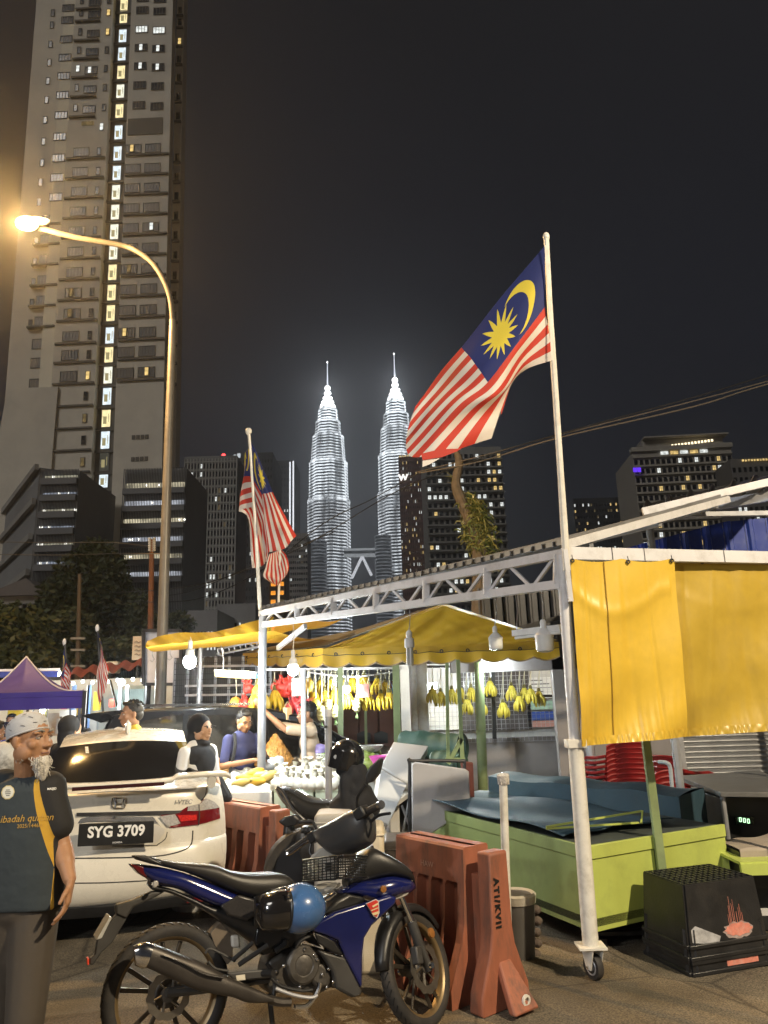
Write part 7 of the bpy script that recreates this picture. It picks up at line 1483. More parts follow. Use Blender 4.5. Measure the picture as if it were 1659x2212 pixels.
for a, b in (((1180, 1790, 5.75), (1380, 1777, 5.95)), ((1385, 1778, 5.95), (1388, 1752, 6.05)), ((1180, 1786, 5.75), (1386, 1752, 6.1))): mb = MB(); mb.bar(P(*a), P(*b), .013, .013); mb.build('bar', lime_paint, t)
t = thing('covered_bench', 'long bench wrapped in dark blue sheeting behind the counter', 'bench', P(1260, 1750, 7.2))
a, b = P(1056, 1730, 7.9), P(1474, 1775, 6.6); z1 = P(1056, 1680, 7.9).z; z2 = P(1474, 1718, 6.6).z
mb = MB(); d = V((b.x - a.x, b.y - a.y, 0)).normalized(); nb = V((-d.y, d.x, 0))
def cbench(u, v):
    p = a.lerp(b, u); zt = z1 + (z2 - z1) * u; k = v * 3
    if k < 1: q_ = V((p.x, p.y, .2 + (zt - .2) * k))
    elif k < 2: q_ = V((p.x, p.y, zt)) + nb * (.55 * (k - 1)) + V((0, 0, .02 * sin(pi * (k - 1))))
    else: q_ = V((p.x, p.y, zt - (zt - .2) * (k - 2))) + nb * .55
    return q_ + nb * (.015 * sin(u * 22 + k * 2)) + V((0, 0, .012 * sin(u * 17 + k)))
mb.grid(cbench, 50, 24); mb.build('cover', tarp_b, t, smooth=60); 
for e_ in (0, 1): mb = MB(); mb.add([cbench(e_, 0), cbench(e_, .333), cbench(e_, .666), cbench(e_, 1)], [(0, 1, 2, 3)]); mb.build('end_flap', tarp_b, t)
# green rolls and leaning boards
roll = mat('green_roll', (.022, .068, .052), .6, var=.25, scale=5, bump=.3, bscale=20, dirt=((.06, .11, .09), .5, 4))
for k, (p, q_, rr, lab) in enumerate((((872, 1608, 9.0), (1000, 1614, 8.6), .15, 'upper dark green rolled tarpaulin'), ((940, 1648, 8.6), (1000, 1652, 8.4), .13, 'lower dark green rolled tarpaulin behind the folded table'))):
    t = thing('rolled_tarpaulin', lab, 'tarpaulin', P(*p)); mb = MB(); pp = smooth_path([P(*p), P(*p).lerp(P(*q_), .35) + V((0, 0, .01)), P(*p).lerp(P(*q_), .7) - V((0, 0, .01)), P(*q_)], 5); mb.tube(pp, [rr * (1 + .05 * sin(k * 1.7)) for k in range(len(pp))], 16); mb.build('roll', roll, t); mb = MB(); mb.tube([P(*q_) + V((0.02, -.0, 0)) + V((.0, rr * .6 * cos(a), rr * .6 * sin(a))) for a in [j * .5 for j in range(12)]], .01, 5); mb.build('edge', roll, t)
def board(label, px, Ys, th, m, name='leaning_board', cat='board', lines=()):
    pts = [P(x, y, Y) for (x, y), Y in zip(px, Ys)]; c = sum(pts, V((0, 0, 0))) / len(pts); n = (pts[1] - pts[0]).cross(pts[2] - pts[0]).normalized(); n = n if n.y > 0 else -n
    t = thing(name, label, cat, V((c.x, c.y, min(p.z for p in pts)))); mb = MB(); mb.prism(pts, n * th); mb.build('panel', m, t, bevel=.012); return t
foam_b = mat('foam_board', (.54, .56, .58), .6, var=.05, scale=3, bump=.2, bscale=70, dirt=((.40, .40, .40), .4, 3))
board('upper of two pale foam boards leaning beside the green post', ((850, 1602), (926, 1611), (880, 1690), (822, 1656)), (8.2, 8.2, 7.6, 7.6), .10, foam_b); board('lower of two pale foam boards leaning beside the green post', ((822, 1660), (880, 1693), (838, 1783), (806, 1768)), (7.55, 7.55, 7.0, 7.0), .10, foam_b)
tw = mat('table_white', (.44, .44, .46), .35, var=.05, scale=3, dirt=((.28, .27, .27), .5, 2.5))
t = board('folded grey table with rounded corners standing on edge behind the counter', ((889, 1650), (897, 1646), (1004, 1661), (1013, 1666), (1017, 1745), (912, 1815), (890, 1802)), (7.2,) * 7, .035, tw, 'folding_table', 'table')
mb = MB(); pts = [P(885, 1806, 7.25), P(885, 1652, 7.25), P(890, 1644, 7.25), P(995, 1644, 7.35), P(1003, 1650, 7.35), P(1005, 1720, 7.35)]; mb.tube(smooth_path(pts, 3), .016, 8); mb.build('frame', dark_steel, t)
for a, b in (((885, 1720), (868, 1812)), ((868, 1740), (890, 1800))): mb = MB(); mb.tube([P(*a, 7.3), P(*b, 7.3)], .012, 6); mb.build('leg', grey_steel, t)
t = board('brown board standing behind the folded grey table', ((995, 1643), (1022, 1647), (1026, 1740), (1000, 1740)), (7.5, 7.5, 7.5, 7.5), .02, mat('brown_board', (.13, .035, .025), .6))
# red plastic chairs in stacks
redp = mat('red_chair_plastic', (.24, .014, .014), .35, var=.12, scale=8, dirt=((.20, .03, .03), .4, 6))
def chair_mesh():
    parts = {}
    mb = MB(); mb.grid(lambda u, v: (-.21 + .42 * u, -.2 + .4 * v, .42 + .015 * (2 * u - 1) ** 2 - .01 * sin(pi * v)), 6, 6); mb.grid(lambda u, v: (-.21 + .42 * u, -.2 - .0 * v, .42 - .05 * v), 6, 1); parts['seat'] = mb
    mb = MB(); mb.grid(lambda u, v: (-.21 + .42 * u + 0, .20 + .10 * v + .04 * (1 - (2 * u - 1) ** 2), .43 + .40 * v - .04 * (2 * u - 1) ** 4 * v), 10, 6)
    mb.f = [f for i, f in enumerate(mb.f) if not ((i % 10) in (2, 5, 7) and 1 <= i // 10 <= 3)]; mb.mi = [0] * len(mb.f); mb.tube([(-.21 + .042 * k, .30 + .04 * (1 - (.2 * k - 1) ** 2), .835 - .04 * (.2 * k - 1) ** 4) for k in range(11)], .014, 6); parts['backrest'] = mb
    for sx_, sy in ((-1, -1), (1, -1), (-1, 1), (1, 1)): mb = MB(); mb.bar((sx_ * .2, sy * .19, .43), (sx_ * .24, sy * .24, 0), .05, .04); parts['leg%d%d' % (sx_, sy)] = mb
    for s_ in (-1, 1): mb = MB(); mb.tube(smooth_path([(s_ * .22, -.18, .43), (s_ * .25, -.18, .62), (s_ * .25, .1, .65), (s_ * .22, .27, .68)], 3), .02, 6); parts['arm%d' % s_] = mb
    return {k: m.mesh(k.rstrip('-1'), redp, None, 50) for k, m in parts.items()}
cm = chair_mesh()
def stack_at(label, x, ytop, Y, n, yaw, gp):
    top = P(x, ytop, Y).z; base = P(x, 1740, Y); step = .062
    for k in range(n):
        t = thing('plastic_chair', '%s %s' % (TOP[min(n - 1 - k, 8)], label), 'chair', (base.x + .004 * k, Y, top - .85 - (n - 1 - k) * step), yaw, gp)
        for nm, me in cm.items(): o = bpy.data.objects.new(nm.rstrip('-1'), me); C.objects.link(o); o.parent = t; WM[o.name] = WM[t.name]
stack_at('red plastic chair in the left stack beside the wall column', 1316, 1600, 10.4, 9, R_(200), 'left stack of red chairs'); stack_at('red chair in the stack left of the green upright', 1372, 1598, 10.3, 9, R_(165), 'second stack of red chairs'); stack_at('red chair in the low stack right of the green upright', 1428, 1655, 9.0, 5, R_(190), 'low stack of red chairs'); stack_at('red chair in the pile before the roller shutter', 1484, 1626, 9.0, 4, R_(120), 'pile of red chairs by the shutter')
t = thing('grey_chair', 'pale grey plastic chair turned over the low red stack', 'chair', P(1440, 1700, 7.7)); mb = MB(); mb.tube(smooth_path([P(1452, 1708, 7.6), P(1448, 1660, 7.6), P(1440, 1648, 7.6), P(1424, 1646, 7.7)], 4), .02, 8); mb.build('frame', mat('grey_plastic', (.38, .42, .46), .4), t)
# grey tables at the right
a, b = P(1468, 1702, 7.7), P(1720, 1688, 7.3)
t = thing('steel_table', 'long grey work table before the roller shutter', 'table', P(1600, 1780, 7.3)); mb = MB(); pts = [P(1462, 1690, 8.0), P(1556, 1711, 6.7), P(1750, 1690, 6.5), P(1640, 1670, 8.3)]; tz = P(1556, 1711, 6.7).z; mb.prism([V((p.x, p.y, tz)) for p in pts], (0, 0, -.04)); mb.build('top', mat('steel_top', (.20, .20, .20), .4, metal=.4, var=.15), t, bevel=.005)
for p in pts[:3]: mb = MB(); q_ = p.lerp(pts[3], .03); mb.tube([(q_.x, q_.y, 0), (q_.x, q_.y, tz - .03)], .022, 10); mb.build('leg', grey_steel, t)
t = thing('machine_cabinet', 'dark machine with green digits 000 under the work table', 'machine', P(1600, 1830, 7.0)); a, b = P(1575, 1830, 6.9), P(1740, 1716, 6.9); mb = MB(); mb.box(((a.x + b.x) / 2, 7.2, b.z / 2), (b.x - a.x, .5, b.z - .02)); mb.build('case', black_plastic, t, bevel=.01)
q0 = P(1607.5, 1773, 6.85); mb = MB(); mb.box(P(1607.5, 1773, 6.93), (.16, .02, .065)); mb.build('display', mat('display_dark', (.01, .015, .012), .2), t)
dg = emit('green_digits', lin(190, 255, 190), 2.2); 
for k in range(3):
    mb = MB(); c0 = P(1599.5 + k * 8.6, 1770.5 + k * 1.6, 6.905); wv, hv = .0095, .019
    for x0, z0, x1, z1 in ((-wv, hv, wv, hv), (-wv, -hv, wv, -hv), (-wv, hv, -wv, 0), (wv, hv, wv, 0), (-wv, 0, -wv, -hv), (wv, 0, wv, -hv)): mb.bar(c0 + V((x0 * .85, 0, z0 * .85)), c0 + V((x1 * .85, 0, z1 * .85)), .005, .004)
    mb.build('digit', dg, t)
cl_ = mat('beige_cloth', (.32, .27, .22), .8, var=.12, scale=6, bump=.3, bscale=16)
t = thing('cloth_bench', 'bench draped with a beige grey cloth at the right edge', 'bench', P(1620, 1880, 6.3)); a, b, c_, d_ = P(1560, 1823, 6.2), P(1600, 1850, 5.9), P(1760, 1836, 5.9), P(1700, 1790, 6.6); zz = P(1600, 1835, 5.9).z
mb = MB(); mb.grid(lambda u, v: V(((a.lerp(d_, u).lerp(b.lerp(c_, u), min(1, v * 1.5))).x, (a.lerp(d_, u).lerp(b.lerp(c_, u), min(1, v * 1.5))).y, zz + .01 * sin(u * 9) - (.13 + .02 * sin(u * 11)) * max(0, v * 3 - 2))), 24, 18); mb.build('cloth', cl_, t, smooth=180)
mb = MB(); mb.prism([V((p.x, p.y, zz - .02)) for p in (a, d_, c_.lerp(d_, .04), b.lerp(a, .06))], (0, 0, -.25)); mb.build('body', black_plastic, t)
mb = MB(); mb.prism([V((p.x, p.y, zz - .27)) for p in (a.lerp(c_, .1), d_.lerp(b, .1), c_.lerp(a, .1), b.lerp(d_, .1))], (0, 0, -(zz - .27))); mb.build('base', dark_steel, t)
t = thing('lime_bench', 'low lime green bench frame cut by the right edge', 'bench', P(1640, 1960, 5.7)); a = P(1598, 1862, 5.75); mb = MB(); mb.box(a + V((.55, .18, -.01)), (1.1, .36, .02)); mb.build('top', lime_paint, t); mb = MB(); mb.box(a + V((.55, 0, -.05)), (1.1, .03, .075)); mb.build('apron', lime_paint, t)
for x_ in (.03, 1.05): 
    for y_ in (0.01, .33): mb = MB(); q_ = a + V((x_, y_, -.03)); mb.bar(q_, (q_.x, q_.y, 0), .05, .035, V((0, 1, 0))); mb.build('leg', lime_paint, t)
mb = MB(); mb.bar(a + V((.03, .01, -.33)), a + V((1.05, .01, -.33)), .03, .04); mb.build('stretcher', white_paint, t)
# black crates
crb = mat('crate_black', (.016, .016, .017), .38, var=.25, scale=8, bump=.12, bscale=80, dirt=((.05, .045, .04), .45, 5)); pinkp = mat('pink_paint', (.62, .22, .16), .6, var=.2, scale=30, dirt=((.55, .4, .35), .6, 25)); greyp = mat('grey_white_paint', (.38, .38, .39), .6, var=.3, scale=25)
ang_ = R_(18); cc0 = G(1545, 2085); cx_, cy_ = cc0.x, cc0.y + .12
def crate(label, z, inset, hh, gp):
    t = thing('plastic_crate', label, 'crate', (cx_, cy_, z), ang_, gp); Wc = WM[t.name]; w, d = .60, .44
    L_ = lambda x, y, z_: Wc @ V((x, y, z_))
    def wallp(p0, p1, k0, k1, nm):
        mb = MB(); mb.add([L_(*p0, 0), L_(*p1, 0), L_(p1[0] * .90, p1[1] * .90, hh), L_(p0[0] * .90, p0[1] * .90, hh)], [(0, 1, 2, 3)]); o = mb.build(nm, crb, t, smooth=None); s_ = o.modifiers.new('Solidify', 'SOLIDIFY'); s_.thickness = .012; return o
    cs = [(-w / 2, -d / 2), (w / 2, -d / 2), (w / 2, d / 2), (-w / 2, d / 2)]
    for k in range(4): wallp(cs[k], cs[(k + 1) % 4], 0, 0, 'wall')
    for zz_ in (0.012, .075):
        mb = MB(); f_ = 1 - .1 * zz_ / hh
        for k in range(4): p, q_ = cs[k], cs[(k + 1) % 4]; mb.bar(L_(p[0] * f_ * 1.035, p[1] * f_ * 1.045, zz_), L_(q_[0] * f_ * 1.035, q_[1] * f_ * 1.045, zz_), .03, .024)
        mb.build('rim', crb, t, bevel=.004)
    for k in range(4):
        p, q_ = V((*cs[k], 0)), V((*cs[(k + 1) % 4], 0))
        for s_ in (.07, .93): mb = MB(); e_ = p.lerp(q_, s_); mb.bar(L_(e_.x * 1.035, e_.y * 1.04, 0), L_(e_.x * .99, e_.y * .99, .17), .018, .02); mb.build('rib', crb, t)
    return t, L_, w, d
for k, (lab, z) in enumerate((('lowest black plastic crate, mostly its rim showing, with a pink paint patch', .0), ('top upside down black plastic crate with dripping pink paint', .085))):
    t, L_, w, d = crate(lab, z, 0, .42, 'nested upside down crates')
    if k:
        mb = MB()
        for i in range(13): x = (-.5 + i / 12) * w * .9; mb.bar(L_(x, -d * .45, .42), L_(x, d * .45, .42), .012, .014)
        for i in range(9): y = (-.5 + i / 8) * d * .9; mb.bar(L_(-w * .45, y, .42), L_(w * .45, y, .42), .012, .014)
        tag(mb.build('base_grid', crb, t, smooth=None), kind='stuff'); mb = MB(); mb.box((0, 0, .405), (w * .89, d * .89, .008)); mb.v = [L_(*p) for p in mb.v]; mb.build('base', mat('crate_inside', (.006, .006, .006), .8), t)
        for s0 in (.12, .32, .55, .78):
            mb = MB(); mb.bar(L_((-.5 + s0) * w, -d / 2 * 1.0, .06), L_((-.5 + s0) * w * .93, -d / 2 * .91 - .004, .40), .01, .012)
        # paint marks
        def blot(pts, m, off, nm='paint_blot'):
            mb = MB()
            for x, z_ in pts: f_ = 1 - .1 * z_ / .42; mb.v.append(L_(x * w, -d / 2 * f_ - off, z_))
            tr = tessellate_polygon([mb.v]); mb.f = [tuple(q_) for q_ in tr]; mb.mi = [0] * len(mb.f); mb.build(nm, m, t, smooth=None)
        el_ = lambda cx, cz, rx, rz, ph=0: [(cx + rx * cos(j * pi / 12) * (1 + .12 * sin(j * 2.7 + ph)), cz + rz * sin(j * pi / 12) * (1 + .15 * sin(j * 3.9 + ph))) for j in range(24)]
        blot(el_(.14, .135, .19, .048), mat('pink_halo', (.34, .27, .25), .7, var=.3, scale=40), .013); blot(el_(.14, .14, .17, .036, 1), pinkp, .015)
        for dx, h_, wd in ((-.09, .12, .006), (-.075, .17, .005), (-.05, .13, .006), (-.03, .15, .005), (.0, .08, .006), (.03, .10, .005), (.05, .12, .005), (.07, .07, .006), (-.11, .07, .005)): blot([(.14 + dx - wd / 2, .15), (.14 + dx + wd / 2, .15), (.14 + dx + wd / 3, .16 + h_), (.14 + dx - wd / 3, .16 + h_)], pinkp, .0155, 'paint_drip')
        blot([(-.46, .10), (-.14, .07), (-.10, .115), (-.40, .19), (-.46, .17)], greyp, .014)
    else:
        mb = MB(); mb.box((.08, -d / 2 * 1.05, .05), (.24, .006, .04)); mb.v = [L_(*p) for p in mb.v]; mb.build('paint_blot', pinkp, t)
t = thing('flat_pallet', 'low black plastic pallet lying left of the black crate', 'pallet', G(1420, 2050)); q0 = G(1400, 2052); 
for k in range(5): mb = MB(); mb.box((q0.x - .10 + .03 * k, q0.y + .12 + k * .1, .08), (.5, .07, .03)); mb.build('slat', crb, t, bevel=.004)
for x_ in (-.3, .1): mb = MB(); mb.box((q0.x + x_, q0.y + .3, .03), (.08, .5, .06)); mb.build('bearer', crb, t)

# posts, bins and boxes around the barrier
t = thing('capped_post', 'thin white post with a clear plastic wrapped top behind the near barrier', 'post', G(1083, 2040)); q0 = P(1084, 1850, 5.25); mb = MB(); mb.tube([(q0.x, q0.y, 0), P(1087, 1690, 5.25)], .027, 14); mb.build('shaft', cream_paint, t)
mb = MB(); tp_ = P(1087, 1682, 5.25); rr = random.Random(3); mb.lathe([(.028, -.04), (.036, -.03), (.04, .0), (.043, .02), (.036, .032), (.02, .036)], Mx.Translation(tp_), 12)
for k in range(8): a = k * .8; mb.tube([tp_ + V((.038 * cos(a), .038 * sin(a), .02)), tp_ + V((.036 * cos(a + .2), .036 * sin(a + .2), -.035))], .005, 4)
mb.build('plastic_wrap', mat('wrap_plastic', (.55, .52, .48), .12, var=.3, scale=60, bump=.8, bscale=90, coat=.5), t)
t = thing('rubbish_bin', 'grey bin with a pale bag folded over its rim behind the near barrier', 'bin', G(1130, 2080)); q0 = G(1128, 2078); zt2 = P(1130, 1938, q0.y).z
mb = MB(); mb.lathe([(.105, 0), (.12, zt2 * .6), (.13, zt2)], Mx.Translation((q0.x, q0.y + .1, 0)), 18); mb.build('body', mat('bin_grey', (.10, .095, .09), .6, var=.15), t); mb = MB(); mb.lathe([(.134, zt2 - .05), (.14, zt2), (.125, zt2 + .012), (.09, zt2 - .01)], Mx.Translation((q0.x, q0.y + .1, 0)), 18); mb.build('bag_rim', mat('bin_bag', (.42, .39, .33), .4, bump=.5, bscale=30), t)
for k in range(5): q_ = P(1158 + 3 * (k % 2), 1965 + k * 24, q0.y + .1); mb = MB(); mb.ell(q_, (.035, .03, .03), 8, 6); tag(mb.build('brick_piece', mat('old_block', (.10, .075, .06), .9, bump=.4), None), 'brown lump in the debris column right of the grey bin, %s' % TOP[k if k < 4 else 8], 'debris', 'debris beside the bin')
for lab, x0, x1, y0, y1, Y, m_, dp in (('cream foam box behind the handlebar, right one', 772, 828, 1783, 1850, 5.3, foam_c, .3), ('pale foam box with rounded corner behind the handlebar, left one', 678, 760, 1756, 1845, 5.35, mat('foam_grey', (.45, .44, .42), .7, var=.06), .35), ('dark storage box between the foam box and the barrier', 828, 888, 1815, 1890, 5.7, mat('dark_box', (.045, .038, .034), .6, var=.2), .4)):
    a, b = P(x0, y1, Y), P(x1, y0, Y); mb = MB(); mb.box(((a.x + b.x) / 2, Y + dp / 2, (a.z * 0 + b.z - .01) / 2), (b.x - a.x, dp, b.z)); t = thing('storage_box', lab, 'box', ((a.x + b.x) / 2, Y + dp / 2, 0)); mb.build('body', m_, t, bevel=.03, seg=3); mb = MB(); mb.box(((a.x + b.x) / 2, Y + dp / 2, b.z - .06), (b.x - a.x + .012, dp + .012, .012)); mb.build('lid_edge', m_, t, bevel=.004)

# ================================================================ water filled road barriers
def barrier(label, near, far_, hgt, text=False):
    near, far_ = V(near), V(far_); d = (far_ - near); d.z = 0; Ln = d.length; d.normalize(); n = V((-d.y, d.x, 0))   # n: to the left long side
    t = thing('road_barrier', label, 'barrier', near, 0, 'orange plastic barriers')
    prof = [(.0, 1.0), (.095, 1.0), (.105, .985), (.11, .80), (.125, .50), (.15, .38), (.235, .16), (.25, .12), (.25, .0)]
    x0 = .20; xs = [x0]; slots = [(x0 + .10 + k * (Ln - x0 - .1) / 4, .055) for k in range(4)]
    for c_, w in slots: xs += [c_ - w, c_ - w * .7, c_ + w * .7, c_ + w]
    xs += [Ln]; xs = sorted(xs)
    def pt(x, o, z, sd):
        ins = 0
        for c_, w in slots:
            if abs(x - c_) < w * .8 and .03 < z < .74: ins = .065 if z > .4 else .10
        return near + d * x + n * (sd * max(o - ins, .02)) + V((0, 0, z * hgt))
    prof2 = prof[:3] + [(.1105, .76), (.111, .73)] + prof[4:7] + [(.25, .12), (.25, .05), (.25, .0)]
    for sd in (1, -1):
        mb = MB(); vs = [pt(x, o, z, sd) for o, z in prof2 for x in xs]; w = len(xs)
        mb.add(vs, [(j * w + i, j * w + i + 1, (j + 1) * w + i + 1, (j + 1) * w + i) for j in range(len(prof2) - 1) for i in range(w - 1)]); mb.build('side_shell', orange_plastic, t, smooth=None, bevel=0)
    for x in (x0, Ln):
        mb = MB(); out = [near + d * x + n * o + V((0, 0, z * hgt)) for o, z in prof] + [near + d * x - n * o + V((0, 0, z * hgt)) for o, z in reversed(prof[1:])]; mb.prism(out, d * (-.012 if x == x0 else .012)); mb.build('end_shell', orange_plastic, t, bevel=.008)
    mb = MB(); mb.prism([near + d * .10 + n * .045 + V((0, 0, .0)), near + d * .10 - n * .045, near + d * x0 - n * .045, near + d * x0 + n * .045], V((0, 0, hgt * .82))); mb.build('neck', orange_plastic, t, bevel=.006)
    mb = MB(); po_ = [(.075, .985), (.085, .5), (.10, .38), (.19, .12), (.20, .0)]
    prj = [n * o + V((0, 0, z * hgt)) for o, z in po_] + [n * (-o) + V((0, 0, z * hgt)) for o, z in reversed(po_)]
    mb.prism([near - d * .0 + p for p in prj], d * .105); ep = mb.build('end_post', orange_plastic, t, bevel=.014, seg=3)
    mb = MB(); mb.prism([near - d * .0 + V((0, 0, hgt * .30)) + n * .045, near + V((0, 0, hgt * .30)) - n * .045, near - d * .15 + V((0, 0, .02)) - n * .10, near - d * .15 + V((0, 0, .02)) + n * .10, ], d * .05 + V((0, 0, -.0))); mb.build('toe', orange_plastic, t, bevel=.012)
    mb = MB(); mb.lathe([(.030, 0), (.030, .012), (.018, .014), (.016, .0)], basis(near - d * .118 + V((0, 0, .07)) - n * .02, n, d.cross(n) * -1, -d), 16); mb.build('drain_plug', cream_paint, t)
    if text:
        for s_, z, sz in (('ATI/KVII', .66, .055),):
            vs, fs = text_geo(s_, sz, .0005, .004, space=1.35); mb = MB(); mb.add(vs, fs, basis(near - d * .0185 + n * .036 + V((0, 0, z * hgt)), (0, 0, -1), -n, -d)); wrap(mb, [ep], d, .0025); mb.build('painted_lettering', mat('black_spray', (.02, .018, .016), .7), t, smooth=None)
        vs, fs = text_geo('HAW', .05, .0003, 0); mb = MB(); mb.add(vs, fs, basis(near + d * (Ln * .62) + n * .119 + V((0, 0, .84 * hgt)), -d, V((0, 0, 1)), n)); mb.build('faded_lettering', mat('faded_print', (.42, .25, .19), .7), t, smooth=None)
    return t
nb_ = G(1097, 2180); fb2 = P(893, 1822, 5.35); barrier('near orange plastic road barrier with black marks on its end', (nb_.x, nb_.y, 0), (fb2.x - .03, fb2.y, 0), .83, True)
nb2 = P(612, 1760, 6.6); fb3 = P(474, 1712, 7.35); barrier('far orange road barrier between the white car and the black motorbike', (nb2.x, nb2.y, 0), (fb3.x, fb3.y, 0), .84)

# ================================================================ blue motorbike
Rh = P(359.5, 2144.2, 3.95); Fh = P(897.8, 2092.5, 4.50)
xb = (Fh - Rh).normalized(); y0_ = V((-xb.y, xb.x, 0)).normalized(); zb_ = xb.cross(y0_).normalized(); lean = R_(8)
yb_ = (y0_ * cos(lean) - zb_ * sin(lean)).normalized(); zb_ = xb.cross(yb_).normalized()
MBK = basis(Rh, xb, yb_, zb_)
def BL(x, y, off=0.0):      # local point of the bike seen at x, y in the plane at sideways offset off
    o = V((0, 0, CAM_H)); dr = ray(x, y); q_ = Rh + yb_ * off; k = (q_ - o).dot(yb_) / dr.dot(yb_); return MBK.inverted() @ (o + dr * k)
bike = thing('motorbike', 'dark blue underbone motorbike with bronze wheels, tail towards the left', 'motorbike', (0, 0, 0), MBK)
t = bike
KE = lambda x, y: (x / 3.4285 + 172.8, y / 3.4285 + 1814.6); KH = lambda x, y: (x / 4 + 570.3, y / 4 + 1780); KD = lambda x, y: (x / 4.8 + 587.6, y / 4.8 + 1572.6)
bike_blue = mat('bike_blue_paint', (.006, .010, .085), .22, var=.1, coat=.9); bike_blk = mat('bike_black_plastic', (.014, .014, .015), .40, var=.2, scale=10, bump=.03); bike_gry = mat('bike_grey_plastic', (.040, .038, .036), .5, var=.15, scale=10); seat_m = mat('seat_vinyl', (.022, .020, .018), .45, var=.15, bump=.12, bscale=150); bronze = mat('bronze_rim', (.20, .14, .07), .45, metal=.5, var=.1); engine_m = mat('engine_grey', (.075, .068, .060), .45, metal=.4, var=.25, scale=20, bump=.1); muff = mat('muffler_dark', (.055, .048, .042), .42, metal=.5, var=.2, scale=6)
W3 = lambda p: MBK @ V(p)
def bp(crop, pts, off): return [W3(BL(*crop(*p), off)) for p in pts]
def bpanel(name, crop, pts, off, th, m, both=False, bevel=.010, par=None):
    for s_ in ((1, -1) if both else (1,)):
        ps = [BL(*crop(*p), off) for p in pts]
        if s_ < 0: ps = [V((p.x, -p.y, p.z)) for p in ps]
        mb = MB(); mb.prism([W3(p) for p in ps], MBK.to_3x3() @ V((0, th * s_, 0))); o = mb.build(name, m, par or t, bevel=bevel, seg=3)
    return o
def bblade(name, crop, top, bot, hw, m, off=0.0, k=4, par=None, p_=.7):
    tp = smooth_path(bp(crop, top, off), k); bt = smooth_path(bp(crop, bot, off), k); hh = smooth_path([V((h, 0, 0)) for h in hw], k)
    mb = MB(); mb.blade(tp, bt, [max(q_.x, .004) for q_ in hh], yb_, 18, p_); return mb.build(name, m, par or t, smooth=60)
def btube(name, crop, pts, off, r, m, par=None, offs=None, n=8):
    ps = [W3(BL(*crop(*p), offs[i] if offs else off)) for i, p in enumerate(pts)]; mb = MB(); mb.tube(smooth_path(ps, 4), r, n); return mb.build(name, m, par or t)
rad_r = BL(360, 1993).length
def wheel(m_, R, name, tw, rimm, disc_side, disc_r):
    mb = MB(); hw = tw / 2; mb.lathe([(R * .80, -hw * .8), (R * .84, -hw * .95), (R * .90, -hw), (R * .955, -hw * .85), (R * .985, -hw * .5), (R, 0), (R * .985, hw * .5), (R * .955, hw * .85), (R * .90, hw), (R * .84, hw * .95), (R * .80, hw * .8)], m_, 72, False); w_ = mb.build('wheel', rubber, t, smooth=60)
    mb = MB()
    for k in range(44):
        a = 2 * pi * k / 44
        for s_ in (-1, 1):
            p0 = V((R * .972 * cos(a), R * .972 * sin(a), s_ * hw * .72)); p1 = V((R * .994 * cos(a + .11), R * .994 * sin(a + .11), s_ * hw * .12)); mb.tube([m_ @ p0, m_ @ p0.lerp(p1, .5) * 1.0, m_ @ p1], .0035, 4)
    mb.build('tread', mat('tread_groove', (.006, .006, .006), .9), w_)
    mb = MB(); mb.lathe([(R * .745, -hw * .45), (R * .765, -hw * .62), (R * .80, -hw * .80), (R * .818, -hw * .76), (R * .775, -hw * .3), (R * .775, hw * .3), (R * .818, hw * .76), (R * .80, hw * .80), (R * .765, hw * .62), (R * .745, hw * .45), (R * .745, -hw * .45)], m_, 60, False); mb.build('rim', rimm, w_, smooth=50)
    for k in range(5):
        for dl in (-.13, .13):
            a = 2 * pi * k / 5 + dl + .3; a2 = 2 * pi * k / 5 + dl * 1.55 + .3; mb = MB(); mb.bar(m_ @ V((R * .18 * cos(a), R * .18 * sin(a), 0)), m_ @ V((R * .73 * cos(a2), R * .73 * sin(a2), 0)), .013, .020); mb.build('spoke', mat('spoke_dark', (.055, .045, .035), .4, metal=.5), w_, bevel=.003)
    mb = MB(); mb.lathe([(.012, -.075), (.030, -.07), (.036, -.04), (R * .2, -.03), (R * .2, .03), (.036, .04), (.030, .07), (.012, .075)], m_, 24); mb.build('hub', engine_m, w_)
    mb = MB(); z = disc_side * .062; rg = 60
    vs = []; 
    for k in range(rg):
        a = 2 * pi * k / rg; ro = disc_r * (1 + .035 * sin(12 * a)); vs += [m_ @ V((ro * cos(a), ro * sin(a), z)), m_ @ V((disc_r * .68 * cos(a), disc_r * .68 * sin(a), z)), m_ @ V((ro * cos(a), ro * sin(a), z + .004)), m_ @ V((disc_r * .68 * cos(a), disc_r * .68 * sin(a), z + .004))]
    fs = []
    for k in range(rg): a, b = 4 * k, 4 * ((k + 1) % rg); fs += [(a, b, b + 1, a + 1), (a + 2, a + 3, b + 3, b + 2), (a, a + 2, b + 2, b), (a + 1, b + 1, b + 3, a + 3)]
    mb.add(vs, fs)
    for k in range(6): a = 2 * pi * k / 6; mb.bar(m_ @ V((.03 * cos(a), .03 * sin(a), z)), m_ @ V((disc_r * .72 * cos(a + .25), disc_r * .72 * sin(a + .25), z)), .012, .005)
    mb.build('brake_disc', mat('disc_steel', (.20, .18, .15), .35, metal=.8, var=.15, scale=30), w_, smooth=None)
    return w_
mr_ = basis(Rh, xb, zb_, -yb_)
wheel(mr_, rad_r, 'wheel', .085, bronze, 1, .10)
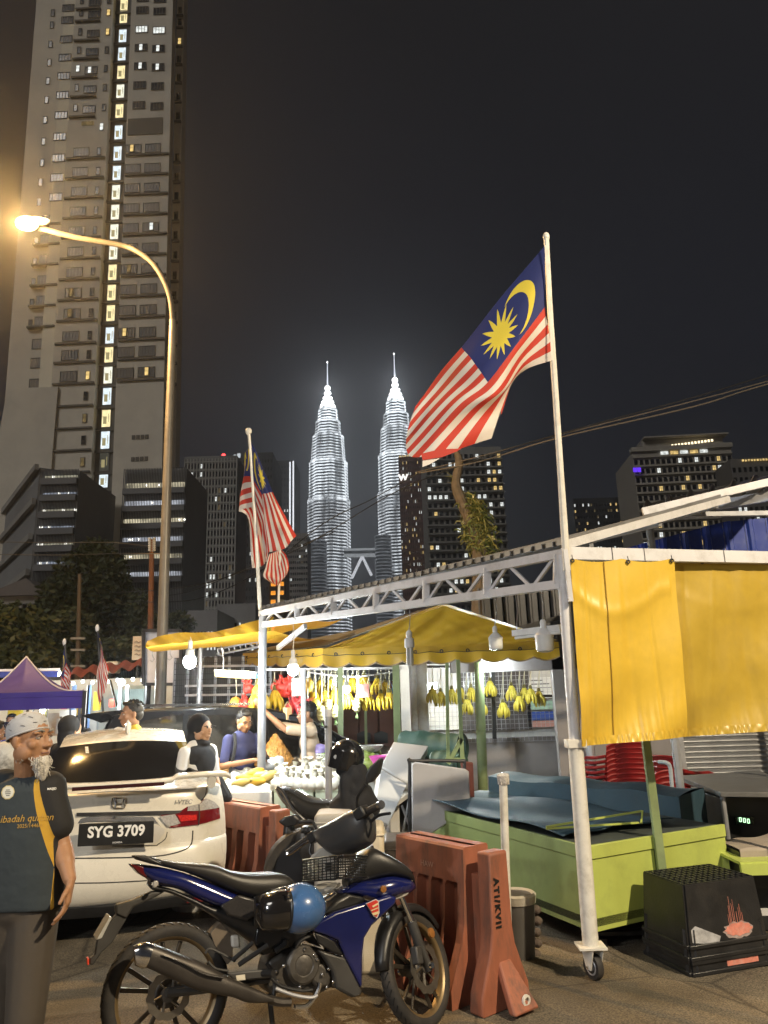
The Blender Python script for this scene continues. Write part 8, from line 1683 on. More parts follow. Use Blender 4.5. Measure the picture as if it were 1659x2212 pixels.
# steered front wheel
rake = R_(26); ax_l = V((-sin(rake), 0, cos(rake))); ax_w = (MBK.to_3x3() @ ax_l).normalized(); ST = Mx.Rotation(R_(30), 3, ax_w)
fx, fy, fz = ST @ xb, ST @ yb_, ST @ zb_; mf_ = basis(Fh, fx, fz, -fy); rad_f = rad_r * .955
wheel(mf_, rad_f, 'wheel', .074, bronze, 1, .125)
FWp = lambda x, y, z: Fh + fx * x + fy * y + fz * z
for s_ in (-1, 1):   # fork legs
    up = (ST @ ax_w).normalized(); a0 = FWp(0, s_ * .085, 0); mid_ = a0 + up * .24 + fx * .02
    mb = MB(); mb.tube([a0 - up * .02, a0 + up * .10, mid_], [.021, .026, .027], 12); mb.build('fork_leg', bike_gry, t)
    mb = MB(); mb.tube([mid_, mid_ + up * .19], .016, 12); mb.build('fork_tube', chrome, t)
    mb = MB(); mb.tube([a0 - fy * (s_ * .02), a0 + fy * (s_ * .03)], .016, 10); mb.build('axle_nut', chrome, t)
q_ = FWp(.03, -.095, .15); mb = MB(); mb.lathe([(.026, 0), (.024, .012), (.004, .018)], basis(q_ - fy * .02, fx, fz, -fy), 16); mb.build('reflector', mat('amber_lens', (.24, .10, .025), .25), t)
mb = MB(); mb.box((0, 0, 0), (.05, .045, .085)); mb.v = [basis(FWp(-.085, -.085, .055), fx, fy, fz) @ p for p in mb.v]; mb.build('brake_caliper', bike_gry, t, bevel=.008)
def arc_fender(m_, R, a0, a1, w, th, n=16):
    mb = MB(); rows = []
    for k in range(n + 1):
        a = a0 + (a1 - a0) * k / n; tp = .55 + .45 * sin(pi * min(1, max(.12, k / n * .9 + .1)))
        for rr, ww in ((R - .03, w), (R, w * .96), (R + .016, w * .55), (R + .018, 0), (R + .016, -w * .55), (R, -w * .96), (R - .03, -w)): rows.append(m_ @ V((rr * cos(a), rr * sin(a), ww * tp)))
    mb.add(rows, [(k * 7 + j, k * 7 + j + 1, (k + 1) * 7 + j + 1, (k + 1) * 7 + j) for k in range(n) for j in range(6)]); return mb
o = arc_fender(mf_, rad_f + .018, R_(40), R_(178), .062, .004).build('front_fender', bike_blk, t, smooth=60); s_ = o.modifiers.new('Solidify', 'SOLIDIFY'); s_.thickness = .005
# tail, seat, side covers
bblade('tail_fairing', KE, [(356, 174), (450, 178), (600, 200), (760, 240), (950, 310), (1150, 395), (1300, 445)], [(372, 196), (470, 270), (560, 332), (720, 362), (880, 440), (1040, 492), (1290, 480)], [.012, .05, .075, .095, .105, .115, .12], bike_blue)
bblade('seat', KE, [(408, 118), (520, 120), (620, 146), (760, 165), (965, 176), (1100, 220), (1250, 238), (1450, 238), (1530, 268), (1566, 305)], [(420, 138), (560, 182), (700, 218), (800, 245), (950, 305), (1120, 380), (1250, 425), (1380, 440), (1500, 400), (1570, 330)], [.02, .05, .07, .09, .11, .125, .125, .115, .10, .07], seat_m)
bpanel('grab_rail', KE, [(405, 118), (520, 118), (600, 160), (625, 185), (560, 185), (440, 150)], -.085, .02, bike_blk, True)
bpanel('tail_lamp', KE, [(372, 180), (470, 186), (505, 230), (500, 290), (430, 245)], -.05, .10, mat('bike_tail_lens', (.10, .006, .008), .15, coat=1), bevel=.01)
bblade('under_tail', KE, [(500, 330), (640, 350), (800, 410), (1000, 490), (1290, 470)], [(540, 372), (660, 392), (820, 470), (1010, 580), (1260, 760)], [.04, .05, .06, .08, .09], bike_blk)
bpanel('side_cover', KE, [(1040, 490), (1180, 405), (1300, 440), (1300, 560), (1240, 600), (1100, 560)], -.125, .03, mat('carbon_cover', (.022, .020, .020), .35, var=.5, scale=150), True)
bpanel('mid_cover', KE, [(1290, 420), (1400, 370), (1520, 335), (1530, 640), (1420, 690), (1290, 640)], -.125, .05, mat('gloss_black', (.008, .008, .009), .2, coat=.6), True)
bpanel('indicator', KE, [(545, 305), (580, 298), (586, 330), (560, 358), (536, 350)], -.11, .04, lens_clear, True, .008)
bpanel('plate_holder', KE, [(640, 378), (540, 380), (380, 445), (262, 480), (265, 548), (345, 585), (395, 500), (560, 425)], -.03, .06, bike_gry)
bpanel('plate_stay', KE, [(275, 545), (348, 580), (245, 755), (160, 835), (100, 925), (70, 925), (72, 880), (112, 848), (128, 742), (195, 640)], -.02, .05, bike_gry, bevel=.006)
o = bpanel('number_plate', KE, [(222, 565), (238, 572), (160, 728), (120, 742)], -.09, .18, mat('dim_plate', (.42, .42, .40), .4), bevel=.003)
bpanel('reflector', KE, [(52, 880), (68, 876), (68, 924), (54, 928)], -.04, .06, mat('red_reflector', (.62, .06, .03), .3), bevel=.002)
bpanel('mudguard', KE, [(968, 692), (1012, 640), (1040, 610), (1100, 680), (1135, 720), (1130, 890), (1092, 922), (1000, 780)], -.04, .08, mat('rusty_guard', (.13, .10, .07), .7, var=.25), bevel=.012)
bpanel('reservoir', KE, [(1125, 708), (1180, 705), (1188, 800), (1130, 800)], -.10, .04, mat('reservoir_white', (.55, .53, .48), .4))
for pts, r_ in ((((1130, 890), (1280, 760)), .011), (((1175, 925), (1390, 780)), .012), (((930, 840), (970, 805), (1130, 885), (1150, 900)), .006), (((950, 900), (1000, 950), (1100, 970)), .006)): btube('stay', KE, pts, -.13, r_, bike_gry)
bpanel('footpeg_plate', KE, [(1085, 985), (1390, 955), (1445, 965), (1450, 1000), (1400, 1025), (1150, 1046)], -.15, .015, bike_gry)
bpanel('plate_label', KE, [(1155, 1005), (1222, 995), (1226, 1035), (1162, 1042)], -.156, .004, mat('label_cream', (.58, .53, .42), .5), bevel=0)
for s_, off in ((1, -.10), (-1, .10)): btube('swingarm', KE, [(640, 1130), (1000, 1090), (1400, 1020)], off, .022, bike_gry)
# exhaust
bblade('muffler', KE, [(540, 765), (640, 800), (760, 850), (900, 902), (1060, 990), (1150, 1032), (1300, 1100), (1430, 1165)], [(480, 938), (560, 975), (700, 1040), (860, 1108), (1040, 1148), (1120, 1160), (1250, 1205), (1430, 1200)], [.052, .054, .054, .052, .048, .042, .03, .018], muff, -.17)
bblade('muffler_tip', KE, [(396, 784), (440, 762), (490, 752), (542, 766)], [(412, 934), (440, 944), (468, 950), (482, 938)], [.036, .046, .050, .053], chrome, -.17, 4)
bblade('heat_shield', KE, [(600, 850), (760, 905), (900, 975), (1060, 1012)], [(640, 862), (780, 930), (920, 1003), (1060, 1028)], [.01, .012, .012, .01], mat('shield_dark', (.03, .027, .025), .4, metal=.4), -.225)
btube('header_pipe', KH, [(330, 1582), (250, 1580)], -.12, .012, chrome); btube('header_pipe', KH, [(482, 1370), (470, 1430), (420, 1520), (360, 1578), (270, 1582)], -.14, .012, chrome)
btube('exhaust_pipe', KE, [(1400, 1180), (1480, 1200), (1560, 1200)], -.15, .02, muff)
# engine
bpanel('engine_block', KH, [(180, 1090), (300, 1040), (430, 1080), (560, 1180), (610, 1290), (600, 1410), (480, 1470), (200, 1450), (60, 1480), (0, 1400), (40, 1180)], -.09, .18, engine_m, bevel=.02)
cc = BL(*KH(330, 1215), -.10)
mb = MB(); mb.lathe([(.088, 0), (.086, .02), (.074, .032), (.05, .034), (.045, .03), (.03, .036), (.002, .037)], basis(W3(cc), xb, zb_, -yb_), 30); mb.build('clutch_cover', engine_m, t)
bpanel('case_cover', KH, [(400, 1190), (520, 1210), (590, 1300), (570, 1400), (470, 1420), (380, 1340)], -.125, .05, engine_m, bevel=.015)
for x, y in ((170, 1225), (350, 1085), (505, 1300), (600, 1360), (545, 1410), (185, 1445), (115, 1355), (460, 1170), (440, 1130), (310, 1410), (100, 1275), (560, 1250)):
    c_ = W3(BL(*KH(x, y), -.135)); mb = MB(); mb.ell(c_, .0095, 8, 6); mb.build('bolt', chrome, t)
for pts, r_, off in ((((60, 1330), (150, 1400), (320, 1440), (420, 1430)), .008, -.15), (((20, 1200), (90, 1330), (80, 1500)), .010, -.14), (((270, 1070), (330, 1000), (420, 960)), .008, -.12), (((100, 1100), (180, 1040), (190, 1000)), .014, -.12)): btube('hose', KH, pts, off, r_, bike_blk)
bpanel('frame_cover', KH, [(-60, 900), (180, 880), (420, 900), (440, 960), (300, 1040), (180, 1080), (-20, 1140), (-80, 1040)], -.10, .2, mat('gloss_black', (.008, .008, .009), .2, coat=.6), bevel=.02)
btube('side_stand', KH, [(40, 1470), (60, 1600), (78, 1790)], -.06, .013, bike_blk)
btube('footpeg', KH, [(-10, 1290), (80, 1290)], 0, .016, bike_blk, None, (-.2, -.26)); btube('brake_pedal', KH, [(100, 1420), (250, 1475), (400, 1500), (460, 1480)], -.17, .008, grey_steel)
# leg shield and front cowl
bpanel('leg_shield', KH, [(500, 825), (620, 762), (880, 682), (1090, 615), (1150, 628), (1142, 690), (1045, 778), (935, 880), (872, 985), (855, 1130), (852, 1430), (700, 1145), (640, 1010), (520, 960), (430, 935), (430, 880)], -.165, .045, bike_blue, True, .016)
bpanel('lower_shield', KH, [(470, 1090), (600, 1120), (705, 1150), (850, 1440), (846, 1482), (760, 1502), (625, 1425), (600, 1290), (530, 1170)], -.155, .05, bike_gry, True, .014)
bpanel('vent', KH, [(440, 940), (540, 975), (610, 1020), (690, 1140), (580, 1100), (470, 1030)], -.17, .02, black_plastic, True, .006)
bpanel('centre_cover', KH, [(500, 800), (620, 660), (720, 600), (900, 640), (860, 690), (620, 765)], -.12, .24, bike_blk, bevel=.02)
bblade('front_cowl', KH, [(640, 565), (760, 500), (900, 470), (1040, 440), (1150, 450), (1240, 478), (1296, 535)], [(640, 600), (760, 612), (900, 668), (1010, 645), (1110, 622), (1210, 600), (1292, 560)], [.07, .10, .13, .14, .125, .09, .03], bike_blue)
bblade('cowl_top', KH, [(700, 470), (800, 290), (890, 198), (1010, 245), (1140, 318), (1240, 405), (1294, 525)], [(700, 540), (800, 520), (900, 490), (1040, 455), (1150, 465), (1240, 490), (1296, 545)], [.05, .085, .10, .115, .105, .075, .025], bike_blk)
bpanel('headlight', KH, [(1095, 622), (1200, 602), (1272, 570), (1240, 618), (1160, 655), (1120, 650)], -.09, .18, mat('clear_headlight', (.42, .40, .38), .1, coat=1, var=.4, scale=60), bevel=.01)
bpanel('nose_lamp', KH, [(1232, 398), (1250, 402), (1290, 500), (1282, 520), (1255, 460)], -.06, .12, mat('nose_amber', (.45, .36, .26), .3), bevel=.006)
mb = MB(); mb.lathe([(.018, 0), (.017, .01), (.002, .014)], basis(W3(BL(*KH(1028, 562), -.15)), xb, zb_, -yb_), 14); mb.build('front_indicator', mat('amber_lens', (.24, .10, .025), .25), t)
st = bpanel('shield_sticker', KH, [(880, 688), (965, 648), (992, 662), (998, 765), (978, 816), (945, 796)], -.178, .003, mat('sticker_silver', (.55, .53, .52), .25), bevel=0)
bpanel('sticker_field', KH, [(888, 692), (964, 656), (986, 668), (991, 764), (974, 804), (948, 788)], -.1815, .002, mat('sticker_red', (.50, .04, .03), .3), bevel=0, par=st)
for a in (((935, 708), (985, 680), (988, 695), (940, 722)), ((930, 772), (990, 752), (988, 775), (950, 790)), ((925, 745), (985, 720), (986, 728), (930, 754))): bpanel('sticker_print', KH, list(a), -.1835, .0015, mat('sticker_gold', (.62, .52, .30), .4), bevel=0, par=st)
btube('steering_stem', KH, [(1120, 760), (1040, 560), (960, 380), (900, 200)], 0, .03, bike_blk)
# handlebar group, turned to the left with the wheel
def dp(pts, Ys): return [P(*KD(x, y), Y) for (x, y), Y in zip(pts, Ys)]
tp = smooth_path(dp([(470, 1075), (580, 1010), (720, 935), (860, 862), (960, 840), (1010, 880)], (4.52, 4.46, 4.40, 4.33, 4.28, 4.25)), 4); bt = smooth_path(dp([(490, 1130), (560, 1230), (700, 1325), (850, 1285), (960, 1235), (1030, 1180)], (4.52, 4.46, 4.40, 4.33, 4.28, 4.25)), 4)
mb = MB(); mb.blade(tp, bt, [.05 + .05 * sin(pi * k / (len(tp) - 1)) for k in range(len(tp))], fx, 18); mb.build('handlebar_cowl', mat('cowl_grey', (.045, .045, .047), .32, var=.1, coat=.3), t, smooth=60)
mb = MB(); mb.tube(smooth_path(dp([(480, 1072), (600, 1005), (720, 935), (880, 868)], (4.44, 4.38, 4.31, 4.24)), 4), .008, 6); mb.build('cowl_edge', chrome, t)
mb = MB(); mb.prism(dp([(545, 1095), (610, 1035), (740, 955), (775, 975), (745, 1025), (630, 1095)], (4.40, 4.36, 4.28, 4.27, 4.29, 4.36)), V((.01, .03, 0))); mb.build('instrument_glass', mat('instrument_blue', (.06, .09, .13), .12, coat=.6), t, bevel=.004)
for nm, pts, Ys, r_, m_ in (('handlebar', [(400, 1125), (560, 1050), (800, 950), (1000, 860)], (4.53, 4.47, 4.36, 4.24), .014, bike_blk), ('grip', [(985, 868), (1060, 830), (1125, 797)], (4.24, 4.18, 4.13), .020, rubber), ('grip', [(405, 1125), (290, 1205), (165, 1295)], (4.54, 4.58, 4.62), .020, rubber), ('bar_end', [(1112, 804), (1136, 793)], (4.13, 4.11), .022, chrome), ('lever', [(1040, 960), (1090, 915), (1150, 895), (1225, 885)], (4.2, 4.15, 4.11, 4.08), .008, bike_blk), ('lever', [(450, 1150), (330, 1200), (200, 1300), (150, 1308)], (4.48, 4.50, 4.54, 4.55), .007, chrome), ('mirror_stem', [(885, 850), (882, 740), (905, 680), (975, 585)], (4.24, 4.22, 4.2, 4.18), .009, bike_blk), ('mirror_stem', [(470, 1060), (430, 985), (400, 968), (280, 975)], (4.5, 4.5, 4.5, 4.5), .009, bike_blk), ('brake_hose', [(1000, 930), (1030, 1000), (1010, 1100), (960, 1200)], (4.2, 4.2, 4.22, 4.28), .007, bike_blk), ('brake_hose', [(430, 1140), (390, 1260), (420, 1330), (560, 1380)], (4.5, 4.48, 4.46, 4.44), .007, bike_blk)):
    mb = MB(); mb.tube(smooth_path(dp(pts, Ys), 4), r_, 10); mb.build(nm, m_, t)
mb = MB(); mb.box(P(*KD(930, 880), 4.24), (.07, .07, .06), rotm(0, R_(-30), R_(-30)).to_3x3()); mb.box(P(*KD(450, 1120), 4.5), (.07, .07, .06), rotm(0, R_(-30), R_(-30)).to_3x3()); mb.build('switch_box', bike_blk, t, bevel=.01)
for pts, Y in (([(52, 975), (110, 926), (230, 900), (283, 955), (255, 1008), (130, 1034)], 4.5), ([(962, 540), (962, 495), (1010, 400), (1112, 306), (1125, 345), (1092, 478), (1022, 568), (975, 574)], 4.17)):
    mb = MB(); mb.prism(dp(pts, [Y] * len(pts)), V((.02, .045, 0))); mb.build('mirror', bike_blk, t, bevel=.012, seg=3)
# wire basket with a pale sheet inside
c0 = [P(654, 1905, 4.22), P(741, 1897, 4.05), P(794, 1893, 4.38), P(700, 1898, 4.6)]; hB = P(654, 1858, 4.22).z - c0[0].z
bk = None; mb = MB()
for k in range(4):
    a, b = c0[k], c0[(k + 1) % 4]
    for j in range(9): z = V((0, 0, hB * j / 8)); mb.tube([a + z, b + z], .0028 if j % 8 else .0045, 5)
    for j in range(11): p = a.lerp(b, j / 10); mb.tube([p, p + V((0, 0, hB))], .0025, 5)
for j in range(9): mb.tube([c0[0].lerp(c0[3], j / 8), c0[1].lerp(c0[2], j / 8)], .0025, 4)
bk = mb.build('wire_basket', mat('basket_wire', (.06, .06, .058), .3, metal=.7), t)
mb = MB(); mb.prism(dp([(372, 1590), (360, 1420), (395, 1330), (470, 1260), (540, 1240), (610, 1290), (655, 1370), (660, 1590)], [4.42] * 8), V((.02, .04, 0))); mb.build('seat_panel', mat('pale_panel', (.38, .36, .32), .5, var=.1), bk, bevel=.012); mb = MB(); mb.box(P(*KD(585, 1438), 4.41), (.035, .01, .04)); mb.build('slot', black_plastic, bk)
mb = MB(); mb.blade(dp([(440, 1640), (560, 1615), (690, 1610)], (4.4, 4.38, 4.36)), dp([(520, 1710), (600, 1700), (690, 1650)], (4.4, 4.38, 4.36)), [.03, .05, .03], None, 12); mb.build('inner_cover', mat('pale_panel', (.38, .36, .32), .5), t)
mb = MB(); mb.blade(dp([(545, 1760), (600, 1705), (650, 1690)], (4.2, 4.2, 4.2)), dp([(550, 1800), (610, 1780), (655, 1735)], (4.2, 4.2, 4.2)), [.02, .03, .02], None, 10); mb.build('chrome_stop', chrome, t)
# blue open helmet hanging on the side of the bike
hc_ = W3(BL(*KH(310, 725), -.30)); sx_ = (W3(BL(*KH(520, 725), -.30)) - hc_).length; sz_ = (W3(BL(*KH(310, 505), -.30)) - hc_).length
t = thing('helmet', 'round blue open face helmet hanging on the side of the blue motorbike', 'helmet', hc_)
mh_ = basis(hc_, xb, yb_, zb_); mb = MB(); n1, n2 = 28, 16; vs = []
for i in range(n2 + 1):
    b = -.62 + (pi / 2 + .62) * i / n2
    for j in range(n1): a = 2 * pi * j / n1; vs.append(mh_ @ V((sx_ * sin(b), .13 * cos(b) * cos(a), sz_ * cos(b) * sin(a))))
mb.add(vs, [(i * n1 + j, i * n1 + (j + 1) % n1, (i + 1) * n1 + (j + 1) % n1, (i + 1) * n1 + j) for i in range(n2) for j in range(n1)]); mb.build('shell', mat('helmet_blue', (.045, .115, .28), .25, var=.08, scale=5, coat=.7), t, smooth=180)
b = -.62; mb = MB(); mb.tube([mh_ @ V((sx_ * sin(b), .131 * cos(b) * cos(a), sz_ * 1.005 * cos(b) * sin(a))) for a in [2 * pi * j / 28 for j in range(28)]], .007, 6, closed=True); mb.build('edge_trim', black_plastic, t)
mb = MB(); mb.blade([mh_ @ V((-.62 * sx_, 0, sz_ * .78)), mh_ @ V((-.95 * sx_, 0, sz_ * .76)), mh_ @ V((-1.5 * sx_, 0, sz_ * .60)), mh_ @ V((-1.75 * sx_, 0, sz_ * .3))], [mh_ @ V((-.62 * sx_, 0, -sz_ * .78)), mh_ @ V((-.95 * sx_, 0, -sz_ * .8)), mh_ @ V((-1.5 * sx_, 0, -sz_ * .74)), mh_ @ V((-1.75 * sx_, 0, -sz_ * .3))], [.105, .105, .08, .03], yb_, 18); mb.build('visor', mat('visor_smoke', (.010, .009, .009), .12, coat=.6), t, smooth=60)
for k in range(3): mb = MB(); mb.tube([mh_ @ V((-.8 * sx_, -.115, sz_ * (.80 - .12 * k))), mh_ @ V((-.72 * sx_, -.118, sz_ * (.80 - .12 * k)))], .006, 6); mb.build('buckle', chrome, t)

# ================================================================ black motorbike behind, helmet and jacket on it
BY = 5.75
t = thing('motorbike', 'black motorbike standing behind the blue one, its long seat to the left', 'motorbike', (P(690, 1800, BY).x, BY, 0))
def d2(pts, Y=BY): return [P(*KD(x, y), Y) for x, y in pts]
def bl2(name, top, bot, hw, m, Y=BY, k=4):
    tp = smooth_path(d2(top, Y), k); bt = smooth_path(d2(bot, Y), k); hh = smooth_path([V((h, 0, 0)) for h in hw], k); mb = MB(); mb.blade(tp, bt, [max(q_.x, .004) for q_ in hh], V((.2, 1, 0)).normalized(), 16); return mb.build(name, m, t, smooth=60)
bl2('seat', [(45, 615), (130, 602), (250, 640), (400, 718), (560, 745), (700, 740)], [(60, 660), (150, 770), (280, 880), (420, 960), (560, 960), (700, 930)], [.04, .11, .13, .14, .13, .1], mat('glossy_seat', (.018, .017, .016), .25, bump=.05))
for pts in ([(45, 620), (100, 720), (220, 860), (330, 960)], [(50, 610), (110, 660), (200, 820), (300, 950)]): mb = MB(); mb.tube(smooth_path(d2(pts, BY - .16), 4), .012, 8); mb.build('grab_rail', chrome, t)
bl2('tank', [(590, 905), (700, 800), (800, 740), (960, 700), (1030, 800)], [(590, 930), (700, 940), (800, 960), (960, 960), (1040, 900)], [.05, .12, .14, .14, .06], bike_blk)
mb = MB(); m2 = basis(P(*KD(330, 1480), BY), V((.93, .3, 0)).normalized(), V((0, 0, 1)), V((.3, -.93, 0)).normalized()); rr = .29; mb.lathe([(rr * .78, -.04), (rr * .95, -.045), (rr, 0), (rr * .95, .045), (rr * .78, .04)], m2, 40, False); w_ = mb.build('wheel', rubber, t, smooth=60); mb = MB(); mb.lathe([(.02, -.05), (rr * .3, -.03), (rr * .78, -.02), (rr * .8, .03), (rr * .3, .05), (.02, .06)], m2, 30); mb.build('rim', dark_steel, w_)
bl2('engine', [(270, 1080), (330, 1010), (430, 1015), (600, 1000)], [(270, 1200), (350, 1380), (450, 1400), (640, 1400)], [.06, .09, .1, .1], engine_m); bl2('rear_fender', [(130, 1000), (170, 980), (220, 990)], [(110, 1450), (160, 1520), (200, 1450)], [.03, .05, .04], bike_blk)
for k in range(3): mb = MB(); p = d2([(300 + k * 40, 1060), (300 + k * 40 + 30, 1060)], BY - .12); mb.tube(p, .02, 8); mb.build('canister', bike_gry, t)
mb = MB(); mb.tube(smooth_path(d2([(640, 760), (760, 640), (880, 560)], BY), 3), .016, 8); mb.build('handlebar', bike_blk, t)
t = thing('jacket', 'black jacket draped over the handlebar of the black motorbike', 'jacket', P(*KD(800, 900), BY)); mb = MB()
for a, b, r0, r1 in (((790, 450), (820, 600), .055, .085), ((820, 600), (860, 780), .085, .14), ((705, 620), (770, 700), .02, .07), ((920, 640), (990, 690), .07, .02), ((700, 440), (760, 480), .015, .04), ((745, 520), (760, 700), .03, .06), ((860, 780), (700, 860), .14, .1), ((920, 760), (1000, 820), .13, .09), ((700, 445), (780, 455), .03, .06), ((700, 860), (620, 900), .1, .05)): mb.cap(P(*KD(*a), BY - .05), P(*KD(*b), BY - .05), r0, r1, 12)
rr_ = random.Random(9)
for k in range(16): mb.ell(P(*KD(rr_.uniform(740, 960), rr_.uniform(480, 860)), BY - .12), (.05, .06, rr_.uniform(.05, .11)), 8, 6)
fuse(mb, 'cloth', dark_cloth, t, .014, 2, .4)
t = thing('helmet', 'black half helmet with visor perched on the jacket of the black motorbike', 'helmet', P(*KD(785, 400), BY)); c = P(*KD(780, 300), BY)
mh2 = Mx.Translation(c) @ Mx.Rotation(R_(12), 4, 'Y'); mb = MB(); pr = [(.118, -.085), (.126, -.04), (.128, 0)] + [(.128 * cos(k * pi / 16), .128 * 1.0 * sin(k * pi / 16)) for k in range(1, 8)] + [(.002, .128)]; mb.lathe(pr, mh2, 28, False); o = mb.build('shell', mat('helmet_black', (.010, .010, .011), .2, coat=.6), t, smooth=60)
mb = MB(); mb.grid(lambda u, v: mh2 @ V((.137 * sin((u - .5) * 2.6 - .9), -.137 * cos((u - .5) * 2.6 - .9), .045 - .13 * v)), 16, 6); mb.build('visor', mat('visor_smoke', (.010, .009, .009), .12, coat=.6), t, smooth=180)
mb = MB(); mb.ell(mh2 @ V((.06, -.05, -.10)), (.05, .04, .05), 10, 8); mb.build('chin_pad', bike_blk, t); mb = MB(); mb.lathe([(.016, 0), (.014, .008), (.001, .01)], basis(mh2 @ V((-.075, -.108, -.005)), (1, 0, 0), (0, 0, 1), (-.5, -.85, 0)), 12); mb.build('pivot', grey_steel, t)

# ================================================================ night market at the left
purple = mat('purple_canopy', (.040, .022, .20), .55, var=.08, scale=3, bump=.08, bscale=14)
PY = 11.0
t = thing('canopy_tent', 'purple pop up canopy tent with a peaked roof', 'tent', P(58, 1700, PY + 1.3))
cR = P(182, 1507, PY); cL = P(-85, 1507, PY); dpt = V((-1.15, 2.7, 0)); zt3 = P(182, 1492, PY).z
q4 = [V((cL.x, cL.y, zt3)), V((cR.x, cR.y, zt3)), V((cR.x, cR.y, zt3)) + dpt, V((cL.x, cL.y, zt3)) + dpt]; pkc = (q4[0] + q4[2]) / 2; pk = P(57, 1420, pkc.y); pk = V((pkc.x + (pk.x - pkc.x), pkc.y, pk.z))
for k in range(4):
    a, b = q4[k], q4[(k + 1) % 4]
    mb = MB(); mb.grid(lambda u, v: a.lerp(b, u).lerp(pk, v) - V((0, 0, .22 * sin(pi * v) * (.6 + .4 * abs(2 * u - 1)) * (1 - v * .3) + .10 * sin(pi * u) * (1 - v) * 0)), 20, 14); mb.build('roof_panel', purple, t, smooth=180)
    mb = MB(); mb.grid(lambda u, v: a.lerp(b, u) - V((0, 0, .245 * v)) + V((0, -.01 * sin(u * 20) * v, 0)), 20, 3); mb.build('valance', purple, t, smooth=180)
    mb = MB(); mb.tube([a - V((0, 0, .07)), b - V((0, 0, .07))], .008, 5); mb.build('valance_seam', purple, t)
    mb = MB(); mb.tube([a.lerp(pk, v / 10) - V((0, 0, .22 * sin(pi * v / 10) * (1 - v * .03) - .012)) for v in range(11)], .012, 6); mb.build('ridge_trim', mat('tent_trim', (.5, .48, .5), .6), t)
    mb = MB(); mb.bar((a.x, a.y, 0), a, .04, .04); mb.build('leg', dark_steel, t)
MK = 17.0
def mbox(nm, x0, x1, y0, y1, Y, m, par, dp_=.1): p, q_ = P(x0, y1, Y), P(x1, y0, Y); mb = MB(); mb.box(((p.x + q_.x) / 2, Y + dp_ / 2, (p.z + q_.z) / 2), (q_.x - p.x, dp_, q_.z - p.z)); return mb.build(nm, m, par)
t = thing('market_stall', 'brightly lit white market stall with a red brown awning and string lamps', 'stall', P(240, 1600, MK))
mwall = mat('stall_white', (.48, .50, .48), .6, var=.15, scale=1.5); mbox('back_wall', -300, 375, 1462, 1640, MK + 2, mwall, t); 
mb = MB(); mb.grid(lambda u, v: P(150 + 165 * u, 1462 - 22 * u, MK - 1.2).lerp(P(158 + 165 * u, 1445 - 22 * u, MK + 1.5), v) + V((0, 0, .05 * sin(u * 30))), 40, 4); mb.build('awning_sheet', mat('redbrown_awning', (.13, .032, .022), .6, var=.2), t, smooth=180)
for nm, x0, x1, y0, y1, Y, c_ in (('yellow_panel', 200, 216, 1494, 1535, 15.8, (.62, .42, .05)), ('yellow_panel', 164, 180, 1524, 1560, 15.5, (.60, .40, .04)), ('glass_case', 242, 312, 1488, 1530, 16.5, (.42, .52, .50)), ('poster', 280, 312, 1480, 1515, 16.6, (.5, .45, .3)), ('yellow_sheet', 15, 46, 1528, 1562, 15.2, (.55, .47, .06)), ('orange_panel', 30, 42, 1518, 1530, 15.0, (.55, .20, .04)), ('dark_grille', 56, 70, 1522, 1546, 15.6, (.05, .05, .06)), ('white_rack', 72, 100, 1532, 1560, 15.6, (.5, .5, .52)), ('pink_sign', 131, 141, 1520, 1532, 15.4, (.6, .1, .25)), ('red_box', 235, 246, 1510, 1528, 15.0, (.55, .05, .03)), ('counter', 120, 210, 1550, 1585, 15.8, (.30, .32, .34)), ('curtain', 16, 36, 1518, 1545, 15.9, (.03, .03, .05)), ('white_tub', 128, 160, 1534, 1548, 15.2, (.55, .6, .65)), ('cabinet', 95, 130, 1540, 1590, 15.9, (.35, .30, .25))):
    mbox(nm, x0, x1, y0, y1, Y, mat('market_' + nm + str(x0), c_, .6, var=.2, scale=4), t)
for x, m_ in ((101, mat('pale_yellow_post', (.55, .52, .25), .5)), (161, mat('blue_post', (.15, .25, .5), .5)), (72, white_paint), (192, white_paint), (194, mat('blue_post', (.15, .25, .5), .5)), (261, grey_steel), (276, grey_steel)): p = P(x, 1480, 15.4); mb = MB(); mb.bar((p.x, p.y, 0), p, .06, .06); mb.build('post', m_, t)
mb = MB(); mb.bar(P(-60, 1452, 15.2), P(130, 1448, 15.8), .1, .09); mb.build('white_beam', white_paint, t); mb = MB(); mb.bar(P(-60, 1458, 15.15), P(125, 1456, 15.7), .08, .12); mb.build('blue_banner', mat('banner_blue', (.03, .05, .3), .5, var=.5, scale=8), t)
mb = MB(); mb.bar(P(238, 1470, 14.5), P(252, 1525, 14.0), .03, .03); mb.build('leaning_rod', black_plastic, t)
for k in range(9):
    p = P(158 + k * 18 + (k % 3) * 3, 1476 - (k % 2) * 3 - k * .8, 15.5); mb = MB(); mb.ell(p, .035, 8, 6); mb.build('string_lamp', hot, t)
p = P(262, 1474, 15.2); mb = MB(); mb.ell(p, .075, 12, 8); mb.build('bulb', hot, t); lamp('market_bulb_light', p - V((0, .3, .1)), 120, (.9, 1, 1), .1)
t = thing('lit_stick_bulb', 'white stick lamp hanging under the purple tent', 'bulb', P(92, 1530, 12.4)); mb = MB(); mb.cap(P(92, 1520, 12.4), P(92, 1534, 12.4), .04, .045, 12); mb.build('globe', hot, t); mb = MB(); mb.tube([P(92, 1534, 12.4), P(92, 1542, 12.4)], .03, 10); mb.build('base', lampw, t); cord(P(92, 1518, 12.4), P(92, 1490, 12.4)).build('cord', grey_steel, t)
lamp('tent_lamp_light', P(92, 1530, 12.0), 110, (.93, 1, 1), .08); lamp('stall_wall_light', P(60, 1500, 16.5), 90, (.92, 1, 1), .1)
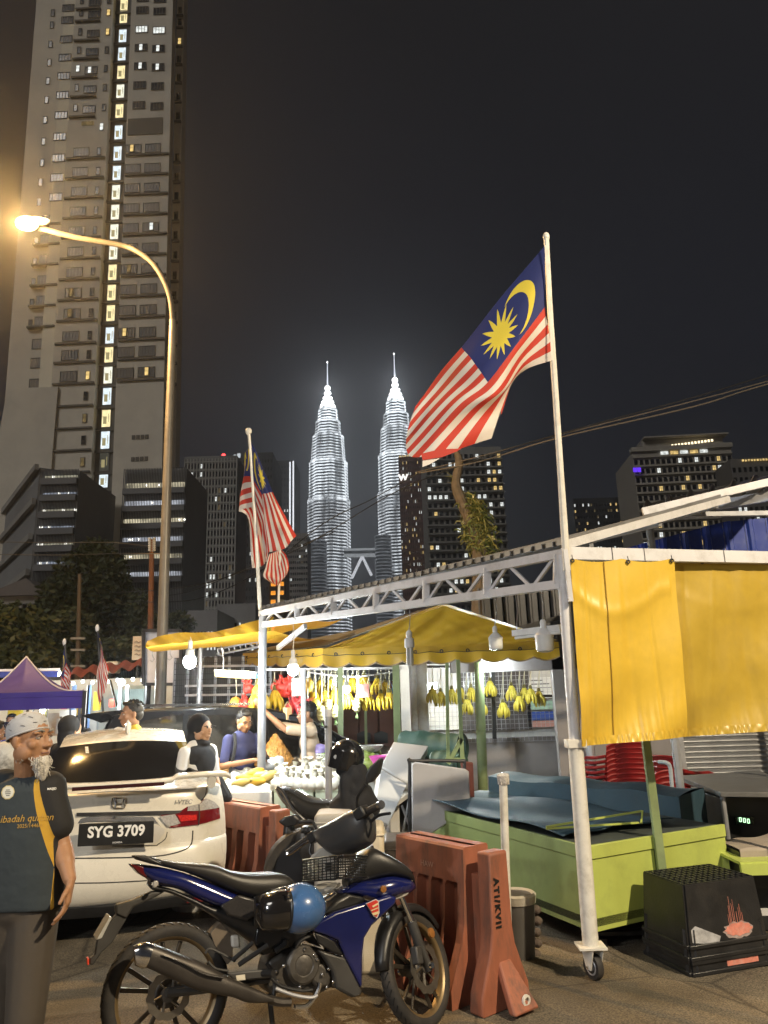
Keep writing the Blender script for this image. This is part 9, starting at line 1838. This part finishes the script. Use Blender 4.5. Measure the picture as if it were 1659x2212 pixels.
p = P(124, 1453, 18); mb = MB(); mb.ell(P(124, 1454, 20), .09, 10, 6); tag(mb.build('distant_lamp', hot), 'small distant white lamp above the purple tent slope', 'lamp')
for k, (x, y, lab) in enumerate(((8, 1600, 'blue plastic chair at the left edge under the tent'), (30, 1612, 'second blue plastic chair nearer the white car'))):
    t = thing('plastic_chair', lab, 'chair', (P(x, y, 10.6 + k * .5).x, 10.6 + k * .5, 0), R_(160 + 30 * k), 'blue plastic chairs')
    for nm, me in cm.items():
        o = bpy.data.objects.new(nm.rstrip('-1'), me); C.objects.link(o); o.parent = t; o.material_slots[0].link = 'OBJECT'; o.material_slots[0].material = mat('blue_chair_plastic', (.015, .04, .36), .4)
t = thing('covered_motorbike', 'motorbike under a white stained sheet behind the older man, left of the car', 'motorbike', P(10, 1680, 5.6)); mb = MB()
for a, b, r0, r1 in (((-30, 1660), (20, 1640), .16, .14), ((20, 1640), (30, 1660), .12, .08)): mb.cap(P(*a, 5.6), P(*b, 5.6), r0, r1)
c0 = P(0, 1660, 5.6)
for x_ in (-.6, -.3, -.05): mb.cap(c0 + V((x_ - .1, 0, -.02)), (c0.x + x_ - .1, 5.6, .45), .14, .2)
for x_ in (-1.1, -.2): m2 = MB(); m2.lathe([(.2, -.04), (.28, -.04), (.29, 0), (.28, .04), (.2, .04)], Mx.Translation((c0.x + x_, 5.6, .29)) @ Mx.Rotation(pi / 2, 4, 'X'), 24); m2.build('wheel', rubber, t)
fuse(mb, 'cover', mat('white_stained_cover', (.55, .54, .50), .6, dirt=((.04, .035, .03), .9, 9)), t, .02, 3, .5)
# table with a blue bowl before the tent
t = table('market_table', 'small white table under the purple tent', P(20, 1600, 12.6), P(80, 1600, 12.6), .7, .72, foam_w)
# street lamp behind the photographer (its light reaches the car, the barrier and the tarpaulins)
t = thing('street_lamp', 'street lamp standing behind the photographer, outside the picture', 'street lamp', (8.0, -1.4, 0)); mb = MB(); mb.tube(smooth_path([(8.0, -1.4, 0), (8.0, -1.4, 5), (8.0, -1.4, 8.4), (7.6, -1.4, 8.95), (6.9, -1.4, 9.05)], 4), .07, 10); mb.build('pole', grey_steel, t)
mb = MB(); mb.ell((6.8, -1.4, 9.03), (.35, .15, .07)); mb.build('lamp_head', grey_steel, t)

# ================================================================ hazy night air
hz = bpy.data.materials.new('night_haze'); hz.use_nodes = True; hn = hz.node_tree; hn.nodes.clear()
ho = hn.nodes.new('ShaderNodeOutputMaterial'); hv = hn.nodes.new('ShaderNodeVolumePrincipled'); hv.inputs['Color'].default_value = (.9, .92, .95, 1); hv.inputs['Density'].default_value = .0008; hv.inputs['Anisotropy'].default_value = .84
hn.links.new(hv.outputs[0], ho.inputs['Volume'])
mb = MB(); mb.box((0, 640, 240), (1500, 1330, 490)); o = mb.build('haze', hz, None, smooth=None); o.matrix_world.translation.z = -5; tag(o, kind='stuff')
